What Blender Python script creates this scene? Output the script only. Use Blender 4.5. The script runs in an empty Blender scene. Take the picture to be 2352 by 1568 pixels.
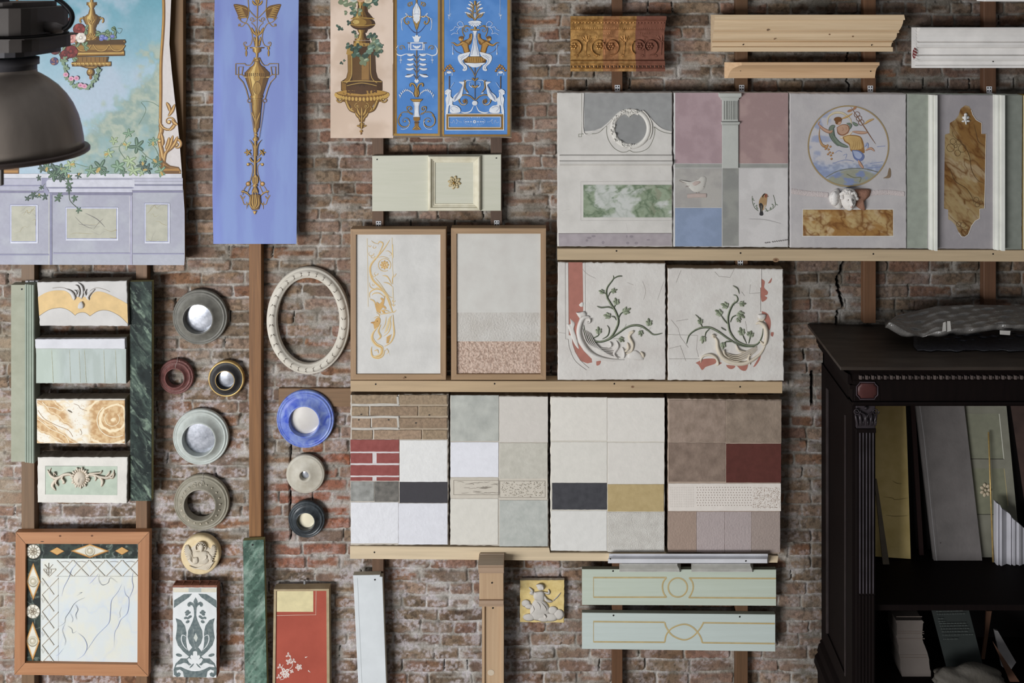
import bpy, math, random
import numpy as np
from mathutils import Vector
from mathutils.geometry import tessellate_polygon
C = bpy.context.scene.collection
random.seed(7)

# ---------------------------------------------------------------- camera, world, light
# wall plane y=0, room towards -y. Wall scale 400 px per metre, camera 5.5 m away and 4.6 m up, shifted lens.
S, CX, CY, H, D = 400.0, 1245.0, -55.0, 4.6, 5.5
cam = bpy.data.objects.new('camera', bpy.data.cameras.new('camera'))
C.objects.link(cam)
cam.location = (0, -D, H)
cam.rotation_euler = (math.pi/2, 0, 0)
cam.data.sensor_width = 36
cam.data.lens = 36*S*D/2352
cam.data.shift_x = -(CX-1176)/2352
cam.data.shift_y = -(784-CY)/2352
cam.data.dof.use_dof = True
cam.data.dof.focus_distance = D-0.08
cam.data.dof.aperture_fstop = 6.3
bpy.context.scene.camera = cam
w = bpy.data.worlds.new('world'); bpy.context.scene.world = w
w.use_nodes = True
w.node_tree.nodes['Background'].inputs[0].default_value = (0.95, 0.97, 1.0, 1)
_n = w.node_tree.nodes; _l = w.node_tree.links
_tc = _n.new('ShaderNodeTexCoord'); _sx = _n.new('ShaderNodeSeparateXYZ'); _mr = _n.new('ShaderNodeMapRange')   # soft light, stronger from overhead
_l.new(_tc.outputs['Generated'], _sx.inputs[0]); _l.new(_sx.outputs['Z'], _mr.inputs[0])
_mr.inputs[1].default_value = 0.0; _mr.inputs[2].default_value = 1.0; _mr.inputs[3].default_value = 0.055; _mr.inputs[4].default_value = 0.42
_l.new(_mr.outputs[0], _n['Background'].inputs[1])

def area(name, loc, target, sx, sy, power, col):
    l = bpy.data.lights.new(name, 'AREA'); l.shape = 'RECTANGLE'; l.size = sx; l.size_y = sy
    l.energy = power; l.color = col
    o = bpy.data.objects.new(name, l); C.objects.link(o); o.location = loc
    o.rotation_euler = (Vector(target)-Vector(loc)).to_track_quat('-Z', 'Y').to_euler()
    return o
area('window_daylight', (-7.2, -8.8, 1.5), (-0.6, 0, 2.2), 6.0, 2.8, 1240, (0.97, 0.985, 1.0))
vs = bpy.context.scene.view_settings
vs.view_transform = 'Standard'; vs.look = 'None'; vs.exposure = 0.0; vs.gamma = 1.0; vs.use_curve_mapping = False

# ---------------------------------------------------------------- helpers
def gray_green(c):
    # the greens of the place are chalky
    m = (c[0]+c[1]+c[2])/3; k = 0.72 if c[1] > c[0] and c[1] > c[2] else (0.93 if c[0] > c[1] else 1.0)
    return tuple(m+(x-m)*k for x in c)
def lin(c):
    c = gray_green(c)
    return tuple((x/255/12.92 if x <= 10.3 else ((x/255+0.055)/1.055)**2.4) for x in c)
def linA(a):
    a = np.clip(np.asarray(a, float), 0, 255)/255
    m = a.mean(-1, keepdims=True); k = np.where((a[..., 1:2] > a[..., 0:1]) & (a[..., 1:2] > a[..., 2:3]), 0.75, np.where(a[..., 0:1] > a[..., 1:2], 0.94, 1.0)); a = m+(a-m)*k
    return np.where(a <= 0.04045, a/12.92, ((a+0.055)/1.055)**2.4)
def P(px, py, d=0.0):
    k = (D-d)/D
    return Vector(((px-CX)/S*k, -d, H-(py-CY)/S*k))
def X(px, d): return (px-CX)/S*(D-d)/D
def Z(py, d): return H-(py-CY)/S*(D-d)/D

_m = {}
def M(col, col2=None, scale=12, rough=0.7, bump=0.12, bscale=60, metal=0.0, stretch=(1, 1, 1), mix=0.5, spec=0.3, detail=6, dist=0.0):
    key = (tuple(col), tuple(col2) if col2 else None, scale, rough, bump, bscale, metal, stretch, mix, spec, dist)
    if key in _m: return _m[key]
    m = bpy.data.materials.new('surface_%d' % len(_m)); m.use_nodes = True
    nt = m.node_tree; b = nt.nodes['Principled BSDF']
    b.inputs['Roughness'].default_value = rough; b.inputs['Metallic'].default_value = metal
    b.inputs['Specular IOR Level'].default_value = spec
    tc = nt.nodes.new('ShaderNodeTexCoord'); mp = nt.nodes.new('ShaderNodeMapping')
    mp.inputs['Scale'].default_value = stretch
    nt.links.new(tc.outputs['Object'], mp.inputs[0])
    c2 = col2 or tuple(max(0, x*0.9) for x in col)
    n = nt.nodes.new('ShaderNodeTexNoise'); n.inputs['Scale'].default_value = scale
    n.inputs['Detail'].default_value = detail; n.inputs['Distortion'].default_value = dist
    nt.links.new(mp.outputs[0], n.inputs['Vector'])
    r = nt.nodes.new('ShaderNodeValToRGB')
    r.color_ramp.elements[0].position = 0.5-mix*0.35; r.color_ramp.elements[1].position = 0.5+mix*0.35
    r.color_ramp.elements[0].color = (*lin(c2), 1); r.color_ramp.elements[1].color = (*lin(col), 1)
    nt.links.new(n.outputs['Fac'], r.inputs[0]); nt.links.new(r.outputs[0], b.inputs['Base Color'])
    if bump:
        n2 = nt.nodes.new('ShaderNodeTexNoise'); n2.inputs['Scale'].default_value = bscale; n2.inputs['Detail'].default_value = 4
        nt.links.new(mp.outputs[0], n2.inputs['Vector'])
        bp = nt.nodes.new('ShaderNodeBump'); bp.inputs['Strength'].default_value = bump; bp.inputs['Distance'].default_value = 0.01
        nt.links.new(n2.outputs['Fac'], bp.inputs['Height']); nt.links.new(bp.outputs[0], b.inputs['Normal'])
    _m[key] = m
    return m
def paint(c): return M(c, tuple(x*0.93 for x in c), scale=25, rough=0.6, bump=0)
def wood(c, axis='x', c2=None, rough=0.55, sc=9):
    st = (0.6, 14, 14) if axis == 'x' else (14, 14, 0.6)
    return M(c, c2 or tuple(x*0.78 for x in c), scale=sc*0.4, rough=rough, bump=0.08, bscale=20, stretch=st, mix=0.9, dist=0.6)
def plaster(c, c2=None, bump=0.15, bs=45): return M(c, c2 or tuple(x*0.94 for x in c), scale=9, rough=0.85, bump=bump, bscale=bs, spec=0.15)
def attrmat(rough=0.7, bump=0.1, bscale=70, fine=0.0, spec=0.25):
    key = ('attr', rough, bump, bscale, fine)
    if key in _m: return _m[key]
    m = bpy.data.materials.new('painted_surface_%d' % len(_m)); m.use_nodes = True
    nt = m.node_tree; b = nt.nodes['Principled BSDF']; b.inputs['Roughness'].default_value = rough
    b.inputs['Specular IOR Level'].default_value = spec
    a = nt.nodes.new('ShaderNodeAttribute'); a.attribute_name = 'Col'
    tc = nt.nodes.new('ShaderNodeTexCoord')
    n = nt.nodes.new('ShaderNodeTexNoise'); n.inputs['Scale'].default_value = bscale; n.inputs['Detail'].default_value = 8; n.inputs['Roughness'].default_value = 0.65
    nt.links.new(tc.outputs['Object'], n.inputs['Vector'])
    mr = nt.nodes.new('ShaderNodeMapRange'); mr.inputs[1].default_value = 0.3; mr.inputs[2].default_value = 0.7
    mr.inputs[3].default_value = 1-fine; mr.inputs[4].default_value = 1+fine
    nt.links.new(n.outputs['Fac'], mr.inputs[0])
    mx = nt.nodes.new('ShaderNodeVectorMath'); mx.operation = 'SCALE'
    nt.links.new(a.outputs['Color'], mx.inputs[0]); nt.links.new(mr.outputs[0], mx.inputs['Scale'])
    nt.links.new(mx.outputs[0], b.inputs['Base Color'])
    bp = nt.nodes.new('ShaderNodeBump'); bp.inputs['Strength'].default_value = bump; bp.inputs['Distance'].default_value = 0.01
    nt.links.new(n.outputs['Fac'], bp.inputs['Height']); nt.links.new(bp.outputs[0], b.inputs['Normal'])
    _m[key] = m
    return m

# numpy value noise
def vnoise(x, y, seed):
    r = np.random.RandomState(seed).rand(256, 256)
    xi = np.floor(x).astype(int); yi = np.floor(y).astype(int)
    fx = x-xi; fy = y-yi; fx = fx*fx*(3-2*fx); fy = fy*fy*(3-2*fy)
    a = r[yi % 256, xi % 256]; b = r[yi % 256, (xi+1) % 256]; c = r[(yi+1) % 256, xi % 256]; d = r[(yi+1) % 256, (xi+1) % 256]
    return (a*(1-fx)+b*fx)*(1-fy)+(c*(1-fx)+d*fx)*fy
def fbm(x, y, seed=0, octv=4):
    t = 0; a = 0.5; s = 0
    for i in range(octv):
        t = t+a*vnoise(x+i*17.3, y+i*9.1, seed+i); s += a; a *= 0.5; x = x*2.03; y = y*2.03
    return t/s
def ss(a, b, x):
    t = np.clip((x-a)/(b-a), 0, 1); return t*t*(3-2*t)
def ridge(x, y, seed, octv=4, p=8):
    n = fbm(x, y, seed, octv); return (1-np.abs(2*n-1))**p
def mixc(a, b, t):
    t = np.asarray(t)[..., None]; return np.asarray(a, float)*(1-t)+np.asarray(b, float)*t

class MB:
    def __init__(s): s.v = []; s.f = []; s.m = []; s.mats = []; s.sm = []
    def mi(s, m):
        if m not in s.mats: s.mats.append(m)
        return s.mats.index(m)
    def add(s, v, f, m, smooth=False):
        o = len(s.v); s.v.extend([tuple(q) for q in v]); k = s.mi(m)
        for q in f: s.f.append(tuple(i+o for i in q)); s.m.append(k); s.sm.append(smooth)
    def box(s, x0, x1, y0, y1, z0, z1, m, bev=0.0):
        b = min(bev, abs(x1-x0)*0.3, abs(z1-z0)*0.3)
        # y0 = wall side, y1 = front (more negative); front edge bevelled
        v = [(x0, y0, z0), (x1, y0, z0), (x1, y0, z1), (x0, y0, z1), (x0, y1+b, z0), (x1, y1+b, z0), (x1, y1+b, z1), (x0, y1+b, z1)]
        f = [(0, 1, 2, 3), (0, 4, 5, 1), (1, 5, 6, 2), (2, 6, 7, 3), (3, 7, 4, 0)]
        if b:
            v += [(x0+b, y1, z0+b), (x1-b, y1, z0+b), (x1-b, y1, z1-b), (x0+b, y1, z1-b)]
            f += [(4, 8, 9, 5), (5, 9, 10, 6), (6, 10, 11, 7), (7, 11, 8, 4), (8, 11, 10, 9)]
        else: f += [(4, 7, 6, 5)]
        s.add(v, f, m)
    def bar(s, a, b, wv, hv, m):
        # box beam from a to b with half-extent vectors wv, hv
        a = Vector(a); b = Vector(b); wv = Vector(wv); hv = Vector(hv)
        v = [p+i*wv+j*hv for p in (a, b) for i, j in ((-1, -1), (1, -1), (1, 1), (-1, 1))]
        s.add(v, [(0, 3, 2, 1), (4, 5, 6, 7), (0, 1, 5, 4), (1, 2, 6, 5), (2, 3, 7, 6), (3, 0, 4, 7)], m)
    def tube(s, pts, r, m, n=10):
        pts = [Vector(p) for p in pts]; rs = r if isinstance(r, (list, tuple)) else [r]*len(pts); v = []; f = []
        for i, p in enumerate(pts):
            t = (pts[min(i+1, len(pts)-1)]-pts[max(i-1, 0)]).normalized()
            u = t.cross(Vector((0, 1, 0.01))).normalized(); q = t.cross(u)
            for k in range(n):
                a = 2*math.pi*k/n; v.append(p+(u*math.cos(a)+q*math.sin(a))*rs[i])
        for i in range(len(pts)-1):
            for k in range(n): f.append((i*n+k, i*n+(k+1) % n, (i+1)*n+(k+1) % n, (i+1)*n+k))
        f.append(tuple(range(n))[::-1]); f.append(tuple((len(pts)-1)*n+k for k in range(n)))
        s.add(v, f, m, True)
    def ring(s, c, prof, m, n=72, sx=1.0, sz=1.0, cap=False, squash=None):
        # lathe about an axis pointing at the room; prof = [(radius m, depth m)]
        v = []; f = []
        for (r, d) in prof:
            for k in range(n):
                a = 2*math.pi*k/n; v.append((c[0]+r*sx*math.cos(a), c[1]-d, c[2]+r*sz*math.sin(a)))
        for i in range(len(prof)-1):
            for k in range(n): f.append((i*n+k, i*n+(k+1) % n, (i+1)*n+(k+1) % n, (i+1)*n+k))
        if cap: f.append(tuple((len(prof)-1)*n+k for k in range(n)))
        s.add(v, f, m, True)
    def lathez(s, c, prof, m, n=64):
        v = []; f = []
        for (r, z) in prof:
            for k in range(n):
                a = 2*math.pi*k/n; v.append((c[0]+r*math.cos(a), c[1]+r*math.sin(a), z))
        for i in range(len(prof)-1):
            for k in range(n): f.append((i*n+k, (i+1)*n+k, (i+1)*n+(k+1) % n, i*n+(k+1) % n))
        s.add(v, f, m, True)
    def prism(s, prof, x0, x1, m, off=None, smooth=False):
        # prof = [(z, depth)] closed outline, run along x; off(depth)-> extra x at right end
        n = len(prof); o = off or (lambda d: 0)
        v = [(x0, -d, z) for z, d in prof]+[(x1+o(d), -d, z) for z, d in prof]
        f = [(i, (i+1) % n, n+(i+1) % n, n+i) for i in range(n)]
        s.add(v, f, m, smooth)
        for base in (0, n):
            s.add([v[base+i] for i in range(n)], tess([(p[0], p[1]) for p in prof]), m)
    def prismz(s, prof, z0, z1, m, smooth=False):
        # prof = [(x, depth)], run along z
        n = len(prof)
        v = [(x, -d, z0) for x, d in prof]+[(x, -d, z1) for x, d in prof]
        s.add(v, [(i, (i+1) % n, n+(i+1) % n, n+i) for i in range(n)], m, smooth)
        for base in (0, n):
            s.add([v[base+i] for i in range(n)], tess([(p[0], p[1]) for p in prof]), m)
    def ball(s, c, rx, ry, rz, m, nu=16, nv=10, fn=None):
        v = []; f = []
        for j in range(nv+1):
            t = math.pi*j/nv
            for i in range(nu):
                a = 2*math.pi*i/nu; x, y, z = math.sin(t)*math.cos(a), math.sin(t)*math.sin(a), math.cos(t)
                g = fn(x, y, z) if fn else 1.0
                v.append((c[0]+x*rx*g, c[1]+y*ry*g, c[2]+z*rz*g))
        for j in range(nv):
            for i in range(nu): f.append((j*nu+i, (j+1)*nu+i, (j+1)*nu+(i+1) % nu, j*nu+(i+1) % nu))
        s.add(v, f, m, True)
    def slab(s, poly, d0, d1, m, side=None, bev=0.003, rough=0.0, back=True, seed=1):
        # poly in photograph pixels, read at the front depth d1; straight extrusion back to d0
        rnd = random.Random(seed); pts = []
        n = len(poly)
        for i in range(n):
            a, b = poly[i], poly[(i+1) % n]; L = math.hypot(b[0]-a[0], b[1]-a[1])
            k = max(1, int(L/7)) if rough else 1
            for j in range(k):
                t = j/k; q = rough if j else rough*0.5
                pts.append((a[0]+(b[0]-a[0])*t+rnd.uniform(-q, q), a[1]+(b[1]-a[1])*t+rnd.uniform(-q, q)))
        w3 = [P(x, y, d1) for x, y in pts]
        n = len(w3); cx = sum(p.x for p in w3)/n; cz = sum(p.z for p in w3)/n
        def ins(p, b):
            return Vector((p.x+(b if p.x < cx else -b), p.y, p.z+(b if p.z < cz else -b)))
        fr = [ins(p, bev) for p in w3]; mid = [Vector((p.x, p.y+bev, p.z)) for p in w3]; bk = [Vector((p.x, -d0, p.z)) for p in w3]
        tr = tess([(p.x, p.z) for p in fr])
        s.add(fr, tr, m)
        s.add(fr+mid, [(i, (i+1) % n, n+(i+1) % n, n+i) for i in range(n)], m)
        s.add(mid+bk, [(i, (i+1) % n, n+(i+1) % n, n+i) for i in range(n)], side or m)
        if back: s.add(bk, tr, side or m)

def tess(pts):
    return [tuple(t) for t in tessellate_polygon([[Vector((a, b, 0)) for a, b in pts]])]
def setp(o, label=None, cat=None, group=None, kind=None):
    if label: o['label'] = label
    if cat: o['category'] = cat
    if group: o['group'] = group
    if kind: o['kind'] = kind
def thing(name, label, cat, loc, group=None):
    o = bpy.data.objects.new(name, None); C.objects.link(o); o.location = loc; o.empty_display_size = 0.05
    setp(o, label, cat, group); o['_o'] = 1; del o['_o']
    return o
def worldloc(p):
    return Vector(p.location) if not p.parent else Vector(p.location)+worldloc(p.parent)
def build(mb, name, parent=None, loc=None):
    me = bpy.data.meshes.new(name)
    o = Vector((0, 0, 0))
    if parent: o = worldloc(parent)
    elif loc is not None: o = Vector(loc)
    elif len(mb.v):
        a = np.array(mb.v); o = Vector(((a[:, 0].min()+a[:, 0].max())/2, (a[:, 1].min()+a[:, 1].max())/2, a[:, 2].min()))
    me.from_pydata([(x-o.x, y-o.y, z-o.z) for x, y, z in mb.v], [], mb.f)
    for m in mb.mats: me.materials.append(m)
    me.polygons.foreach_set('material_index', mb.m)
    me.polygons.foreach_set('use_smooth', mb.sm)
    me.update()
    ob = bpy.data.objects.new(name, me); C.objects.link(ob)
    if parent: ob.parent = parent
    else: ob.location = o
    return ob
def solo(mb, name, label, cat, group=None):
    o = build(mb, name); setp(o, label, cat, group); return o
def grid(name, parent, x0, y0, x1, y1, step, dfn, cfn, mat, edge=None, label=None):
    """painted sheet sampled every `step` photograph pixels; dfn(px,py)->depth, cfn(px,py)->rgb"""
    nx = max(2, int(abs(x1-x0)/step)+1); ny = max(2, int(abs(y1-y0)/step)+1)
    u, v = np.meshgrid(np.linspace(0, 1, nx), np.linspace(0, 1, ny))
    px, py = x0+(x1-x0)*u, y0+(y1-y0)*v
    if edge: px, py = edge(u, v)
    d = dfn(px, py)*np.ones_like(px) if callable(dfn) else np.full_like(px, dfn)
    k = (D-d)/D
    o = worldloc(parent)
    co = np.stack([(px-CX)/S*k-o.x, -d-o.y, H-(py-CY)/S*k-o.z], -1).reshape(-1, 3)
    i = np.arange(nx*ny).reshape(ny, nx)
    f = np.stack([i[:-1, :-1], i[1:, :-1], i[1:, 1:], i[:-1, 1:]], -1).reshape(-1, 4)
    col = linA(cfn(px, py)).reshape(-1, 3)
    return gmesh(name, parent, co, f, col, mat)
def gmesh(name, parent, co, f, col, mat):
    me = bpy.data.meshes.new(name)
    me.vertices.add(len(co)); me.vertices.foreach_set('co', co.astype(np.float32).ravel())
    me.loops.add(f.size); me.loops.foreach_set('vertex_index', f.astype(np.int32).ravel())
    me.polygons.add(len(f)); me.polygons.foreach_set('loop_start', np.arange(0, f.size, 4, dtype=np.int32))
    me.polygons.foreach_set('use_smooth', np.ones(len(f), bool))
    me.update(calc_edges=True)
    a = me.color_attributes.new('Col', 'FLOAT_COLOR', 'POINT')
    a.data.foreach_set('color', np.concatenate([col, np.ones((len(col), 1))], 1).astype(np.float32).ravel())
    me.materials.append(mat)
    ob = bpy.data.objects.new(name, me); C.objects.link(ob)
    if parent: ob.parent = parent
    return ob
def cr(p, n=6):
    if len(p) < 3: return [tuple(q) for q in p]
    q = [p[0]]+list(p)+[p[-1]]; out = []
    for i in range(1, len(q)-2):
        for j in range(n):
            t = j/n
            out.append(tuple(0.5*((2*q[i][k])+(-q[i-1][k]+q[i+1][k])*t+(2*q[i-1][k]-5*q[i][k]+4*q[i+1][k]-q[i+2][k])*t*t+(-q[i-1][k]+3*q[i][k]-3*q[i+1][k]+q[i+2][k])*t**3) for k in (0, 1)))
    out.append(tuple(p[-1])); return out
def spiral(cx, cy, r0, r1, a0, a1, n=16):
    return [(cx+(r0+(r1-r0)*i/n)*math.cos(math.radians(a0+(a1-a0)*i/n)), cy+(r0+(r1-r0)*i/n)*math.sin(math.radians(a0+(a1-a0)*i/n))) for i in range(n+1)]

class Art:
    """brush strokes and relief laid on a surface; coordinates are those of an enlarged view (ox, oy, sc) of the photograph"""
    def __init__(s, mb, d, ox=0, oy=0, sc=1.0, axis=None):
        s.mb = mb; s.d = d; s.ox = ox; s.oy = oy; s.sc = sc; s.axis = axis; s.n = 1; s.st = 0.00003; s.occ = {}
    def pp(s, x, y, h=0.0):
        px, py = s.ox+x/s.sc, s.oy+y/s.sc
        d = s.d(px, py) if callable(s.d) else s.d
        return P(px, py, float(d)+0.0006+s.n*s.st+h)
    def both(s, f, pts):
        f(pts)
        if s.axis is not None: f([(2*s.axis-x, y) for x, y in pts])
    def fill(s, pts, c, smooth=False):
        m = c if isinstance(c, bpy.types.Material) else paint(c)
        if smooth: pts = cr(list(pts)+[pts[0]], 5)[:-1]
        def g(p):
            s.n = s.layer(p, box=True); tr = tess(p)
            if not callable(s.d): s.mb.add([s.pp(x, y) for x, y in p], tr, m); return
            v, f, q = list(p), [], list(tr); lim = 9*s.sc
            while q:
                a, b, c = q.pop(); e = [(math.hypot(v[i][0]-v[j][0], v[i][1]-v[j][1]), i, j, k) for i, j, k in ((a, b, c), (b, c, a), (c, a, b))]; L, i, j, k = max(e)
                if L > lim and len(v) < 6000:
                    v.append(((v[i][0]+v[j][0])/2, (v[i][1]+v[j][1])/2)); n = len(v)-1; q += [(i, n, k), (n, j, k)]
                else: f.append((a, b, c))
            s.mb.add([s.pp(x, y) for x, y in v], f, m)
        s.both(g, list(pts))
    def layer(s, p, r=0.0, box=False):
        q = 2.5; cells = set(); P_ = [(s.ox+x/s.sc, s.oy+y/s.sc) for x, y in p]; r = r/s.sc
        if box:
            xs = [a for a, b in P_]; ys = [b for a, b in P_]
            for i in range(int(min(xs)//q), int(max(xs)//q)+1):
                for j in range(int(min(ys)//q), int(max(ys)//q)+1): cells.add((i, j))
        else:
            for (x0, y0), (x1, y1) in zip(P_[:-1], P_[1:]):
                n = int(math.hypot(x1-x0, y1-y0)/q)+1
                for t in range(n+1):
                    x, y = x0+(x1-x0)*t/n, y0+(y1-y0)*t/n
                    for i in range(int((x-r)//q), int((x+r)//q)+1):
                        for j in range(int((y-r)//q), int((y+r)//q)+1): cells.add((i, j))
        L = 1+max((s.occ.get(c, 0) for c in cells), default=0)
        for c in cells: s.occ[c] = L
        return L
    def rect(s, x0, y0, x1, y1, c): s.fill([(x0, y0), (x1, y0), (x1, y1), (x0, y1)], c)
    def frame(s, x0, y0, x1, y1, w, c):
        s.rect(x0, y0, x1, y0+w, c); s.rect(x0, y1-w, x1, y1, c); s.rect(x0, y0, x0+w, y1, c); s.rect(x1-w, y0, x1, y1, c)
    def ell(s, cx, cy, rx, ry, c, rot=0, n=18):
        a = math.radians(rot)
        s.fill([(cx+rx*math.cos(t)*math.cos(a)-ry*math.sin(t)*math.sin(a), cy+rx*math.cos(t)*math.sin(a)+ry*math.sin(t)*math.cos(a)) for t in [2*math.pi*i/n for i in range(n)]], c)
    def _widths(s, n, w, taper):
        out = []
        for i in range(n):
            t = i/max(1, n-1)
            if taper == 'both': k = max(0.12, math.sin(math.pi*t)**0.6)
            elif taper == 'end': k = max(0.12, 1-t**1.5)
            elif taper == 'start': k = max(0.12, 1-(1-t)**1.5)
            else: k = 1
            out.append(w*k/2)
        return out
    def stroke(s, pts, w, c, taper=None, smooth=True, relief=0.0, dx=0, dy=0):
        m = c if isinstance(c, bpy.types.Material) else paint(c)
        pts = [(x+dx, y+dy) for x, y in pts]
        if smooth: pts = cr(pts)
        def g(p):
            s.n = s.layer(p, w/2); n = len(p); ws = s._widths(n, w, taper); v = []
            prof = [(-1, 0), (1, 0)] if not relief else [(-1, 0), (-0.8, 0.6), (-0.35, 0.95), (0.35, 0.95), (0.8, 0.6), (1, 0)]
            for i in range(n):
                a, b = p[max(0, i-1)], p[min(n-1, i+1)]; dx, dy = b[0]-a[0], b[1]-a[1]; L = math.hypot(dx, dy) or 1
                for (t, h) in prof: v.append(s.pp(p[i][0]-dy/L*ws[i]*t, p[i][1]+dx/L*ws[i]*t, h*relief*(ws[i]*2/w)))
            k = len(prof)
            s.mb.add(v, [(i*k+j, i*k+j+1, (i+1)*k+j+1, (i+1)*k+j) for i in range(n-1) for j in range(k-1)], m, bool(relief))
        s.both(g, pts)
    def dome(s, pts, h, c, smooth=True, flat=0.0):
        m = c if isinstance(c, bpy.types.Material) else paint(c)
        if smooth: pts = cr(list(pts)+[pts[0]], 5)[:-1]
        def g(p):
            s.n = s.layer(p, box=True); n = len(p); cx = sum(q[0] for q in p)/n; cy = sum(q[1] for q in p)/n; v = []
            lv = [(1, 0), (0.93, 0.45), (0.75, 0.8), (0.45, 0.97), (0.0, 1)]
            for k, z in lv[:-1]: v += [s.pp(cx+(x-cx)*k, cy+(y-cy)*k, h*z) for x, y in p]
            v.append(s.pp(cx, cy, h)); f = []
            for j in range(3):
                for i in range(n): f.append((j*n+i, j*n+(i+1) % n, (j+1)*n+(i+1) % n, (j+1)*n+i))
            for i in range(n): f.append((3*n+i, 3*n+(i+1) % n, 4*n))
            s.mb.add(v, f, m, True)
        s.both(g, list(pts))
    def edome(s, cx, cy, rx, ry, h, c, rot=0, n=16):
        a = math.radians(rot)
        s.dome([(cx+rx*math.cos(t)*math.cos(a)-ry*math.sin(t)*math.sin(a), cy+rx*math.cos(t)*math.sin(a)+ry*math.sin(t)*math.cos(a)) for t in [2*math.pi*i/n for i in range(n)]], h, c, smooth=False)
    def leaf(s, x0, y0, x1, y1, w, c, relief=0.0, bend=0.0):
        dx, dy = x1-x0, y1-y0; L = math.hypot(dx, dy) or 1; nx, ny = -dy/L, dx/L
        mid = ((x0+x1)/2+nx*bend, (y0+y1)/2+ny*bend)
        s.stroke([(x0, y0), mid, (x1, y1)], w, c, 'both', relief=relief)
    def gold(s, pts, w, taper=None, c=None, smooth=True):
        dk, md, hi = c or GOLD
        s.stroke(pts, w, dk, taper, smooth)
        s.stroke(pts, w*0.62, md, taper, smooth, dx=-w*0.1, dy=-w*0.08)
        if w > 5: s.stroke(pts, w*0.2, hi, taper, smooth, dx=-w*0.16, dy=-w*0.12)
    def gleaf(s, x0, y0, x1, y1, w, bend=0, c=None):
        dk, md, hi = c or GOLD
        s.leaf(x0, y0, x1, y1, w, dk, bend=bend); s.leaf(x0, y0, x1, y1, w*0.6, md, bend=bend)
        s.leaf(x0, y0, x1, y1, w*0.18, hi, bend=bend)
    def gscroll(s, cx, cy, r0, a0, a1, w, c=None, r1=0.15):
        s.gold(spiral(cx, cy, r0, r0*r1, a0, a1, 20), w, 'end', c, smooth=False)
        dk, md, hi = c or GOLD
        s.ell(cx, cy, w*0.75, w*0.75, dk, n=10); s.ell(cx-w*0.1, cy-w*0.1, w*0.5, w*0.5, hi, n=10)
    def text_lines(s): pass
GOLD = ((92, 64, 30), (160, 118, 52), (215, 178, 100))
WHT = ((150, 165, 195), (222, 226, 232), (240, 240, 240))

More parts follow.
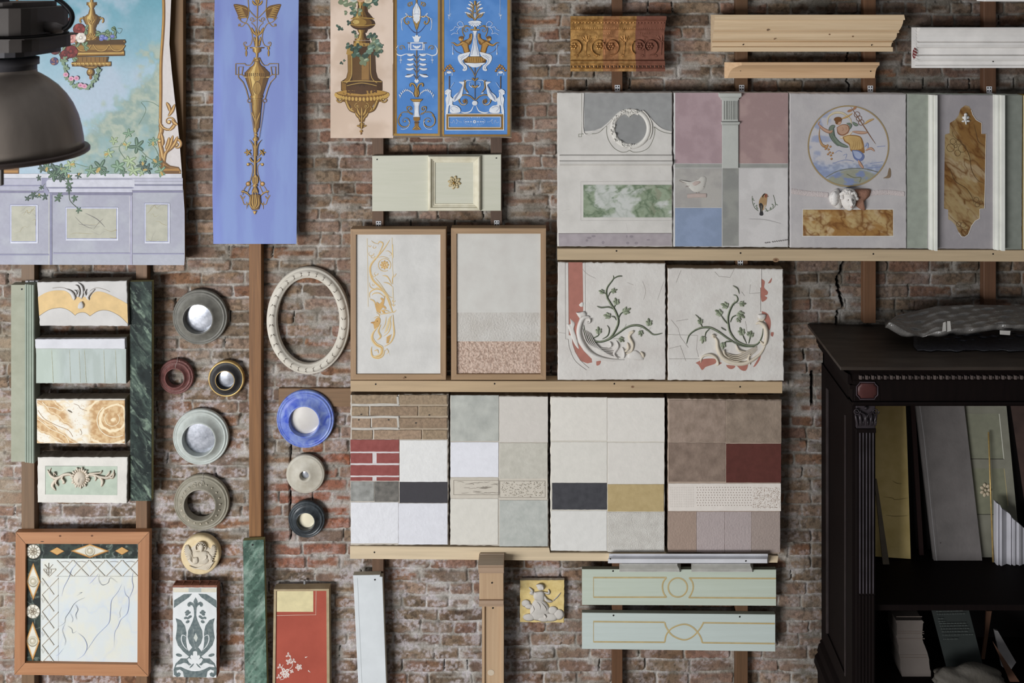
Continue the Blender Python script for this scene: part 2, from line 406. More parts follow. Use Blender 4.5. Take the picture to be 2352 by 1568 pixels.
# ---------------------------------------------------------------- brick wall
def brick_wall():
    xs = np.concatenate([np.linspace(-5.2, -3.35, 60), np.arange(-3.34, 3.0, 0.0046), np.linspace(3.02, 5.2, 60)])
    zs = np.concatenate([np.linspace(-0.02, 0.42, 40), np.arange(0.43, 4.62, 0.0046), np.linspace(4.64, 5.6, 50)])
    x, z = np.meshgrid(xs, zs)
    wx = x+(fbm(x*9, z*9, 5, 3)-0.5)*0.022+(fbm(x*55, z*55, 15, 2)-0.5)*0.006
    wz = z+(fbm(x*3.5, z*3.5, 8, 3)-0.5)*0.020+(fbm(x*45, z*45, 18, 2)-0.5)*0.006
    hc = 29.65/S; z0 = H-(389-CY)/S
    v = (wz-z0)/hc+100; row = np.floor(v).astype(int); fv = (v-row)*hc
    left = np.zeros_like(x); right = np.zeros_like(x); bid = np.zeros(x.shape, int)
    rs = np.random.RandomState(3)
    for r in range(row.min(), row.max()+1):
        j = [-5.8+rs.rand()*0.2]; k = 0
        while j[-1] < 5.8:
            if r % 2: L = rs.choice([0.265, 0.25, 0.13, 0.2], p=[0.55, 0.2, 0.15, 0.1])
            else: L = rs.choice([0.26, 0.14, 0.125, 0.19], p=[0.35, 0.3, 0.15, 0.2])
            j.append(j[-1]+L*(0.94+0.12*rs.rand()))
        j = np.array(j); mk = row == r; i = np.searchsorted(j, wx[mk])-1
        left[mk] = j[i]; right[mk] = j[i+1]; bid[mk] = r*200+i
    rnd = np.random.RandomState(11).rand(65536, 8)
    B = rnd[bid % 65536]
    g = 0.0036+0.003*B[..., 0]
    du = np.minimum(wx-left, right-wx)-g*0.8; dv = np.minimum(fv, hc-fv)-g
    rad = 0.012
    sd = np.where((du < rad) & (dv < rad), rad-np.hypot(rad-np.minimum(du, rad), rad-np.minimum(dv, rad)), np.minimum(du, dv))
    m = ss(-0.002, 0.0055, sd)                    # 1 on a brick, 0 in mortar
    rough = fbm(x*70, z*70, 31, 3)-0.5; mid = fbm(x*22, z*22, 41, 3)-0.5
    smear = ss(0.52, 0.66, fbm(x*7+3, z*11, 51, 4))   # mortar smeared flush over edges
    smear = smear*(1-ss(0.012, 0.028, sd))
    hb = 0.0085+0.007*(B[..., 1]-0.5)+0.010*(B[..., 2]-0.5)*(wx-left)/(right-left)+mid*0.007*(0.4+B[..., 3])+rough*0.0045*(0.3+1.3*B[..., 3])
    hm = 0.000+mid*0.007+rough*0.006+0.0045*smear
    h = hm*(1-m)+np.maximum(hb, hm)*m
    # open perpends and holes
    pj = (np.minimum(wx-left, right-wx) < 0.006) & (fv > 0.012)
    hole = (np.minimum(wx-left, right-wx) < 0.0042) & (fv > 0.014) & (B[..., 4] > 0.94); h = np.where(hole, h-0.014, h)
    bh = ss(0.80, 0.86, vnoise(x*26, z*26, 77)); h = h-0.010*bh*(1-m)
    h = h-0.007*ss(0.9, 0.97, vnoise(x*35, z*33, 79))*m
    # long crack and slot to the right of the plaster panels
    px = x*S+CX; py = (H-z)*S+CY
    cxs = np.interp(py, [150, 212, 600, 640, 668, 700, 730, 760, 800], [1925, 1942, 1938, 1925, 1930, 1936, 1922, 1925, 1918])+(fbm(x*0+3, z*40, 91, 3)-0.5)*14
    ck = (np.abs(px-cxs) < np.interp(py, [150, 640, 675, 700, 760], [1.3, 3.5, 4, 3, 2])) & (py > 560) & (py < 765)
    ck2 = (np.abs(px-(1950+(fbm(x*0, z*35, 92, 3)-0.5)*20)) < 1.8) & (py > 120) & (py < 230)
    slot = (np.abs(px-1866) < 3.2) & (py > 852) & (py < 932)
    vj = (np.abs(px-(666+(fbm(x*0, z*30, 93, 2)-0.5)*6)) < 2.2) & (py > 1020) & (py < 1240)
    h = np.where(ck | ck2 | slot | vj, h-0.03, h)
    # colours
    pal = np.array([[140, 118, 102], [148, 124, 108], [126, 104, 90], [158, 130, 114], [146, 116, 100], [164, 138, 124], [134, 114, 100], [146, 104, 84], [120, 98, 86]], float)
    base = (pal[(B[..., 5]*len(pal)).astype(int) % len(pal)]+np.array([1, 1, -5]))*(0.9+0.2*B[..., 6])[..., None]
    redreg = ss(1000, 1040, py)*ss(600, 660, px)*(1-ss(810, 830, px))*(1-ss(1290, 1320, py))
    base = mixc(base, (170, 92, 62), redreg*(B[..., 7] > 0.3)*0.8)
    base = mixc(base, (146, 92, 72), (B[..., 7] > 0.93)*0.4)
    sp = ss(0.48, 0.66, fbm(x*55, z*60, 61, 4)); base = mixc(base, base*0.68, sp*0.75)
    og = ss(0.60, 0.72, fbm(x*11, z*14, 65, 4)); base = mixc(base, (156, 120, 88), og*0.35)
    pk = ss(0.45, 0.6, fbm(x*5, z*6, 66, 3)); base = mixc(base, (156, 126, 118), pk*0.35)
    mort = mixc((178, 170, 160), (138, 130, 118), ss(0.4, 0.62, fbm(x*14, z*18, 71, 4)))
    mort = mixc(mort, (210, 205, 200), np.clip(ss(0.56, 0.70, fbm(x*9, z*9, 72, 4))*0.6+0.35*ss(900, 1200, py)*(1-ss(1200, 1500, px)), 0, 1))
    low = ss(560, 1050, py)*(1-0.45*ss(1000, 1500, px))
    eff = ss(0.47, 0.62, fbm(x*16+9, z*24, 81, 5)+0.10*low-0.05)*(0.25+0.75*low)*(1-redreg*0.6)
    eff = eff*(0.2+0.8*ss(0.4, 0.6, fbm(x*75, z*75, 82, 3)))
    col = mixc(mort, base, np.clip(m*(1-0.85*smear), 0, 1))
    col = mixc(col, (212, 202, 206), np.clip(eff, 0, 1)*0.72)
    gm = ss(0.60, 0.68, fbm(x*6+30, z*8, 85, 4))*0.65; col = mixc(col, (166, 160, 150), gm*(0.4+0.6*(1-m)))
    ls = (1-ss(20, 80, px))*ss(620, 760, py)*ss(0.45, 0.55, fbm(x*6, z*8, 86, 4)); col = mixc(col, (172, 160, 138), ls*0.6)
    right_dark = ss(1780, 1900, px)*0.5; col = mixc(col, col*0.55, right_dark)  # wall tone gets darker towards the right
    col = np.where((hole | ck | ck2 | slot | vj)[..., None], col*0.25, col)
    co = np.stack([x, -h+0.012, z], -1).reshape(-1, 3)
    ny, nx = x.shape; i = np.arange(nx*ny).reshape(ny, nx)
    f = np.stack([i[:-1, :-1], i[:-1, 1:], i[1:, 1:], i[1:, :-1]], -1).reshape(-1, 4)
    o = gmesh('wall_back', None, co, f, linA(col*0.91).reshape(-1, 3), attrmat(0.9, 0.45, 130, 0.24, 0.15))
    o['kind'] = 'structure'
brick_wall()
mb = MB(); mb.box(-7, 6, 0.2, -9, -0.2, 0.0, M((150, 138, 122), (120, 108, 94), scale=3, rough=0.5))
setp(build(mb, 'floor', loc=(0, 0, 0)), kind='structure')

# ---------------------------------------------------------------- upright battens and shelf rails
def batten(px0, px1, py0, py1, label, c=(120, 88, 60), d=0.05, c2=None):
    mb = MB(); mb.box(X(px0, d), X(px1, d), -0.0, -d, Z(py1, d), Z(py0, d), wood(c, 'z', c2), 0.002)
    return solo(mb, 'wall_batten', label, 'batten', 'upright battens on the brick wall')
batten(49, 79, -60, 1640, 'brown wooden batten behind the landscape canvas and the frame with the marble sheet', (128, 100, 74))
batten(312, 338, -60, 1640, 'wooden batten behind the dark marble plank, right edge of the landscape canvas', (132, 98, 70))
batten(572, 600, -60, 1640, 'long orange-brown batten running from the lilac canvas down to the green marble plank', (150, 104, 62), c2=(104, 70, 42))
batten(855, 881, -60, 1640, 'dark brown batten above the left slim oak frame and the leaning white plank', (112, 84, 64))
batten(1127, 1153, -60, 1640, 'dark brown batten showing right of the sage panel with a rosette', (96, 74, 60))
batten(1406, 1430, -60, 1640, 'brown batten behind the gilded moulding and the pale green boards, left end', (110, 76, 52))
batten(1690, 1718, -60, 1640, 'brown batten behind the pine cornice and the pale green boards, right end', (110, 80, 56))
batten(1984, 2012, -60, 742, 'brown batten ending just above the dark cabinet, left of the bubble wrap', (112, 78, 54))
batten(2260, 2288, -60, 742, 'dark batten behind the white cornice near the right edge', (104, 72, 52))
mb = MB(); mb.box(X(640, 0.01), X(830, 0.01), 0.02, -0.01, Z(934, 0.01), Z(892, 0.01), wood((140, 108, 78), 'x'), 0.003)
solo(mb, 'timber_block', 'old brown timber set into the bricks behind the blue mirror', 'timber')

def rail(pts, d, label, c, knots=(), holes=()):
    mb = MB(); w = wood(c, 'x', tuple(x*0.88 for x in c)); mb.slab(pts, 0.05, d, w, bev=0.001)
    a = Art(mb, d, 0, 0, 1)
    for x, y, r in knots: a.ell(x, y, r, r*0.7, (150, 118, 88)); a.ell(x, y, r*0.5, r*0.35, (110, 80, 58))
    for x, y in holes: a.ell(x, y, 2.0, 2.0, (28, 22, 20), n=10)
    solo(mb, 'shelf_rail', label, 'rail', 'pale pine rails carrying the sample panels')
rail([(1280, 571), (2420, 575), (2420, 601), (1280, 597)], 0.13, 'pine rail under the row of painted panels at upper right', (200, 176, 142), [(1782, 597, 7)], [(1416, 576), (1701, 581), (2006, 583), (2281, 583)])
rail([(805, 874), (1797, 877), (1797, 903), (805, 899)], 0.125, 'pine rail under the two oak frames and the two vine panels', (196, 168, 132), [(1453, 888, 4), (928, 868, 3)], [(863, 882), (1136, 881), (1411, 881), (1700, 888)])
rail([(804, 1254), (1261, 1258), (1263, 1269.5), (1530, 1271), (1532, 1274.5), (1788, 1277), (1786, 1292), (804, 1283)], 0.125, 'palest pine rail under the four plaster sample panels', (222, 200, 166), [], [(860, 1268)])

def bracket(px, py, label, d=0.052, w=12, h=15):
    mb = MB(); m = M((222, 222, 224), (196, 196, 200), rough=0.4, bump=0)
    mb.box(X(px-w/2, d), X(px+w/2, d), -0.045, -d-0.002, Z(py+h/2, d), Z(py-h/2, d), m, 0.0005)
    mb.box(X(px-w/2, d), X(px+w/2, d), -d, -d-0.03, Z(py+h/2+1, d), Z(py+h/2, d), m)
    a = Art(mb, d+0.002, 0, 0, 1)
    for sx in (-1, 1):
        for sy in (-1, 1): a.ell(px+sx*w*0.24, py+sy*h*0.22-0.8, 1.7, 1.7, (22, 20, 22), n=10)
    solo(mb, 'metal_bracket', label, 'bracket', 'small four-hole metal brackets')
bracket(869.5, 515, 'four-hole bracket on the batten above the left oak frame')
bracket(1141, 513.5, 'four-hole bracket on the batten above the right oak frame')
bracket(1418, 202.5, 'four-hole bracket above the panel with the grey shield and round frame')
bracket(1703.5, 202.5, 'four-hole bracket above the pink panel with a column')
bracket(1999, 204, 'four-hole bracket above the panel with the painted roundel')
bracket(2272, 206, 'four-hole bracket above the brown marble panel at the right edge')
bracket(1700.5, 604, 'four-hole bracket between the pine rail and the right vine panel')
bracket(73, 648, 'zinc strip bracket left of the ochre and white plaster block', d=0.06, w=29, h=7)

# ---------------------------------------------------------------- paintings on canvas, top left
def canvas1():
    t = thing('landscape_canvas', 'large unframed canvas painted with a landscape, gilt urn, ivy and a grey balustrade', 'painting', P(210, 608, 0.08))
    def dep(px, py):
        b = ss(330, 420, px)
        return 0.085+0.004*np.sin(px/37+py/90)*0.6+b*0.018*(0.5+0.5*np.sin(py/95+0.6))+0.006*ss(560, 608, py)*np.sin(px/60)
    ys = [-60, 0, 100, 160, 224, 265, 320, 400, 430, 485, 590, 608, 700]; xs = [394, 393, 389, 394, 401, 406, 412, 418, 420.5, 424, 424.5, 423, 423]
    def edge(u, v):
        py = -60+668*v+0*u; R = np.interp(py, ys, xs); return -70+(R+70)*u, py+(u-0.5)*1.5
    def colr(px, py):
        n = fbm(px/60, py/60, 3, 5); n2 = fbm(px/14, py/14, 5, 4); n3 = fbm(px/5, py/5, 9, 3)
        t_ = np.clip((py+20)/400, 0, 1)
        sky = mixc((118, 170, 186), (176, 200, 214), ss(0.0, 0.55, t_+0.3*(n-0.5)))
        sky = mixc(sky, (190, 202, 218), ss(0.42, 0.72, n+0.15*ss(120, 230, py)-0.2*ss(230, 330, px))*0.7)
        # foliage mass on the right
        dd = (px-(395-np.interp(py, [60, 120, 160, 200, 240, 290, 330, 400], [20, 70, 55, 95, 150, 200, 230, 240])))/40+(n2-0.5)*2.6
        fo = ss(-0.3, 0.8, dd)*ss(75, 130, py)
        green = mixc((140, 170, 158), (186, 196, 170), ss(0.3, 0.7, n2)); green = mixc(green, (120, 150, 128), ss(0.55, 0.75, n3)*0.3)
        green = mixc(green, (146, 186, 190), ss(0.5, 0.7, fbm(px/30, py/30, 21, 3))*0.6)
        c = mixc(sky, green, fo*0.85)
        # balustrade
        c = np.where(((px > np.interp(py, [-60, 40, 140, 260, 420], [376, 376, 371, 369, 369])) & (py < 400))[..., None], (218, 210, 206)+0*c, c)
        c = np.where((py > 400)[..., None], mixc((184, 186, 196), (176, 176, 190), ss(0.4, 0.6, n)), c)
        c = np.where(((px > 393) & (py < 400))[..., None], (222, 214, 212), c)
        return c*(0.91+0.05*n3[..., None])
    grid('canvas', t, -70, -60, 424, 608, 2.5, dep, colr, attrmat(0.75, 0.06, 300, 0.02), edge)
    mb = MB(); k = Art(mb, lambda a, b: dep(a, b)+0.0008, 0, 0, 4.9)
    # gilt urn, centre x = 1030
    G = ((84, 58, 26), (158, 120, 58), (214, 182, 108))
    k.axis = None
    def urn(y0, y1, w0, w1):  # shaded trapezoid bands
        for f0, f1, c in ((-1, 1, G[0]), (-0.92, 0.55, (122, 88, 40)), (-0.75, 0.25, G[1]), (-0.5, -0.1, G[2])):
            k.fill([(1032+w0*f0, y0), (1032+w0*f1, y0), (1032+w1*f1, y1), (1032+w1*f0, y1)], c)
    urn(-140, 30, 10, 20); urn(25, 60, 58, 58); urn(60, 90, 46, 26); urn(90, 160, 22, 42); urn(160, 185, 46, 80); urn(185, 215, 100, 104); urn(215, 275, 100, 70)
    urn(275, 320, 62, 44); urn(320, 390, 44, 58); urn(390, 455, 72, 92)
    for sx in (-1, 1):
        k.gold([(1032+sx*95, 205), (1032+sx*125, 210), (1032+sx*130, 240), (1032+sx*118, 255)], 20)
    for a in (-60, -35, -12, 12, 35, 60):
        k.gleaf(1030, 450, 1030+math.sin(math.radians(a))*70, 450-math.cos(math.radians(a))*85, 22)
    for a in (-40, 0, 40): k.gleaf(1032, 280, 1032+math.sin(math.radians(a))*60, 280-math.cos(math.radians(a))*85, 24)
    k.fill([(840, 455), (1405, 445), (1418, 475), (1395, 505), (850, 505)], G[0]); k.gold([(855, 475), (1405, 470)], 42)
    k.fill([(850, 500), (1398, 500), (1390, 590), (860, 595)], (120, 86, 40)); k.fill([(860, 510), (1385, 508), (1380, 560), (870, 560)], G[1])
    for x in (940, 1140, 1320): k.gold([(x-90, 505), (x-50, 560), (x, 575), (x+50, 560), (x+85, 510)], 20)
    for x in range(1030, 1390, 40): k.stroke([(x, 490), (x+26, 462)], 7, G[0], smooth=False)
    k.gold([(820, 610), (1402, 600)], 58)
    for f0, f1, c in ((840, 1222, G[0]), (860, 1200, (140, 102, 50))): k.fill([(f0, 640), (f1, 640), (f1-12, 700), (f0+12, 700)], c)
    for x in range(880, 1210, 48): k.stroke([(x, 645), (x, 695)], 6, G[0], smooth=False)
    k.gold([(810, 722), (1250, 720)], 52)
    for x in range(850, 1230, 46): k.ell(x, 722, 17, 20, G[1], n=12); k.ell(x-4, 716, 7, 9, G[2], n=8)
    k.fill([(900, 748), (1170, 748), (1060, 775), (1005, 778)], G[0]); k.fill([(940, 748), (1100, 748), (1045, 768), (1010, 768)], G[1])
    k.ell(1018, 815, 44, 46, G[0]); k.ell(1012, 808, 30, 32, G[1]); k.ell(1018, 870, 14, 26, (140, 90, 50)); k.ell(1004, 800, 9, 12, G[2])
    # roses and garland
    def leafc(x, y, r, ang, c=(92, 124, 84)):
        k.leaf(x, y, x+r*math.cos(ang), y+r*math.sin(ang), r*0.55, c); k.leaf(x, y, x+r*math.cos(ang), y+r*math.sin(ang), r*0.2, (134, 160, 120))
    def rose(x, y, r, c, hi):
        k.ell(x, y, r, r*0.95, tuple(q*0.72 for q in c))
        for i in range(6):
            a = i*1.05; k.ell(x+r*0.45*math.cos(a), y+r*0.45*math.sin(a), r*0.5, r*0.42, c if i % 2 else hi, math.degrees(a))
        k.ell(x, y, r*0.38, r*0.38, tuple(q*0.85 for q in c)); k.ell(x-r*0.05, y-r*0.05, r*0.2, r*0.2, hi)
    rng = random.Random(4)
    for x, y in ((700, 400), (740, 520), (770, 600), (950, 520), (860, 530), (700, 640), (820, 640), (960, 330), (1180, 380), (1250, 420), (1300, 350), (1130, 380)):
        for q in range(4): leafc(x, y, 60, rng.uniform(0, 6.28), (70+rng.randint(0, 30), 104+rng.randint(0, 24), 74))
    rose(890, 330, 70, (120, 46, 44), (150, 60, 54)); rose(800, 580, 78, (112, 40, 40), (140, 56, 50)); rose(730, 620, 60, (100, 38, 40), (130, 50, 48))
    rose(800, 425, 66, (206, 138, 130), (226, 166, 154)); rose(910, 425, 62, (222, 212, 200), (236, 230, 220)); rose(795, 220, 30, (120, 50, 48), (150, 60, 54))
    rose(610, 690, 48, (80, 70, 110), (150, 104, 90)); rose(620, 560, 60, (90, 44, 46), (110, 54, 52))
    for x, y in ((1150, 410), (1190, 430), (1265, 410), (1140, 440)): k.ell(x, y, 26, 20, (104, 112, 176)); k.ell(x-4, y-4, 10, 8, (150, 156, 204))
    gar = cr([(720, 660), (735, 760), (760, 860), (830, 950), (920, 985), (1010, 960), (1080, 880), (1120, 780)], 5)
    k.stroke(gar, 6, (120, 150, 120), smooth=False)
    for i, (x, y) in enumerate(gar):
        leafc(x, y, 44, rng.uniform(0, 6.28), (104, 138, 104)); leafc(x, y, 38, rng.uniform(0, 6.28), (128, 158, 118))
    for x, y in ((740, 840), (800, 885), (860, 880), (905, 960), (950, 970)): k.ell(x, y, 30, 26, (214, 160, 178)); k.ell(x, y, 13, 11, (192, 110, 150))
    k.stroke([(800, 1310), (850, 1300), (860, 1330), (905, 1335)], 5, (120, 150, 140)); k.stroke([(1300, 340), (1340, 380), (1370, 330), (1320, 320)], 4, (120, 150, 140))
    k.stroke([(1560, 1400), (1640, 1240), (1590, 1150), (1700, 1150), (1790, 1200)], 5, (120, 154, 130))
    # gold border strip, right of the sky
    k.stroke([(1832, -200), (1842, 200), (1812, 700), (1810, 1000), (1806, 1300), (1806, 1700), (1806, 1950)], 34, (122, 82, 32)); k.stroke([(1826, -200), (1836, 200), (1806, 700), (1804, 1000), (1801, 1300), (1801, 1700), (1801, 1950)], 16, (190, 142, 70))
    k.stroke([(190, -200), (192, 50)], 26, (150, 104, 46), smooth=False)
    # second view, scale 4.61, origin y=300
    k.oy = 300; k.sc = 4.61
    G2 = ((118, 82, 44), (176, 128, 66), (226, 190, 124))
    k.gold([(1700, -60), (1710, 0), (1690, 100), (1720, 250), (1740, 400)], 48, c=G2)
    k.gscroll(1790, -90, 100, 200, -260, 30, c=G2); k.gscroll(1870, 150, 60, 270, 560, 30, c=G2, r1=0.25); k.gscroll(1690, 110, 50, 60, -200, 26, c=G2, r1=0.3)
    k.gold([(1730, 420), (1740, 300), (1760, 230), (1820, 180), (1860, 130)], 34, c=G2)
    for (a, b, c_, d_) in ((1760, 230, 1830, 50), (1750, 200, 1790, 70), (1800, 200, 1880, 60), (1720, 160, 1700, 20), (1790, 0, 1860, -90), (1780, -150, 1850, -280), (1800, -200, 1760, -300), (1820, -120, 1880, -60)): k.gleaf(a, b, c_, d_, 40, 8, G2)
    k.fill([(1700, 270), (1745, 330), (1800, 370), (1890, 385), (1915, 425), (1915, 462), (1700, 462)], G2[0])
    k.fill([(1725, 340), (1790, 385), (1890, 400), (1905, 425), (1725, 425)], G2[1]); k.fill([(1735, 360), (1800, 392), (1880, 402), (1735, 402)], G2[0]); k.stroke([(1720, 440), (1910, 440)], 14, G2[2], smooth=False)
    k.rect(-400, 370, 200, 460, G2[0]); k.rect(-400, 385, 175, 400, G2[1]); k.rect(-400, 420, 190, 445, G2[1])
    # balustrade, strokes broken along x so they follow the sheet
    def hband(x0, x1, y, w_, c):
        n = max(2, int(abs(x1-x0)/60)); k.stroke([(x0+(x1-x0)*i/n, y) for i in range(n+1)], w_, c, smooth=False)
    def vband(x, y0, y1, w_, c):
        n = max(2, int(abs(y1-y0)/60)); k.stroke([(x, y0+(y1-y0)*i/n) for i in range(n+1)], w_, c, smooth=False)
    hband(-300, 1925, 478, 42, (206, 206, 213))
    hband(-300, 470, 545, 70, (176, 176, 191)); hband(-300, 475, 580, 12, (139, 139, 163)); hband(-300, 475, 605, 36, (171, 171, 187)); hband(-300, 480, 648, 24, (128, 126, 150))
    hband(1400, 1935, 520, 34, (182, 182, 197)); hband(1420, 1935, 552, 26, (191, 191, 204)); hband(1420, 1935, 576, 9, (128, 128, 154)); hband(1400, 1935, 605, 44, (189, 189, 202)); hband(1390, 1935, 645, 22, (130, 128, 154))
    hband(485, 1425, 555, 80, (200, 200, 210)); hband(495, 1415, 605, 10, (139, 139, 163)); hband(520, 1400, 632, 40, (193, 193, 206)); hband(525, 1400, 668, 28, (124, 122, 146)); hband(500, 1410, 520, 10, (184, 184, 197))
    k.fill([(440, 500), (520, 500), (490, 540), (490, 600), (530, 665), (500, 700), (440, 600)], (146, 146, 169))
    vband(534, 660, 1420, 34, (135, 135, 159)); vband(520, 665, 1420, 7, (200, 199, 186)); vband(1388, 690, 1420, 22, (171, 169, 191)); vband(1372, 690, 1290, 6, (208, 206, 213))
    hband(-300, 520, 1312, 14, (139, 139, 163)); hband(560, 1385, 1298, 14, (152, 150, 176)); hband(1400, 1945, 1304, 12, (146, 145, 172))
    mar = ((180, 178, 161), (139, 135, 130), (158, 148, 111))
    def inset(x0, y0, x1, y1):
        k.rect(x0-16, y0-16, x1+16, y1+16, (132, 135, 171)); k.rect(x0-12, y0-12, x1+22, y1+22, (210, 212, 223)); k.rect(x0-4, y0-4, x1+8, y1+8, (150, 154, 186))
        k.rect(x0, y0, x1, y1, mar[0])
        for i in range(7):
            xa = rng.uniform(x0+5, x1-40); ya = rng.uniform(y0+10, y1-10); pts = [(xa, ya)]
            for j in range(4): pts.append((min(x1-3, pts[-1][0]+rng.uniform(10, 0.15*(x1-x0)+12)), min(y1-4, max(y0+4, pts[-1][1]+rng.uniform(-60, 40)*(1 if x1-x0 < 400 else -0.6)))))
            k.stroke(pts, rng.uniform(2, 7), mar[1 if i % 2 else 2], 'both')
    inset(122, 798, 378, 1170); inset(708, 826, 1232, 1140); inset(1545, 782, 1775, 1170)
    k.stroke([(790, 905), (880, 995), (985, 1040)], 6, (120, 117, 111), 'both'); k.stroke([(900, 870), (1010, 925), (1060, 965), (1115, 1025)], 9, (112, 108, 106), 'both'); k.stroke([(985, 1050), (1050, 970), (1095, 930)], 6, (130, 124, 116), 'both')
    # ivy
    def ivy(x, y, r, dk=0):
        a0 = rng.uniform(0, 6.28); c = ((70, 104, 78), (96, 134, 98), (136, 160, 110), (52, 78, 66))[rng.randint(0, 3)] if not dk else ((46, 70, 54), (60, 92, 62))[rng.randint(0, 1)]
        for i in range(5):
            a = a0+i*1.256+rng.uniform(-.2, .2); L = r*rng.uniform(0.75, 1.15)
            k.leaf(x, y, x+L*math.cos(a), y+L*math.sin(a), r*0.42, c); k.leaf(x, y, x+L*0.9*math.cos(a), y+L*0.9*math.sin(a), r*0.16, tuple(min(255, q+42) for q in c))
        if rng.random() < .3: k.leaf(x, y, x+r*0.8*math.cos(a0+.6), y+r*0.8*math.sin(a0+.6), r*0.4, (186, 158, 92))
    for pts in ([(1110, 250), (1180, 180), (1280, 160), (1340, 60)], [(1290, 130), (1260, 200), (1340, 320), (1430, 420)], [(1480, 200), (1560, 280), (1620, 320), (1690, 420)], [(800, 350), (900, 380), (1000, 400)], [(1560, 120), (1640, 180), (1690, 300)]): k.stroke(pts, 6, (120, 150, 120))
    for x, y, r in ((1360, 30, 62), (1200, 110, 56), (1340, 155, 55), (1450, 170, 90), (1150, 240, 66), (1365, 320, 76), (1060, 390, 84), (960, 420, 72), (1250, 380, 96), (1410, 425, 80), (1510, 370, 66), (1620, 115, 60), (1660, 340, 70), (1560, 410, 60), (1700, 430, 66), (1520, 300, 40), (1300, 440, 50), (1100, 445, 50), (600, 440, 100), (500, 385, 70), (740, 360, 66), (640, 400, 70), (440, 400, 50), (690, 430, 60), (1500, 445, 40)): ivy(x, y, r)
    for pts in ([(600, 500), (700, 540), (730, 640), (740, 740), (830, 830)], [(480, 560), (420, 620), (350, 690), (290, 720)]): k.stroke(pts, 5, (84, 104, 76))
    for x, y, r in ((410, 500, 38), (440, 600, 34), (350, 680, 46), (290, 720, 34), (410, 690, 30), (475, 700, 40), (630, 680, 36), (610, 720, 40), (725, 500, 50), (730, 570, 46), (730, 630, 44), (785, 715, 42), (830, 840, 38), (830, 475, 38), (560, 470, 70), (640, 500, 60)): ivy(x, y, r, 1)
    build(mb, 'painted_scene', t)
    mb = MB(); mb.box(X(384, 0.055), X(421, 0.055), -0.014, -0.055, Z(600, .055), Z(-60, .055), wood((132, 98, 62), 'z'), 0.002)
    build(mb, 'backing_batten', t)
canvas1()

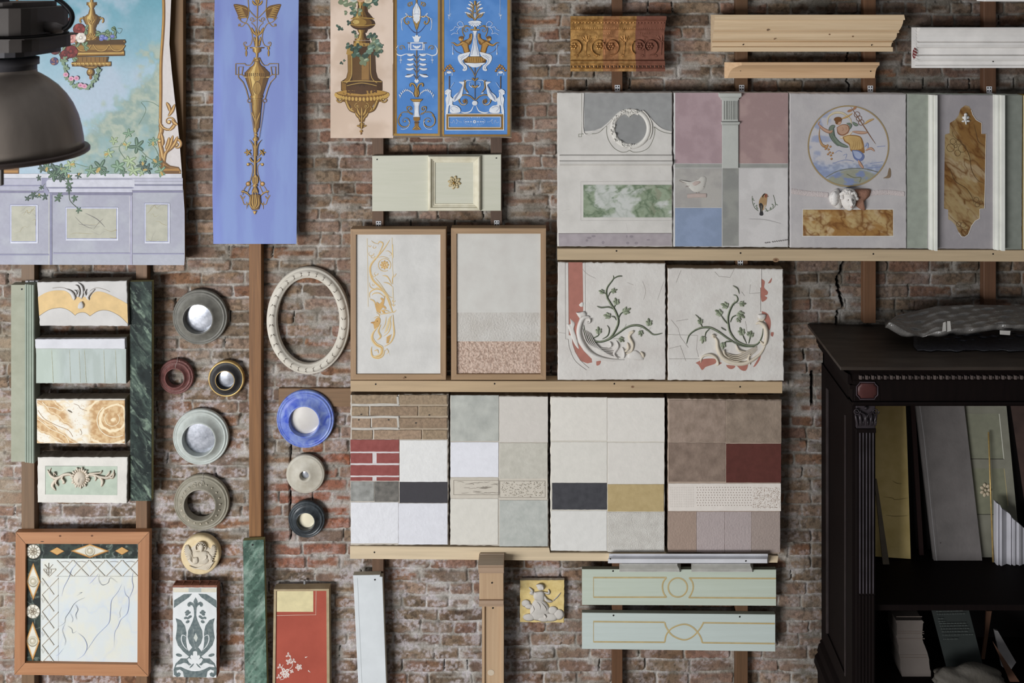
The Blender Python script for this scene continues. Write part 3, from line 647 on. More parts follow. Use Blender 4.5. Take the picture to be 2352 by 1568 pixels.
def canvas2():
    t = thing('lilac_canvas', 'tall lilac-blue canvas strip painted with a gilt neoclassical candelabrum', 'painting', P(587, 560, 0.08))
    def dep(px, py): return 0.078+0.0025*np.sin(py/70+px/50)+0.010*(1-ss(488, 512, px))*np.sin(py/60+1.0)*0.5
    def edge(u, v):
        py = -60+620*v; L = np.interp(py, [-60, 0, 300, 450, 560], [494, 493, 489, 488, 490]); R = np.interp(py, [0, 560], [686, 681]); return L+(R-L)*u, py+0*u
    def colr(px, py):
        n = fbm(px/22, py/120, 33, 4); c = mixc((127, 141, 196), (134, 152, 202), ss(0.3, 0.7, n)); return mixc(c, (122, 132, 204), (1-ss(490, 520, px))*0.5)
    grid('canvas', t, 488, -60, 686, 560, 3, dep, colr, attrmat(0.75, 0.05, 300, 0.02), edge)
    mb = MB(); k = Art(mb, lambda a, b: dep(a, b)+0.0008, 470, 0, 4.752)
    def sym(ax):
        k.axis = ax
    def band(cx, y0, y1, w0, w1):
        k.axis = None
        for f0, f1, c in ((-1, 1, (96, 66, 30)), (-0.9, 0.6, (134, 96, 44)), (-0.72, 0.2, (176, 136, 66)), (-0.5, -0.2, (222, 188, 112))):
            k.fill([(cx+w0*f0, y0), (cx+w0*f1, y0), (cx+w1*f1, y1), (cx+w1*f0, y1)], c)
    sym(575)
    for x in (575,):
        k.axis = None; k.gold([(577, -150), (577, 80), (573, 210)], 14); k.gold([(573, 210), (572, 300), (570, 390)], 7)
    sym(575)
    k.gleaf(582, 60, 630, 5, 26, 8); k.gleaf(578, 50, 600, -30, 24)
    # wings
    k.fill([(668, 105), (690, 75), (740, 55), (830, 46), (822, 90), (800, 140), (780, 190), (755, 215), (748, 160), (720, 165), (690, 200), (672, 190)], (112, 76, 34), True)
    for i in range(7): k.gleaf(690+i*8, 190-i*16, 770+i*9, 200-i*24, 20, -6)
    for i in range(4): k.gleaf(680+i*12, 110-i*6, 760+i*20, 60, 14, -5)
    k.gold([(585, 195), (640, 140), (680, 90)], 9); k.gscroll(640, 215, 26, 150, 500, 10, r1=0.4); k.gold([(590, 215), (615, 235), (640, 240)], 9)
    k.gold([(680, 200), (700, 245), (740, 288), (770, 280)], 8); k.gscroll(765, 272, 18, 60, -200, 9, r1=0.3)
    k.gold([(790, 190), (740, 240), (680, 265), (640, 340), (628, 420), (650, 490), (690, 508), (722, 500)], 9); k.gscroll(704, 474, 24, 80, -230, 9, r1=0.4)
    k.gleaf(697, 510, 697, 545, 30); k.gleaf(697, 545, 697, 618, 22); k.gold([(640, 250), (600, 290), (578, 370)], 8)
    k.gold([(690, -150), (672, 60), (672, 160), (690, 200)], 9)
    k.gleaf(580, 390, 640, 300, 26, 10); k.gleaf(578, 400, 596, 330, 20)
    for a, b in ((610, 400), (600, 440), (596, 470)): k.gleaf(580, 505, a, b, 24, 8)
    band(570, 395, 510, 12, 26); band(572, 515, 528, 80, 76); band(570, 528, 560, 46, 46); band(570, 560, 580, 46, 20); band(570, 580, 625, 14, 10); band(570, 628, 684, 34, 30)
    k.rect(552, 640, 590, 674, (96, 66, 30)); k.rect(558, 646, 584, 668, (190, 150, 80))
    band(571, 684, 715, 28, 48); band(571, 715, 740, 48, 90); band(571, 740, 790, 82, 132); band(571, 790, 845, 136, 138)
    for x in range(446, 700, 21): k.rect(x, 796, x+9, 832, (84, 58, 26))
    k.stroke([(435, 842), (705, 842)], 10, (214, 178, 104), smooth=False)
    band(569, 848, 1045, 128, 62)
    k.axis = 570; k.stroke([(640, 860), (622, 960), (600, 1040)], 6, (104, 74, 34)); k.stroke([(670, 870), (640, 960), (625, 1035)], 5, (104, 74, 34))
    k.axis = None; k.ell(576, 960, 46, 72, (110, 78, 38)); k.ell(575, 960, 38, 64, (178, 140, 76))
    for y in range(910, 1020, 18): k.gleaf(576, y+14, 552, y-6, 9); k.gleaf(576, y+14, 600, y-6, 9)
    k.stroke(spiral(570, 852, 34, 34, 0, 360), 9, (92, 62, 28), smooth=False); k.stroke(spiral(569, 851, 34, 34, 0, 360), 4, (210, 174, 104), smooth=False)
    band(566, 1045, 1070, 70, 68); band(565, 1072, 1400, 60, 30); band(557, 1400, 1450, 30, 14)
    for x in (-36, -18, 0, 18, 36): k.stroke([(563+x, 1085), (559+x*0.55, 1300)], 5, (104, 74, 34), smooth=False)
    for s_ in (-1, 1): k.gleaf(560, 1420, 560+s_*46, 1225, 26, -s_*12)
    k.gleaf(558, 1430, 558, 1215, 20); k.ell(556, 1470, 15, 17, (170, 130, 64)); k.ell(552, 1465, 5, 6, (226, 192, 116)); band(556, 1488, 1520, 14, 34); band(556, 1520, 1540, 34, 20)
    k.axis = 570
    k.gold([(600, 640), (625, 690), (650, 715), (690, 712), (702, 696), (802, 696), (802, 815), (735, 815), (705, 835)], 9, smooth=False)
    k.gold([(735, 815), (722, 730), (772, 730), (772, 845), (720, 900), (690, 970), (656, 1090)], 9, smooth=False)
    k.stroke(spiral(654, 1100, 20, 20, 0, 360), 7, (140, 100, 46), smooth=False); k.gold([(648, 1120), (625, 1300), (592, 1510)], 6)
    # lower half
    k.oy = 270; k.axis = 553
    k.gold([(622, 245), (585, 290), (568, 350), (566, 420)], 24, 'start'); k.axis = None; k.gold([(553, 260), (553, 340), (551, 430), (549, 560), (549, 640)], 28); k.axis = 550
    k.gleaf(565, 490, 608, 436, 24, 6); k.gold([(575, 440), (610, 400)], 6)
    for i in range(5):
        a = math.radians(-90+72*i+20); k.gleaf(630, 380, 630+40*math.cos(a), 380+40*math.sin(a), 20)
    k.gold([(630, 512), (600, 505), (578, 540), (582, 610), (605, 690), (622, 712)], 8); k.axis = None
    for s_, x in ((1, 630), (-1, 474)): k.ell(x, 512, 17, 17, (110, 76, 34)); k.ell(x-3, 509, 11, 11, (220, 180, 100)); k.ell(x, 724, 26, 26, (120, 84, 38)); k.ell(x-2, 722, 17, 17, (190, 148, 76)); k.ell(x-3, 720, 9, 9, (232, 170, 120))
    k.axis = 550; k.gold([(600, 745), (620, 790), (640, 830)], 8); k.gold([(650, 750), (680, 800), (690, 850)], 7)
    k.gold([(710, 850), (685, 900), (668, 945), (640, 940), (645, 920)], 9); k.gold([(700, 805), (650, 820), (610, 860), (590, 920)], 22, 'end'); k.gold([(600, 920), (635, 955), (642, 1000)], 16, 'end')
    k.gleaf(685, 890, 660, 855, 14); k.gleaf(690, 880, 714, 846, 14)
    k.axis = None; k.gleaf(551, 740, 551, 620, 66); k.gleaf(530, 725, 528, 640, 26); k.gleaf(572, 725, 574, 640, 26); k.gleaf(551, 725, 551, 650, 24)
    band(549, 732, 752, 26, 28); band(549, 752, 800, 16, 34)
    for x in (-30, 30, 0): k.gleaf(549, 752, 549+x, 830, 28)
    k.fill([(490, 850), (525, 830), (549, 860), (575, 830), (605, 850), (612, 930), (585, 1005), (520, 1012), (484, 950)], (118, 84, 36)); 
    for s_ in (-1, 1): k.gold([(545+s_*2, 1000), (545+s_*22, 930), (545+s_*12, 830)], 26, 'both'); k.gold([(545+s_*8, 1000), (545+s_*48, 950), (545+s_*40, 860)], 22, 'both')
    k.gold([(545, 1010), (546, 920), (548, 830)], 16, 'both'); k.fill([(524, 1020), (566, 1020), (546, 1064)], (176, 130, 56)); k.fill([(534, 1024), (552, 1024), (543, 1050)], (228, 188, 104))
    build(mb, 'painted_candelabrum', t)
canvas2()

def canvas3():
    t = thing('cream_canvas', 'cream canvas painted with a bronze vase on a pedestal, left of the blue canvas', 'painting', P(832, 317, 0.08))
    def dep(px, py): return 0.08+0.002*np.sin(px/16+py/45)+0.002*np.sin(py/30)
    def colr(px, py):
        n = fbm(px/50, py/50, 37, 4); return mixc((208, 184, 164), (222, 200, 182), ss(0.35, 0.65, n))
    grid('canvas', t, 759, -60, 903, 317, 3, dep, colr, attrmat(0.8, 0.05, 300, 0.02))
    mb = MB(); k = Art(mb, lambda a, b: dep(a, b)+0.0009, 740, 0, 4.751)
    def blk(poly, c): k.fill(poly, c)
    def band(cx, y0, y1, w0, w1):
        for f0, f1, c in ((-1, 1, (66, 42, 22)), (-0.95, 0.45, (112, 78, 34)), (-0.85, 0.05, (154, 116, 52)), (-0.7, -0.35, (206, 172, 94))):
            k.fill([(cx+w0*f0, y0), (cx+w0*f1, y0), (cx+w1*f1, y1), (cx+w1*f0, y1)], c)
    band(440, -100, 60, 60, 52); band(440, 60, 130, 52, 58); band(440, 130, 205, 58, 120)
    for x in (400, 430, 465, 490): k.stroke([(x, 60), (x-2, 180)], 12, (84, 56, 26), smooth=False)
    # belly
    k.ell(440, 258, 138, 72, (64, 40, 22)); k.ell(425, 250, 118, 58, (112, 78, 34)); k.ell(400, 244, 84, 42, (160, 124, 56)); k.ell(370, 240, 36, 22, (208, 176, 98))
    k.stroke([(312, 205), (440, 195), (565, 205)], 12, (176, 138, 66)); k.stroke([(306, 268), (440, 280), (575, 268)], 9, (176, 138, 66))
    band(440, 325, 360, 60, 42); band(436, 360, 420, 30, 52); band(436, 420, 440, 82, 80); band(432, 445, 478, 90, 92)
    # pedestal
    blk([(270, 515), (340, 490), (345, 470), (600, 470), (600, 515), (575, 560), (585, 780), (605, 850), (655, 890), (655, 985), (598, 1015), (265, 1015), (205, 985), (205, 890), (262, 850), (280, 780), (275, 560)], (76, 50, 26))
    blk([(275, 560), (320, 540), (322, 800), (300, 890), (250, 905), (230, 890), (270, 850), (284, 780)], (150, 112, 54)); blk([(330, 600), (520, 600), (520, 880), (330, 880)], (104, 72, 36)); blk([(430, 620), (510, 620), (510, 870), (430, 870)], (150, 110, 58))
    blk([(345, 470), (515, 470), (515, 505), (345, 505)], (178, 140, 70)); blk([(275, 520), (335, 505), (335, 580), (290, 600), (262, 590)], (178, 140, 70))
    blk([(268, 940), (600, 935), (598, 1008), (268, 1008)], (88, 58, 32)); blk([(212, 895), (262, 915), (262, 1005), (212, 978)], (140, 102, 48))
    k.stroke([(212, 892), (430, 882), (650, 892)], 8, (196, 158, 84)); k.stroke([(268, 935), (430, 905), (595, 935)], 7, (196, 158, 84)); k.stroke(spiral(435, 940, 24, 24, 0, 360), 6, (60, 38, 20), smooth=False)
    k.stroke([(322, 600), (322, 800), (300, 870), (262, 905)], 7, (206, 170, 96)); k.stroke([(525, 600), (530, 800), (555, 870), (600, 905)], 7, (190, 150, 78))
    # bracket shelf
    k.ell(433, 1022, 292, 48, (170, 126, 56)); k.fill([(140, 1010), (725, 1010), (715, 1070), (640, 1110), (433, 1135), (225, 1110), (150, 1070)], (120, 82, 34)); k.ell(433, 1012, 270, 34, (182, 138, 64))
    blk([(265, 950), (600, 948), (598, 1012), (433, 1030), (268, 1012)], (88, 58, 32))
    for i in range(22):
        a = math.pi*(i+0.5)/22; k.ell(433-285*math.cos(a), 1030+52*math.sin(a), 15, 22, (206, 164, 84), n=10)
    for s_ in (-1, 1):
        k.gscroll(433+s_*235, 1085, 38, 0 if s_ > 0 else 180, 360*s_+(0 if s_ > 0 else 180), 20)
        k.gold([(433+s_*170, 1100), (433+s_*130, 1190), (433+s_*70, 1220)], 36); k.gold([(433+s_*30, 1110), (433+s_*90, 1150), (433+s_*110, 1200)], 26)
    k.axis = 431
    for w_, y0, y1 in ((150, 1110, 1200), (95, 1200, 1260), (44, 1260, 1330)): k.fill([(431, y0), (431+w_, y0), (431+w_*0.62, y1), (431, y1)], (128, 90, 38))
    k.gscroll(482, 1158, 32, -90, 360, 14); k.gleaf(431, 1270, 480, 1180, 40, 10); k.gleaf(431, 1300, 500, 1225, 34, 8); k.gleaf(431, 1330, 470, 1260, 26); k.gleaf(431, 1400, 486, 1372, 26, -10); k.gleaf(431, 1400, 450, 1340, 22)
    k.axis = None; k.gleaf(431, 1290, 431, 1170, 34); k.gleaf(431, 1340, 431, 1260, 30); k.gleaf(428, 1410, 428, 1330, 34); k.ell(425, 1432, 17, 15, (150, 106, 44)); k.ell(421, 1428, 7, 6, (220, 180, 96)); k.ell(425, 1458, 8, 12, (120, 82, 34))
    rng = random.Random(9)
    def ivy(x, y, r, c):
        for i in range(5):
            a = rng.uniform(0, 6.28); k.leaf(x, y, x+r*math.cos(a), y+r*math.sin(a), r*0.7, c)
        k.leaf(x, y, x+r*0.7, y-r*0.3, r*0.3, tuple(min(255, q+50) for q in c))
    for x, y, r in ((350, 110, 50), (230, 40, 60), (330, 30, 60), (560, 20, 60), (400, 130, 44), (515, 80, 26), (480, 30, 50), (250, 140, 26), (320, 90, 26), (340, 150, 40), (200, 310, 34), (285, 250, 30), (345, 360, 30), (370, 390, 26), (510, 385, 38), (560, 400, 44), (550, 460, 60), (590, 480, 56), (610, 540, 50), (540, 520, 46), (500, 540, 60), (450, 590, 62), (455, 660, 60), (390, 520, 50), (370, 590, 54), (330, 520, 40), (270, 500, 36), (600, 590, 40), (640, 500, 30), (170, 280, 20), (640, 560, 24), (210, 690, 20), (240, 660, 14)):
        ivy(x, y, r, rng.choice([(70, 104, 84), (54, 82, 66), (104, 138, 112), (120, 136, 96)]))
    for x, y, r, c in ((500, 5, 46, (222, 206, 170)), (420, -10, 50, (206, 160, 120)), (345, -5, 40, (190, 196, 180))): k.ell(x, y, r, r*0.7, c); k.ell(x, y, r*.5, r*.35, tuple(q*0.85 for q in c))
    build(mb, 'painted_vase', t)
canvas3()

def canvas4():
    t = thing('blue_canvas', 'bright blue canvas with two gilt-bordered grotesque panels of vases, putti and sphinxes', 'painting', P(1040, 316, 0.08))
    def dep(px, py): return 0.079+0.0018*np.sin(px/22+py/60)+0.002*np.sin(py/35)+0.004*ss(285, 318, py)*np.sin(px/40)
    def edge(u, v):
        px = 902+273*u+0*v; B = np.interp(px, [902, 960, 966, 1030, 1060, 1110, 1150, 1175], [313, 313, 318, 317, 312, 310, 316, 317]); return px, -60+(B+60)*v
    def colr(px, py):
        n = fbm(px/40, py/40, 39, 4); c = mixc((82, 132, 196), (96, 144, 206), ss(0.35, 0.65, n))
        return np.where((py > 312)[..., None], (176, 160, 146), c)
    grid('canvas', t, 902, -60, 1175, 317, 2.5, dep, colr, attrmat(0.75, 0.05, 300, 0.02), edge)
    mb = MB(); k = Art(mb, lambda a, b: dep(a, b)+0.0009, 740, 0, 4.751)
    def vb(x0, x1, y0, y1, c):
        n = 12; k.stroke([((x0+x1)/2, y0+(y1-y0)*i/n) for i in range(n+1)], x1-x0, c, smooth=False)
    def hb(x0, x1, y0, y1, c):
        n = 8; k.stroke([(x0+(x1-x0)*i/n, (y0+y1)/2) for i in range(n+1)], y1-y0, c, smooth=False)
    G = (150, 112, 50); Wt = (226, 230, 236); GB = ((92, 66, 34), (168, 124, 52), (216, 184, 110)); SH = (60, 96, 160)
    vb(1284, 1312, -200, 1490, (96, 80, 62)); vb(770, 800, -200, 1480, (116, 84, 40)); vb(798, 814, -200, 1465, (156, 118, 52)); vb(1262, 1284, -200, 1465, (166, 128, 64)); vb(1308, 1330, -200, 1480, (176, 134, 62)); vb(2020, 2048, -200, 1480, (166, 122, 52)); vb(2048, 2066, -200, 1500, (112, 98, 78))
    hb(780, 1284, 1458, 1482, (176, 134, 60)); hb(1308, 2050, 1466, 1486, (150, 112, 50)); hb(780, 2060, 1486, 1500, (124, 108, 90))
    def WG(pts, w, taper=None): k.stroke(pts, w, (70, 92, 150), taper, dx=2, dy=2); k.stroke(pts, w*0.85, Wt, taper)
    def wleaf(a, b, c, d, w, bend=0): k.leaf(a, b, c, d, w, (110, 130, 175), bend=bend); k.leaf(a, b, c, d, w*0.75, Wt, bend=bend)
    # ---- left panel, axis 1032
    ax = 1030; k.axis = ax
    k.gold([(1032, 10), (1045, 60), (1068, 100), (1070, 200), (1050, 270), (1032, 310)], 8, c=GB); k.fill([(1030, 30), (1048, 60), (1070, 110), (1068, 200), (1052, 250), (1030, 260)], Wt)
    k.stroke([(1032, 150), (1066, 156)], 6, (150, 160, 184)); k.stroke([(1040, 60), (1054, 140)], 5, (170, 180, 200))
    k.gleaf(1030, 330, 1052, 230, 22, c=GB); k.gleaf(1030, 320, 1030, 250, 18, c=GB); k.gold([(1035, -60), (1032, 20)], 14, c=GB)
    k.gscroll(1105, 55, 30, -160, 260, 12, c=GB); k.gold([(1075, 20), (1090, 30), (1076, 60)], 8, c=GB)
    k.gold([(1065, 190), (1110, 180), (1150, 185), (1165, 225), (1140, 262), (1115, 250), (1125, 230)], 15, c=GB)
    k.stroke([(1080, 180), (1110, 190), (1130, 160), (1150, 145), (1140, 175), (1180, 200), (1195, 260), (1185, 330)], 5, Wt); k.stroke([(1180, 200), (1200, 215), (1190, 300)], 3, Wt)
    for i in range(14):
        a = i/13; k.ell(1130-100*a, 270+90*math.sin(a*1.57), 5, 5, (70, 80, 120), n=8)
    k.axis = None; vb(1027, 1034, 320, 390, (88, 84, 90)); k.axis = ax
    k.fill([(1030, 390), (1040, 380), (1050, 400), (1080, 395), (1060, 430), (1056, 455), (1030, 458)], Wt); k.axis = None
    k.rect(930, 465, 1140, 474, (140, 104, 52)); k.rect(962, 462, 1104, 546, Wt); k.rect(972, 474, 1094, 536, (74, 116, 184)); k.rect(976, 478, 1090, 532, (96, 138, 200))
    for s_ in (-1, 1): k.leaf(1032, 530, 1032+s_*44, 494, 16, Wt); k.leaf(1032, 520, 1032+s_*14, 500, 12, Wt)
    k.axis = ax
    for x, y0, y1 in ((1115, 480, 550), (1110, 480, 520)): k.stroke([(x, y0), (x, y1)], 5, Wt, smooth=False)
    k.gscroll(1195, 525, 34, 170, 560, 10, c=GB); k.stroke([(1228, 490), (1255, 540), (1245, 590), (1200, 605), (1150, 590), (1090, 585)], 12, Wt, 'both'); k.stroke([(1240, 560), (1262, 530)], 10, Wt, 'both')
    k.stroke([(1200, 610), (1202, 690)], 4, Wt, smooth=False); wleaf(1185, 655, 1218, 655, 9)
    k.axis = None; vb(1024, 1036, 550, 860, (96, 88, 84)); vb(1026, 1030, 550, 860, (170, 130, 70)); k.axis = ax
    for y, L in ((600, 85), (650, 85), (705, 90), (755, 100), (820, 110)):
        k.stroke([(1035, y+40), (1070, y-5), (1030+L, y-4)], 7, (110, 96, 80)); wleaf(1060, y-12, 1038+L+10, y-4+(18 if y > 800 else 0), 24+L*0.06, 10)
    k.axis = ax; k.fill([(1030, 880), (1038, 858), (1056, 880), (1040, 905), (1030, 905)], Wt)
    k.gold([(1036, 1060), (1050, 1020), (1042, 960), (1062, 920), (1095, 915), (1098, 945)], 20, c=GB); k.axis = None; k.gold([(1028, 960), (1028, 1060)], 26, c=GB); k.axis = ax
    k.stroke([(1060, 1050), (1090, 1000), (1140, 985), (1190, 1020), (1212, 1070)], 4, Wt)
    for i in range(9):
        a = i/8; x = 1070+140*a; y = 1030-50*math.sin(a*3.0)+30*a; wleaf(x, y, x+10, y-26, 12); 
    k.fill([(1030, 1080), (1102, 1080), (1085, 1100), (1068, 1112), (1030, 1112)], (96, 68, 34)); k.fill([(1030, 1084), (1092, 1084), (1070, 1108), (1030, 1108)], (184, 142, 70))
    k.fill([(1030, 1112), (1068, 1112), (1056, 1160), (1056, 1230), (1066, 1275), (1030, 1275)], Wt); k.stroke([(1060, 1115), (1050, 1180), (1058, 1270)], 7, (160, 166, 184))
    k.fill([(1030, 1278), (1066, 1278), (1064, 1310), (1044, 1326), (1030, 1326)], (150, 108, 46)); k.fill([(1030, 1345), (1050, 1345), (1052, 1375), (1080, 1415), (1030, 1420)], (146, 106, 48)); k.stroke([(1030, 1338), (1056, 1336)], 16, (110, 78, 38)); k.gleaf(1036, 1380, 1075, 1412, 18, c=GB)
    k.gold([(1070, 1250), (1100, 1240), (1135, 1190), (1132, 1160)], 8, c=GB); k.gscroll(1105, 1190, 32, -10, -380, 11, c=GB)
    k.gold([(1075, 1240), (1120, 1225), (1180, 1225), (1220, 1260)], 8, c=GB); k.gscroll(1158, 1325, 82, -60, 400, 14, c=GB, r1=0.25); k.stroke(spiral(1158, 1330, 88, 40, 60, 200, 8), 4, Wt, smooth=False)
    # ---- right panel, axis 1666
    ax = 1666; k.axis = ax
    k.stroke([(1942, -60), (1942, 150)], 4, (190, 206, 230), smooth=False)
    for a, b in ((1925, 150), (1960, 160), (1930, 175), (1955, 175), (1944, 210)): k.stroke([(1942, 165), ((a+1942)/2+6, (b+165)/2), (a, b)], 4, Wt)
    for (x, y, L, w) in ((1700, 60, 45, 24), (1700, 100, 60, 26), (1690, 150, 80, 26), (1690, 30, 34, 18)): wleaf(1690, y+40, 1690+L*1.1, y-16, w, -12); k.gleaf(1672, y+50, 1690+L*0.6, y, 14, c=GB)
    k.gold([(1668, 220), (1700, 180), (1710, 140)], 12, c=GB); k.gold([(1668, 220), (1690, 170), (1680, 60)], 12, c=GB); k.gleaf(1700, 200, 1760, 140, 16, 8, c=GB)
    k.axis = None; k.gold([(1668, 10), (1668, 60)], 26, c=GB); k.gold([(1668, 130), (1668, 210)], 28, 'both', c=GB); k.gleaf(1668, 205, 1668, 140, 14, c=WHT); k.axis = ax
    for a in (12, 35, 58, 82): wleaf(1668, 232, 1668+math.sin(math.radians(a))*72, 232+math.cos(math.radians(a))*56+6, 30)
    k.axis = None; k.ell(1668, 240, 26, 14, Wt); k.gold([(1618, 325), (1718, 325)], 17, c=GB); k.gold([(1668, 295), (1668, 320)], 26, c=GB)
    k.axis = ax; k.fill([(1666, 335), (1690, 335), (1680, 400), (1688, 470), (1708, 560), (1718, 615), (1666, 615)], Wt); k.stroke([(1684, 345), (1674, 440), (1700, 600)], 8, (160, 168, 190)); k.stroke([(1668, 420), (1680, 560)], 5, (180, 186, 204))
    k.fill([(1666, 615), (1745, 618), (1790, 650), (1782, 685), (1720, 700), (1666, 700)], (110, 76, 32)); k.fill([(1666, 620), (1738, 624), (1776, 652), (1740, 680), (1666, 684)], (178, 134, 66)); k.fill([(1666, 690), (1780, 684), (1740, 715), (1690, 735), (1666, 735)], Wt)
    for x in (1680, 1700, 1722, 1745): k.stroke([(x, 625), (x+8, 680)], 5, (110, 78, 36), smooth=False)
    k.gscroll(1758, 325, 38, -100, 280, 9, c=GB); k.gold([(1715, 300), (1760, 280), (1800, 300), (1800, 350), (1780, 400)], 9, c=GB)
    k.stroke([(1790, 290), (1800, 250), (1830, 235), (1858, 260), (1830, 290), (1790, 290), (1850, 300), (1880, 290), (1900, 320), (1935, 335)], 5, (205, 218, 240)); k.stroke([(1830, 300), (1860, 340), (1850, 370), (1890, 360), (1925, 380)], 5, (205, 218, 240))
    # winged figures
    Fl = ((120, 82, 36), (184, 136, 66), (216, 174, 104))
    k.fill([(1700, 365), (1725, 372), (1735, 420), (1790, 445), (1790, 480), (1725, 490), (1700, 440)], Fl[0], True); k.gold([(1706, 372), (1710, 430), (1760, 470)], 22, c=Fl)
    for i in range(4): k.gleaf(1712+i*14, 400+i*14, 1740+i*14, 480+i*6, 14, c=Fl)
    k.fill([(1740, 470), (1800, 445), (1830, 470), (1800, 520), (1780, 580), (1725, 570), (1735, 520)], Fl[0], True); k.fill([(1748, 478), (1795, 455), (1818, 475), (1790, 520), (1772, 570), (1738, 560), (1745, 520)], Fl[1], True)
    k.gold([(1800, 470), (1860, 495), (1900, 470), (1930, 470)], 26, 'end', c=Fl); k.ell(1818, 425, 26, 24, Fl[1]); k.ell(1815, 410, 28, 15, Fl[0]); k.ell(1826, 430, 12, 12, Fl[2])
    k.stroke([(1920, 490), (1870, 560), (1800, 590)], 4, (120, 100, 90)); k.stroke([(1905, 490), (1906, 595)], 4, Wt, smooth=False); k.ell(1906, 585, 6, 14, Wt)
    k.fill([(1714, 565), (1780, 580), (1840, 600), (1852, 640), (1830, 690), (1790, 730), (1800, 765), (1780, 775), (1752, 760), (1755, 720), (1790, 690), (1800, 660), (1770, 640), (1735, 610)], Wt, True); k.stroke([(1750, 600), (1810, 640), (1810, 680), (1770, 730)], 6, (150, 160, 186)); k.stroke([(1780, 600), (1825, 630)], 5, (150, 160, 186))
    k.stroke([(1768, 735), (1776, 755), (1795, 745)], 5, (110, 120, 150))
    k.gold([(1670, 830), (1690, 780), (1740, 710)], 7, c=GB); k.axis = None; vb(1663, 1670, 735, 1110, (96, 88, 84)); k.axis = ax
    k.gleaf(1668, 880, 1700, 852, 18, c=GB); k.gleaf(1668, 885, 1690, 850, 16, c=GB)
    k.stroke([(1668, 940), (1700, 950), (1725, 930), (1720, 900), (1695, 905)], 9, Wt, 'end'); k.stroke([(1700, 880), (1750, 875), (1772, 910)], 7, Wt, 'both'); k.gold([(1740, 1010), (1775, 960), (1772, 890), (1790, 880)], 15, 'both', c=GB)
    k.gleaf(1668, 960, 1700, 930, 22, c=GB); wleaf(1735, 1020, 1764, 1010, 14)
    k.gold([(1675, 1090), (1720, 1050), (1780, 1035), (1830, 1060), (1840, 1110)], 12, c=GB); k.gscroll(1785, 1105, 50, 0, 400, 12, c=GB, r1=0.2); k.ell(1780, 1108, 16, 20, (140, 100, 50)); k.stroke(spiral(1785, 1100, 46, 40, 20, 120, 6), 4, Wt, smooth=False)
    k.stroke([(1680, 1150), (1710, 1210), (1770, 1230), (1820, 1220)], 13, Wt, 'both'); k.edome(1668, 1125, 28, 26, 0.001, Wt)
    # sphinx
    k.fill([(1780, 890), (1840, 895), (1800, 930), (1830, 990), (1895, 1050), (1900, 1110), (1850, 1090), (1810, 1050), (1795, 980)], Wt, True)
    for i in range(5): k.stroke([(1800+i*6, 930+i*18), (1840+i*6, 1000+i*16), (1890, 1070+i*8)], 4, (140, 150, 176))
    k.fill([(1925, 985), (1960, 972), (1990, 995), (1990, 1025), (1970, 1040), (1985, 1080), (1978, 1150), (1985, 1230), (1960, 1232), (1950, 1160), (1935, 1150), (1940, 1200), (1925, 1232), (1835, 1228), (1825, 1190), (1860, 1155), (1910, 1140), (1905, 1080), (1930, 1050)], Wt, True)
    k.stroke([(1930, 1000), (1950, 1030), (1945, 1080), (1960, 1140)], 5, (140, 150, 176)); k.stroke([(1850, 1180), (1900, 1160), (1930, 1180), (1900, 1215)], 6, (160, 170, 196)); k.stroke([(1975, 1000), (1992, 1012)], 4, (120, 130, 160))
    k.stroke([(1946, 830), (1946, 970)], 9, (108, 84, 60), smooth=False); k.fill([(1920, 775), (1976, 775), (1960, 800), (1936, 800)], (170, 126, 60)); k.leaf(1922, 790, 1972, 790, 26, Wt)
    for dx, dy in ((-36, -20), (-18, -40), (0, -20), (18, -44), (34, -22), (-6, -56), (52, 0), (-50, 4)): k.ell(1946+dx, 770+dy, 14, 13, (118, 78, 36)); k.ell(1943+dx, 767+dy, 8, 8, (206, 152, 76))
    k.stroke([(1915, 790), (1914, 825)], 6, Wt, smooth=False); k.stroke([(1982, 790), (1984, 820)], 6, Wt, smooth=False); k.stroke([(1935, 960), (1915, 930), (1895, 900)], 5, (190, 206, 230))
    # plinth
    k.axis = None; k.frame(1346, 1238, 1986, 1422, 8, Wt); k.frame(1355, 1247, 1978, 1413, 22, (150, 110, 44)); k.frame(1377, 1272, 1948, 1392, 6, Wt)
    k.axis = 1663; k.ell(1663, 1328, 17, 17, Wt); k.ell(1663, 1328, 8, 8, (110, 140, 196))
    for a in range(-75, 90, 15): x = 1663+112*math.cos(math.radians(a)); y = 1328+42*math.sin(math.radians(a)); k.leaf(x, y, x+6, y-10, 6, (176, 198, 232))
    for a in (1690, 1720, 1745): k.leaf(a, 1328, a+22, 1328, 12, (196, 212, 238))
    for pts in ([(1800, 1330), (1830, 1326), (1860, 1300), (1850, 1326), (1862, 1352)], [(1875, 1345), (1890, 1310), (1905, 1340), (1930, 1328)]): k.stroke(pts, 4, (176, 198, 232))
    k.axis = None
    build(mb, 'painted_grotesques', t)
canvas4()

# ---------------------------------------------------------------- mouldings, top right
def holes(mb, d, pts, r=2.0):
    a = Art(mb, d+0.0008, 0, 0, 1)
    for x, y in pts: a.ell(x, y, r, r, (24, 20, 18), n=10)

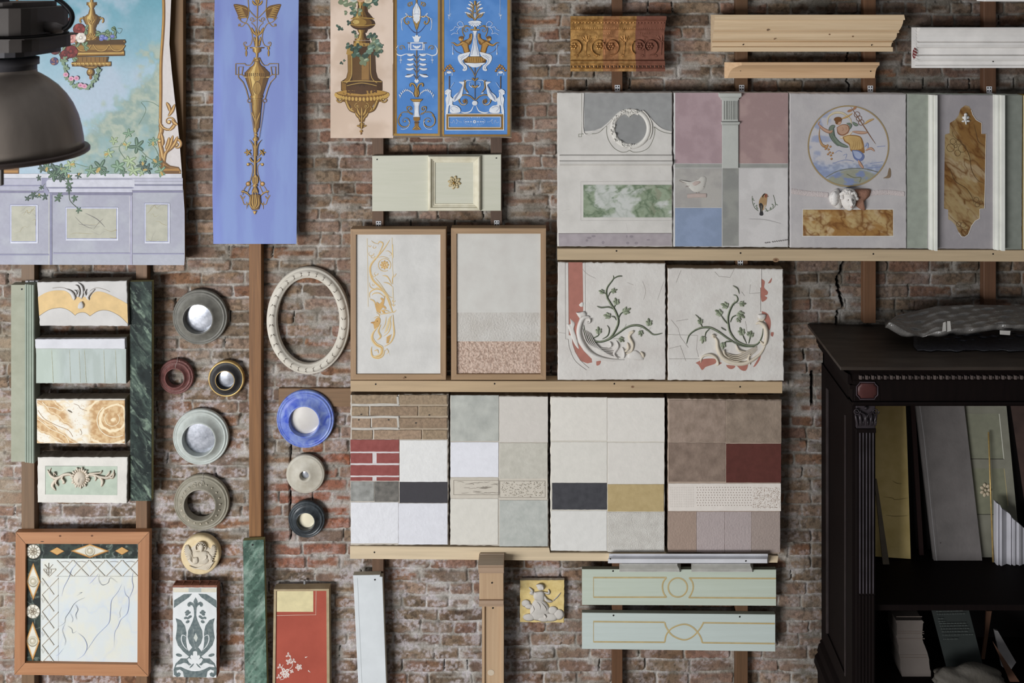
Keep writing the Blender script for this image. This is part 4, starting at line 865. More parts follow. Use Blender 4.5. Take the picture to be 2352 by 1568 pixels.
def gilded():
    t = thing('gilded_moulding', 'carved frieze moulding sample, gilded at left fading to bare red bole at right', 'moulding', P(1418, 162, 0.1))
    prof = [(37, .15), (43, .155), (46, .145), (48, .13), (57, .118), (68, .105), (69, .09), (100, .08), (138, .086), (140, .105), (146, .112), (148, .104), (155, .104), (158, .112), (164, .112)]
    def wp(L): return [(Z(y, d), d) for y, d in L]
    secs = [(1310.5, 1385, (214, 164, 96), (150, 108, 58), 0.5), (1385, 1421, (196, 138, 92), (146, 98, 62), 0.4), (1421, 1460, (214, 160, 98), (150, 108, 60), 0.5), (1460, 1527, (134, 84, 66), (116, 70, 54), 0.0)]
    for i, (a, b, c, c2, me) in enumerate(secs):
        mb = MB(); m = M(c, c2, scale=40, rough=0.42 if me else 0.6, metal=me, bump=0.1, bscale=80)
        p = wp(prof)+[(Z(164, .05), .05), (Z(37, .05), .05)]
        mb.prism(p, X(a, .1), X(b, .1), m, off=(lambda d: (d-0.1)*0.06) if i == 3 else None)
        k = Art(mb, 0.0, 1280, 0, 5.88)
        def rel(d): k.d = d
        x0 = (a-1280)*5.88; x1 = (b-1280)*5.88
        rel(0.122); x = x0+10
        while x < x1-8: k.edome(x+18, 305, 16, 17, 0.006, m); x += 44
        rel(0.106); x = x0+6
        while x < x1-8: k.stroke([(x, 345), (x+4, 392)], 12, m, relief=0.004, smooth=False); k.edome(x+15, 358, 9, 13, 0.004, m); x += 29
        rel(0.105); x = x0+8
        while x < x1-10: k.rect(x, 885, x+14, 918, (58, 36, 22)); k.edome(x+33, 900, 12, 15, 0.005, m); x += 55
        # scrolls
        def inx(v): return x0-20 <= v <= x1+20
        rel(0.081)
        for cx, fl in ((220, 1), (565, -1), (725, 1), (1105, -1), (1250, 1)):
            pts = spiral(cx, 630, 118, 60, 90 if fl > 0 else 90, 90-fl*330, 22)
            pts = [q for q in pts if x0 <= q[0] <= x1]
            runs = []
            for q in pts:
                if runs and math.hypot(q[0]-runs[-1][-1][0], q[1]-runs[-1][-1][1]) < 60: runs[-1].append(q)
                else: runs.append([q])
            for r in runs:
                if len(r) > 2: k.stroke(r, 20, m, relief=0.013, smooth=False)
            if x0-5 <= cx <= x1+10:
                for q in range(6):
                    an = q*1.047; k.edome(cx+30*math.cos(an), 625+32*math.sin(an), 19, 19, 0.009, m)
                k.edome(cx, 625, 13, 13, 0.011, m)
        for cx in (395, 912, 1410):
            if x0 < cx < x1:
                for dx, dy, w_ in ((0, -90, 34), (-60, -60, 24), (60, -60, 24), (-80, -10, 18), (75, -15, 18), (-40, 20, 16), (40, 20, 16)):
                    if x0 < cx+dx < x1: k.leaf(cx, 570, cx+dx, 525+dy, w_, m, relief=0.008)
                k.stroke([(cx, 540), (cx-4, 640), (cx-10, 740)], 14, m, relief=0.006)
        for cx in (650, 1180):
            if x0 < cx < x1:
                for dx in (-60, -35, -12, 12, 35, 60):
                    if x0 < cx+dx < x1: k.edome(cx+dx, 455-abs(20-abs(dx))*0.2, 15, 17, 0.008, m)
                if x0 < cx-55 and cx+55 < x1: k.leaf(cx-55, 500, cx+55, 500, 26, m, relief=0.007)
                k.stroke([(cx, 520), (cx-6, 640), (cx, 780)], 12, m, relief=0.006)
        for cx in (260, 420, 520, 720, 880, 1040, 1150, 1330):
            if x0 < cx < x1-30: k.stroke(spiral(cx, 760, 26, 8, 200, 480, 8), 11, m, relief=0.007, smooth=False); k.edome(cx, 480 if cx % 40 else 500, 13, 13, 0.006, m)
        build(mb, 'gilded_section' if me else 'bare_bole_section', t)
gilded()

def crown(prof, pxl, pxr, mat_, lean_l, lean_r, back=0.05):
    # prof (py, depth); ends mitred: x = base + lean*(depth)
    mb = MB(); n = len(prof)
    pl = [(Z(y, d), d) for y, d in prof]+[(Z(prof[-1][0], back), back), (Z(prof[0][0], back), back)]
    xl, xr = X(pxl, 0.1), X(pxr, 0.1)
    v = [(xl+lean_l*(d-.1), -d, z) for z, d in pl]+[(xr+lean_r*(d-.1), -d, z) for z, d in pl]; n = len(pl)
    mb.add(v, [(i, (i+1) % n, n+(i+1) % n, n+i) for i in range(n)], mat_)
    for b in (0, n): mb.add([v[b+i] for i in range(n)], tess([(p[0], p[1]) for p in pl]), mat_)
    return mb
pine = wood((232, 206, 170), 'x', (206, 176, 138))
mb = crown([(34, .176), (44, .182), (45.5, .182), (46.5, .170), (52, .168), (60, .160), (68, .146), (71.5, .136), (72, .140), (74, .142), (75.5, .138), (76.5, .126), (84, .124), (90, .114), (93.5, .100), (94.5, .092), (96, .098), (97, .100), (98, .090), (106, .084), (107.5, .084), (108.5, .096), (118.5, .096)], 1636, 2052, pine, 0.0, 0.42)
k = Art(mb, 0.142, 1600, 0, 3.1277)
for x, y, r in ((1272, 186, 12), (1075, 186, 7), (512, 215, 10)): k.d = 0.152; k.ell(x, y, r, r*0.8, (150, 122, 96)); k.ell(x, y, r*0.5, r*0.4, (116, 90, 70))
k.d = 0.126
for x, y in ((955, 247), (1122, 262), (560, 280)): k.ell(x, y, 7, 5, (140, 106, 78))
holes(mb, .0915, [(1707, 102.5), (2002, 103.5)], 1.6)
solo(mb, 'cornice_sample', 'long bare pine cornice moulding with knots and two screw holes, the larger of two', 'moulding')
mb = crown([(143, .13), (150, .132), (151, .120), (154, .105), (157, .091), (165, .076), (178, .066), (179.5, .064)], 1688, 2015, wood((222, 186, 146), 'x', (196, 156, 116)), 1.0, 0.05)
holes(mb, .08, [(1701, 162), (2000, 163.5)], 1.6)
solo(mb, 'cornice_sample', 'slim bare pine moulding hanging below the long knotty pine cornice', 'moulding')
wht = plaster((242, 238, 234), bump=0.06)
mb = crown([(63, .175), (66, .180), (67, .172), (74, .156), (84, .140), (94, .136), (95, .128), (96.5, .128), (98, .142), (103, .140), (109, .126), (111, .104), (127, .104), (128.5, .124), (134, .124), (139, .114), (141, .100), (149, .100), (151, .112), (156, .112)], 2101, 2440, wht, 0.0, 0.0)
k = Art(mb, 0.12, 1600, 0, 3.1277)
k.d = 0.113; k.fill([(1554, 360), (1566, 340), (1584, 365), (1582, 395), (1560, 430), (1550, 400)], (132, 62, 62))
for i in range(12): k.d = 0.135; y = 205+i*22; k.stroke([(1558, y-6), (1572, y+4), (1590, y+12)], 4, (226, 222, 220))
holes(mb, .107, [(2281, 141)], 1.8)
solo(mb, 'cornice_sample', 'white primed cornice moulding with a ragged red-marked left end at the right edge', 'moulding')
mb = MB(); mb.box(X(2262, .15), X(2440, .15), -.05, -.15, Z(3.5, .15), Z(-40, .15), wht, .002)
solo(mb, 'cornice_sample', 'pale moulding just showing its lower edge at the top right corner', 'moulding')

# ---------------------------------------------------------------- sage panel with rosette
def sage():
    t = thing('sage_panel', 'sage green wooden board with a raised square frame and small gilded rosette', 'panel', P(1002, 485, 0.08))
    mb = MB(); g = wood((204, 202, 186), 'x', (194, 194, 176)); mb.slab([(855, 358), (1151, 355), (1151, 484), (855, 485)], .05, .075, g, bev=.0015); holes(mb, .075, [(866, 366), (1140, 363)], 1.6)
    build(mb, 'board', t)
    mb = MB(); c = M((222, 216, 194), (206, 198, 172), scale=20, bump=0.05)
    x0, y0, x1, y1 = 983, 358, 1104, 484
    prof = [(0, .075), (0.5, .092), (3, .098), (6, .098), (8, .092), (9, .086), (12, .084), (13, .080), (16, .079), (17, .0755)]
    def rg(o, d): return [P(x0+o, y0+o*0.9, d), P(x1-o, y0+o*0.9, d), P(x1-o, y1-o, d), P(x0+o, y1-o, d)]
    v = []
    for o, d in prof: v += rg(o, d)
    mb.add(v, [(i*4+j, i*4+(j+1) % 4, (i+1)*4+(j+1) % 4, (i+1)*4+j) for i in range(len(prof)-1) for j in range(4)], c)
    build(mb, 'raised_frame', t)
    mb = MB(); k = Art(mb, .0755, 840, 300, 6.03); w_ = M((204, 192, 160), (176, 152, 100), scale=60, bump=0.05, mix=0.5); go = M((190, 150, 80), rough=0.4, metal=0.4, bump=0)
    for i in range(8):
        a = i*math.pi/4+0.2; k.edome(1228+66*math.cos(a), 718+68*math.sin(a), 26, 22, 0.006, w_, math.degrees(a)); k.edome(1228+40*math.cos(a+.4), 718+40*math.sin(a+.4), 26, 13, 0.010, w_, math.degrees(a+.4)); k.edome(1228+84*math.cos(a), 718+86*math.sin(a), 8, 8, 0.0065, go)
    k.edome(1220, 726, 18, 18, .014, go)
    o = build(mb, 'rosette', t); o['label'] = 'cream and gilt rosette'
sage()

# ---------------------------------------------------------------- upper row of painted plaster panels
PL = plaster((214, 210, 204), (200, 196, 190), 0.10)
EDGE = plaster((150, 132, 112), (120, 104, 88), 0.3)
def marble(nm, t, x0, y0, x1, y1, d, fn, rough=0.45, step=1.2, mask=None, label=None):
    o = grid(nm, t, x0, y0, x1, y1, step, d, fn, attrmat(rough, 0.02, 200, 0.02, 0.3))
    return o
def face_relief(mb, c, rx, rz, ry, m, tilt=0.0):
    def fn(x, y, z):
        return 1.0
    v = []; f = []; nu, nv = 48, 36
    for j in range(nv+1):
        t = math.pi*j/nv
        for i in range(nu+1):
            a = math.pi*i/nu
            x, y, z = -math.sin(t)*math.cos(a), math.sin(t)*math.sin(a), math.cos(t)
            b = lambda X0, Z0, s1, s2, h: h*math.exp(-((x-X0)/s1)**2-((z-Z0)/s2)**2)
            g = b(0, -0.08, .12, .24, .16)+b(0, -.2, .17, .1, .14)-b(.33, .12, .17, .11, .13)-b(-.33, .12, .17, .11, .13)+b(.33, .1, .09, .06, .07)+b(-.33, .1, .09, .06, .07)+b(.45, -.25, .2, .2, .07)+b(-.45, -.25, .2, .2, .07)+b(0, -.42, .2, .05, .08)-b(0, -.48, .18, .025, .05)+b(0, -.55, .15, .05, .08)+b(0, -.76, .2, .12, .07)+b(.3, .3, .25, .06, .04)+b(-.3, .3, .25, .06, .04)
            wd = 1-0.18*max(0, -z)**1.5
            X_, Y_, Z_ = x*rx*wd, y*ry*(1+g*1.6), z*rz
            v.append((c[0]+X_*math.cos(tilt)-Z_*math.sin(tilt), c[1]-Y_, c[2]+X_*math.sin(tilt)+Z_*math.cos(tilt)))
    for j in range(nv):
        for i in range(nu): f.append((j*(nu+1)+i, (j+1)*(nu+1)+i, (j+1)*(nu+1)+i+1, j*(nu+1)+i+1))
    mb.add(v, f, m, True)
def hmould(mb, x0, x1, L, m):
    mb.prism([(Z(y, d), d) for y, d in L], X(x0, .12), X(x1, .12), m)

def panelA():
    t = thing('shield_panel', 'white plaster panel with a grey shield, round rocaille frame and green marble strip', 'panel', P(1412, 568, .11))
    d = .120
    mb = MB(); mb.slab([(1280, 213), (1544, 213), (1545, 567), (1280, 566)], .05, d, PL, plaster((206, 200, 194)), rough=0.5, seed=2, bev=.004)
    k = Art(mb, d, 1260, 180, 3.733)
    k.fill([(85, 1332), (1055, 1328), (1055, 1436), (90, 1438)], (172, 162, 166)); k.stroke([(85, 1330), (1055, 1328)], 4, (110, 100, 104), smooth=False)
    rng = random.Random(3)
    for i in range(9): k.ell(rng.uniform(120, 1000), rng.uniform(1350, 1420), rng.uniform(6, 20), rng.uniform(5, 14), (150, 140, 146))
    for pts in ([(110, 1135), (185, 1122)], [(385, 1290), (412, 1315)], [(665, 1240), (680, 1310)], [(665, 1385), (685, 1432)], [(950, 770), (960, 815)]): k.stroke(pts, 4, (150, 144, 142), 'both', smooth=False)
    grey = paint((152, 152, 152))
    k.fill([(305, 128), (1055, 128), (1055, 452), (1005, 440), (950, 415), (900, 370), (860, 330), (820, 300), (770, 278), (700, 268), (630, 280), (580, 310), (540, 345), (500, 385), (450, 425), (395, 446), (305, 454)], (156, 156, 155))
    k.stroke([(300, 128), (300, 460), (400, 455), (455, 432), (510, 385), (545, 350)], 14, PL, relief=.004); k.stroke([(868, 335), (910, 382), (960, 425), (1010, 447), (1056, 457)], 14, PL, relief=.004)
    ln = (104, 104, 88)
    k.stroke([(285, 128), (285, 475)], 3, ln, smooth=False); k.frame(256, 476, 284, 502, 3, (120, 124, 96)); k.stroke([(285, 476), (390, 474), (440, 458), (495, 410), (497, 460), (515, 530), (560, 595), (620, 630), (665, 630), (695, 618), (730, 632), (800, 625), (860, 590), (900, 510), (912, 440), (905, 415), (950, 445), (1000, 465), (1056, 474)], 4, ln)
    k.stroke([(278, 1215), (278, 885), (1055, 880)], 1.6, (170, 164, 160), smooth=False); k.stroke([(278, 1218), (1055, 1218)], 1.6, (176, 170, 166), smooth=False)
    build(mb, 'plaster_slab', t)
    mb = MB(); W2 = plaster((222, 218, 210), bump=0.2, bs=150); k = Art(mb, d, 1260, 180, 3.733)
    k.ell(700, 428, 142, 140, (146, 146, 145)); k.stroke(spiral(700, 428, 160, 160, -60, 85, 30), 40, W2, relief=.012, smooth=False); k.stroke(spiral(700, 428, 150, 150, 85, 300, 36), 42, W2, relief=.009, smooth=False); k.stroke(spiral(700, 428, 186, 186, -55, 30, 20), 14, W2, relief=.008, smooth=False)
    for i in range(40):
        a = math.radians(85+i*5.2); r = 152+rng.uniform(-18, 18); k.edome(700+r*math.cos(a), 428+r*math.sin(a), rng.uniform(8, 18), rng.uniform(5, 10), .011+rng.uniform(0, .006), W2, math.degrees(a)+90)
    for i in range(9): k.leaf(700+(i-4)*18, 275+abs(i-4)*4, 690+(i-4)*10, 335-abs(i-4)*10, 18, W2, relief=.016)
    for a in (100, 82, 66): k.stroke(spiral(700+(80-a)*1.5, 560, 34, 22, 10, 170, 10), 12, W2, relief=.012, smooth=False)
    o = build(mb, 'rocaille_frame', t)
    mb = MB(); hmould(mb, 1285, 1543.5, [(355, .118), (357, .132), (358, .134), (368, .133), (369, .138), (371, .145), (376, .146), (380.5, .126), (380.5, .118)], PL); build(mb, 'dado_moulding', t)
    def fn(px, py):
        n = fbm(px/40+5, py/22+px/70, 12, 5); r1 = ridge(px/30+n*1.5, py/24+n*2-px/55, 14, 4, 7); n2 = fbm(px/9, py/9, 18, 4)
        ga = ss(0.40, 0.6, n+0.22*ss(1440, 1500, px)*(1-ss(1500, 1560, px)*0.3)+0.2*(1-ss(1352, 1372, px+(n-.5)*60))-0.14*ss(1358, 1372, px+(n-.5)*50)*(1-ss(1405, 1425, px+(n-.5)*50))*(1-ss(465, 485, py)))
        c = mixc((198, 200, 194), (150, 166, 136), ga); c = mixc(c, (128, 146, 112), ss(0.5, 0.7, n2)*ga*0.6); c = mixc(c, (140, 132, 108), ss(0.55, 0.68, fbm(px/14, py/12, 25, 4))*ss(1450, 1540, px)*0.6)
        return mixc(c, (84, 108, 76), r1*0.75*(0.3+0.7*ga))
    marble('green_marble_strip', t, 1340, 424.5, 1543, 499, d+.0012, fn)
panelA()

def bird(k, S_, x, y, painted):
    pass
def panelB():
    t = thing('column_panel', 'plaster panel of pink, grey, blue and white fields with a small fluted column and two birds', 'panel', P(1680, 568, .11))
    d = .120
    mb = MB(); mb.slab([(1548, 213), (1811, 214), (1811, 568), (1547, 567)], .05, d, plaster((208, 206, 204)), plaster((200, 196, 194)), rough=0.6, seed=3, bev=.004); build(mb, 'plaster_slab', t)
    def field(nm, x0, y0, x1, y1, ca, cb, lift=.0012):
        s_ = 3.733; return grid(nm, t, 1530+x0/s_, 180+y0/s_, 1530+x1/s_, 180+y1/s_, 3, d+lift, lambda px, py: mixc(ca, cb, ss(.35, .65, fbm(px/28, py/28, int(x0)+3, 4))), attrmat(.85, .08, 120, .03, .15))
    field('pink_field', 78, 124, 477, 729, (176, 152, 156), (166, 142, 146)); field('pink_field', 622, 124, 1046, 729, (172, 146, 142), (160, 134, 132))
    field('grey_band', 76, 734, 476, 766, (158, 158, 152), (150, 150, 146)); field('grey_band', 622, 734, 1046, 766, (156, 156, 150), (146, 146, 142))
    field('grey_field', 76, 771, 476, 1106, (176, 172, 166), (164, 160, 156)); field('grey_band', 483, 772, 621, 1436, (152, 152, 146), (140, 140, 136)); field('blue_field', 76, 1111, 476, 1440, (142, 156, 182), (134, 148, 172)); field('white_field', 627, 770, 1043, 1434, (206, 202, 200), (198, 194, 192))
    mb = MB(); k = Art(mb, d+.001, 1530, 180, 3.733); c = plaster((190, 192, 184), bump=0.1); s_ = 3.733
    def bx(x0, x1, y0, y1, h, m=c): mb.box(X(1530+x0/s_, d), X(1530+x1/s_, d), -d, -d-h, Z(180+y1/s_, d), Z(180+y0/s_, d), m, .0015)
    bx(478, 617, 395, 768, .012); bx(480, 615, 175, 366, .012); bx(447, 638, 122, 152, .030); bx(454, 630, 152, 162, .024); bx(466, 620, 162, 180, .018); bx(470, 628, 370, 384, .020); bx(474, 622, 384, 393, .016)
    k.d = d+.0125
    for x in (504, 533, 566, 595): k.stroke([(x, 198), (x, 352)], 13, plaster((170, 172, 164)), smooth=False); k.stroke([(x-9, 196), (x-9, 354)], 5, c, relief=.005, smooth=False); k.stroke([(x+9, 196), (x+9, 354)], 5, c, relief=.005, smooth=False)
    build(mb, 'fluted_column', t)
    mb = MB(); k = Art(mb, d+.0015, 1530, 180, 3.733); w_ = plaster((204, 200, 192)); pk = plaster((190, 172, 164)); dk = plaster((150, 134, 126))
    k.dome([(108, 870), (190, 884), (240, 876), (290, 858), (300, 842), (325, 838), (345, 858), (338, 900), (325, 945), (285, 970), (240, 972), (205, 945), (180, 915), (140, 890)], .007, w_); k.dome([(212, 900), (250, 878), (295, 876), (302, 892), (270, 915), (235, 925)], .0095, pk)
    for p in ([(110, 876), (160, 896), (210, 908)], [(165, 930), (230, 915), (290, 905), (325, 930)], [(290, 862), (310, 850)], [(240, 885), (290, 880)]): k.d = d+.006; k.stroke(p, 4, dk)
    k.d = d+.0015; k.stroke([(255, 965), (262, 990)], 5, dk, smooth=False); k.stroke([(275, 965), (285, 990)], 5, dk, smooth=False); k.stroke([(180, 1010), (260, 1003), (345, 1004)], 36, pk, relief=.004)
    build(mb, 'bird_relief', t)
    mb = MB(); k = Art(mb, d+.002, 1530, 180, 3.733)
    k.fill([(822, 1005), (835, 990), (855, 988), (870, 1000), (866, 1030), (862, 1070), (852, 1105), (830, 1130), (812, 1130), (796, 1095), (796, 1055), (805, 1030)], (176, 142, 100), True); k.fill([(822, 1010), (838, 988), (852, 990), (836, 1005), (830, 1025)], (50, 44, 42), True); k.fill([(848, 990), (868, 996), (860, 1022), (846, 1016)], (150, 84, 64), True)
    k.leaf(862, 1008, 878, 1012, 8, (120, 100, 84)); k.ell(853, 1004, 3, 3, (30, 26, 26)); k.fill([(796, 1080), (812, 1066), (832, 1090), (826, 1130), (834, 1165), (822, 1176), (800, 1168), (806, 1130)], (58, 56, 58), True); k.stroke([(815, 1090), (820, 1140)], 5, (140, 130, 110)); k.leaf(850, 1080, 840, 1125, 12, (196, 184, 170))
    for p in ([(738, 1008), (740, 1060), (760, 1110), (790, 1136)], [(850, 1138), (900, 1125), (935, 1090), (930, 1040), (918, 1000)]): k.stroke(p, 4, (96, 108, 78))
    rng = random.Random(5)
    for x, y in ((742, 1040), (752, 1080), (765, 1100), (778, 1120), (865, 1135), (890, 1125), (915, 1110), (940, 1080), (912, 1085)): k.leaf(x, y, x+rng.uniform(-14, 14), y+rng.uniform(-26, -10), 7, (104, 124, 92)); k.leaf(x, y, x+rng.uniform(4, 18), y+rng.uniform(-16, 10), 6, (120, 136, 108))
    x = 845
    while x < 1035: k.stroke([(x, 1412-(x-845)*0.14), (x+6, 1404-(x-845)*0.14), (x+11, 1414-(x-845)*0.14), (x+17, 1406-(x-845)*0.14)], 3.5, (104, 98, 94)); x += rng.choice([16, 19, 30])
    k.stroke([(705, 1205), (850, 1212), (985, 1245)], 6, (180, 176, 174), 'both')
    build(mb, 'painted_goldfinch', t)
panelB()

def brownmarble(sx, sy, seed, angle=0.0, dark=1.0):
    def fn(px, py):
        u = px*math.cos(angle)+py*math.sin(angle); v = -px*math.sin(angle)+py*math.cos(angle)
        n = fbm(u/sx, v/sy, seed, 5); r = ridge(u/sx*1.1+n, v/sy*0.9+n, seed+3, 3, 14); r2 = ridge(u/sx*2.2, v/sy*2.2+n*2, seed+6, 3, 12)
        c = mixc((186, 160, 112), (160, 118, 66), ss(.4, .62, n)); c = mixc(c, (204, 184, 150), ss(.56, .72, fbm(u/sx*1.5, v/sy*1.5, seed+9, 4))*0.7)
        c = mixc(c, (112, 70, 34), r*0.85); c = mixc(c, (126, 80, 44), r2*0.45)
        return c*dark
    return fn
def panelC():
    t = thing('roundel_panel', 'grey-white plaster panel with painted flying figure roundel, cherub head and ochre marble strip', 'panel', P(1949, 571, .11))
    d = .120
    mb = MB(); mb.slab([(1814, 214), (2082, 216), (2083, 571), (1815, 569)], .05, d, plaster((190, 185, 184), (178, 173, 174)), plaster((226, 222, 220)), rough=0.5, seed=4, bev=.005)
    k = Art(mb, d, 1800, 180, 3.733); w_ = plaster((204, 192, 190), bump=0.5, bs=140)
    k.stroke([(65, 965), (200, 985), (380, 1000)], 46, w_, relief=.004); k.stroke([(740, 985), (880, 975), (1035, 990)], 44, w_, relief=.004)
    k.frame(160, 1118, 944, 1356, 6, (222, 218, 214)); build(mb, 'plaster_slab', t)
    # roundel
    cx, cy, rx, ry = 1948.6, 335.3, 91.5, 95.5
    def edge(u, v):
        r = v; a = u*2*math.pi; return cx+rx*r*np.cos(a), cy+ry*r*np.sin(a)
    def fn(px, py):
        n = fbm(px/25, py/16, 52, 5); n2 = fbm(px/9, py/5, 55, 3)
        c = mixc((196, 192, 194), (186, 184, 190), n)
        sea = ss(366, 384, py+14*(n2-.5)); c = mixc(c, mixc((160, 172, 196), (124, 138, 168), ss(.35, .6, n2)), sea*0.65)
        cl = ss(.52, .66, n)*ss(1925, 1895, px); c = mixc(c, (126, 140, 178), np.clip(cl, 0, 1)*0.5)
        g = ss(0, 6, 76-np.hypot((px-1962)/1.15, py-461)); c = mixc(c, mixc((150, 150, 122), (122, 134, 168), ss(.45, .6, n)), g*0.85)
        return c
    grid('roundel_ground', t, 0, 0, 200, 120, 1, d+.0012, fn, attrmat(.8, .04, 200, .03), edge)
    mb = MB(); k = Art(mb, d+.0018, 1800, 180, 3.733)
    k.stroke(spiral(555, 580, 344, 344, 0, 360, 72), 12, (166, 144, 104), smooth=False)
    for i, v_ in enumerate(k.mb.v): pass
    sk = ((150, 104, 78), (196, 156, 130)); gr = ((84, 98, 84), (122, 138, 116)); oc = ((156, 112, 60), (204, 168, 108)); bl = ((110, 122, 164), (168, 178, 206))
    def br(p, w, c, tp='both'): k.stroke(p, w, c[0], tp); k.stroke(p, w*0.68, c[1], tp, dx=-1.5, dy=-1.5)
    br([(375, 400), (385, 330), (440, 295), (510, 300), (570, 350), (580, 400)], 18, ((186, 162, 116), (214, 200, 168)))
    br([(470, 580), (420, 500), (410, 430), (440, 405)], 50, gr); br([(410, 470), (470, 555), (555, 590)], 34, gr); br([(540, 385), (575, 400), (560, 440)], 24, gr); br([(590, 375), (615, 395), (640, 400)], 26, gr)
    k.fill([(455, 420), (500, 395), (550, 400), (565, 440), (540, 480), (495, 490), (462, 470)], sk[0], True); k.fill([(460, 422), (500, 400), (545, 405), (556, 440), (532, 470), (498, 480), (470, 462)], sk[1], True)
    br([(300, 395), (340, 435), (395, 460), (420, 445)], 28, sk); br([(590, 455), (660, 465), (720, 465)], 26, sk); br([(295, 400), (300, 380), (312, 372)], 12, sk); br([(460, 395), (470, 370)], 24, sk)
    k.ell(470, 372, 24, 30, sk[1]); k.ell(466, 352, 36, 22, (126, 84, 50)); k.ell(455, 370, 14, 24, (126, 84, 50)); br([(495, 345), (540, 330), (590, 300)], 16, oc)
    k.stroke([(486, 362), (496, 372), (488, 376)], 3, (130, 84, 62)); k.stroke([(505, 420), (512, 440), (500, 450)], 3, sk[0]); k.stroke([(535, 415), (540, 440)], 3, sk[0])
    br([(478, 505), (530, 500), (590, 455)], 30, ((190, 164, 136), (222, 206, 184)))
    k.fill([(505, 500), (560, 485), (650, 495), (680, 540), (690, 600), (690, 640), (650, 630), (580, 625), (560, 570), (520, 540)], oc[0], True); k.fill([(515, 503), (560, 492), (645, 502), (668, 545), (670, 600), (580, 610), (566, 560), (530, 535)], oc[1], True)
    for i in range(5): br([(560+i*18, 500), (600+i*16, 550), (580+i*22, 615)], 8, oc)
    k.fill([(585, 615), (650, 620), (690, 660), (680, 700), (640, 710), (600, 680)], bl[0], True); k.fill([(592, 620), (640, 628), (672, 660), (650, 690), (612, 672)], bl[1], True); br([(690, 590), (715, 560), (722, 600)], 20, bl)
    br([(640, 700), (660, 740), (685, 770)], 24, sk); br([(700, 620), (745, 600), (780, 625)], 20, sk); br([(680, 765), (672, 775)], 14, sk)
    br([(575, 245), (640, 340), (700, 430), (745, 500), (790, 565)], 8, ((110, 74, 50), (150, 106, 76))); k.leaf(590, 270, 545, 285, 22, (170, 124, 92)); k.leaf(595, 270, 625, 240, 22, (170, 124, 92))
    for q in (0, 1, 2): k.stroke(spiral(628+q*18, 310+q*34, 24, 24, 0, 360, 14), 5, (128, 92, 72), smooth=False)
    br([(690, 395), (730, 365), (775, 348)], 20, oc); br([(310, 420), (305, 500), (330, 570), (380, 590)], 26, ((146, 104, 62), (186, 148, 104)), 'start')
    for x, y in ((350, 580), (375, 575), (400, 585), (360, 605), (385, 610), (380, 650), (405, 660), (410, 690), (395, 635), (420, 640)): k.ell(x, y, 10, 9, (160, 112, 70)); k.ell(x-2, y-2, 5, 4, (204, 168, 116))
    for p in ([(440, 640), (470, 620), (500, 630)], [(510, 660), (540, 650), (530, 690)], [(800, 585), (870, 580)], [(720, 770), (830, 760)], [(740, 730), (850, 715)], [(420, 730), (520, 700), (600, 710)]): k.stroke(p, 4, (134, 146, 186))
    k.stroke([(360, 850), (450, 800), (560, 775), (690, 775), (810, 805)], 6, (120, 122, 104)); k.stroke([(540, 820), (600, 850), (660, 850), (650, 890)], 6, (128, 128, 104))
    k.fill([(850, 855), (885, 835), (895, 800), (905, 768), (918, 790), (912, 850)], (138, 116, 92), True)
    build(mb, 'painted_figure', t)
    # cherub head
    mb = MB(); w_ = plaster((226, 222, 218), (214, 208, 202), 0.25, 120); tc = plaster((160, 118, 98), (136, 98, 80), 0.4, 100)
    k = Art(mb, d, 1800, 180, 3.733)
    k.dome([(385, 1010), (410, 970), (460, 945), (490, 1000), (500, 1100), (470, 1118), (420, 1090), (390, 1050)], .035, w_); k.dome([(610, 950), (680, 945), (745, 955), (735, 1010), (690, 1060), (700, 1130), (640, 1110), (605, 1060)], .03, tc)
    for i in range(3): k.dome([(400, 1000+i*30), (440, 960+i*30), (480, 1000+i*25), (450, 1060+i*18), (410, 1045+i*20)], .05, w_)
    c = P(1800+549/3.733, 180+1035/3.733, d+.01); face_relief(mb, c, .043, .063, .062, w_, 0.12)
    rng = random.Random(8)
    for i in range(26):
        a = math.radians(195+i*6.2) ; r = .042+rng.uniform(-.004, .004); mb.ball((c[0]+math.cos(a)*r*1.02-.004, c[1]-.018-rng.uniform(0, .016), c[2]-math.sin(a)*.058), .012, .012, .010, w_, 8, 6)
    for i in range(12): mb.ball((c[0]+rng.uniform(-.028, .026), c[1]-.048+rng.uniform(-.003, .003), c[2]+.047+rng.uniform(-.006, .008)), .010, .009, .008, w_, 8, 6)
    e = M((60, 44, 38), bump=0)
    for sx in (-1, 1): mb.ball((c[0]+sx*.0145, c[1]-.0555, c[2]+.008), .0035, .002, .0022, e, 8, 6)
    mb.ball((c[0]+.003, c[1]-.0605, c[2]-.030), .008, .003, .0022, M((170, 110, 96), bump=0), 8, 6)
    o = build(mb, 'cherub_head', t)
    marble('ochre_marble_strip', t, 1844.2, 481.5, 2051, 541.5, d+.0013, brownmarble(38, 26, 60, 0.5))
panelC()

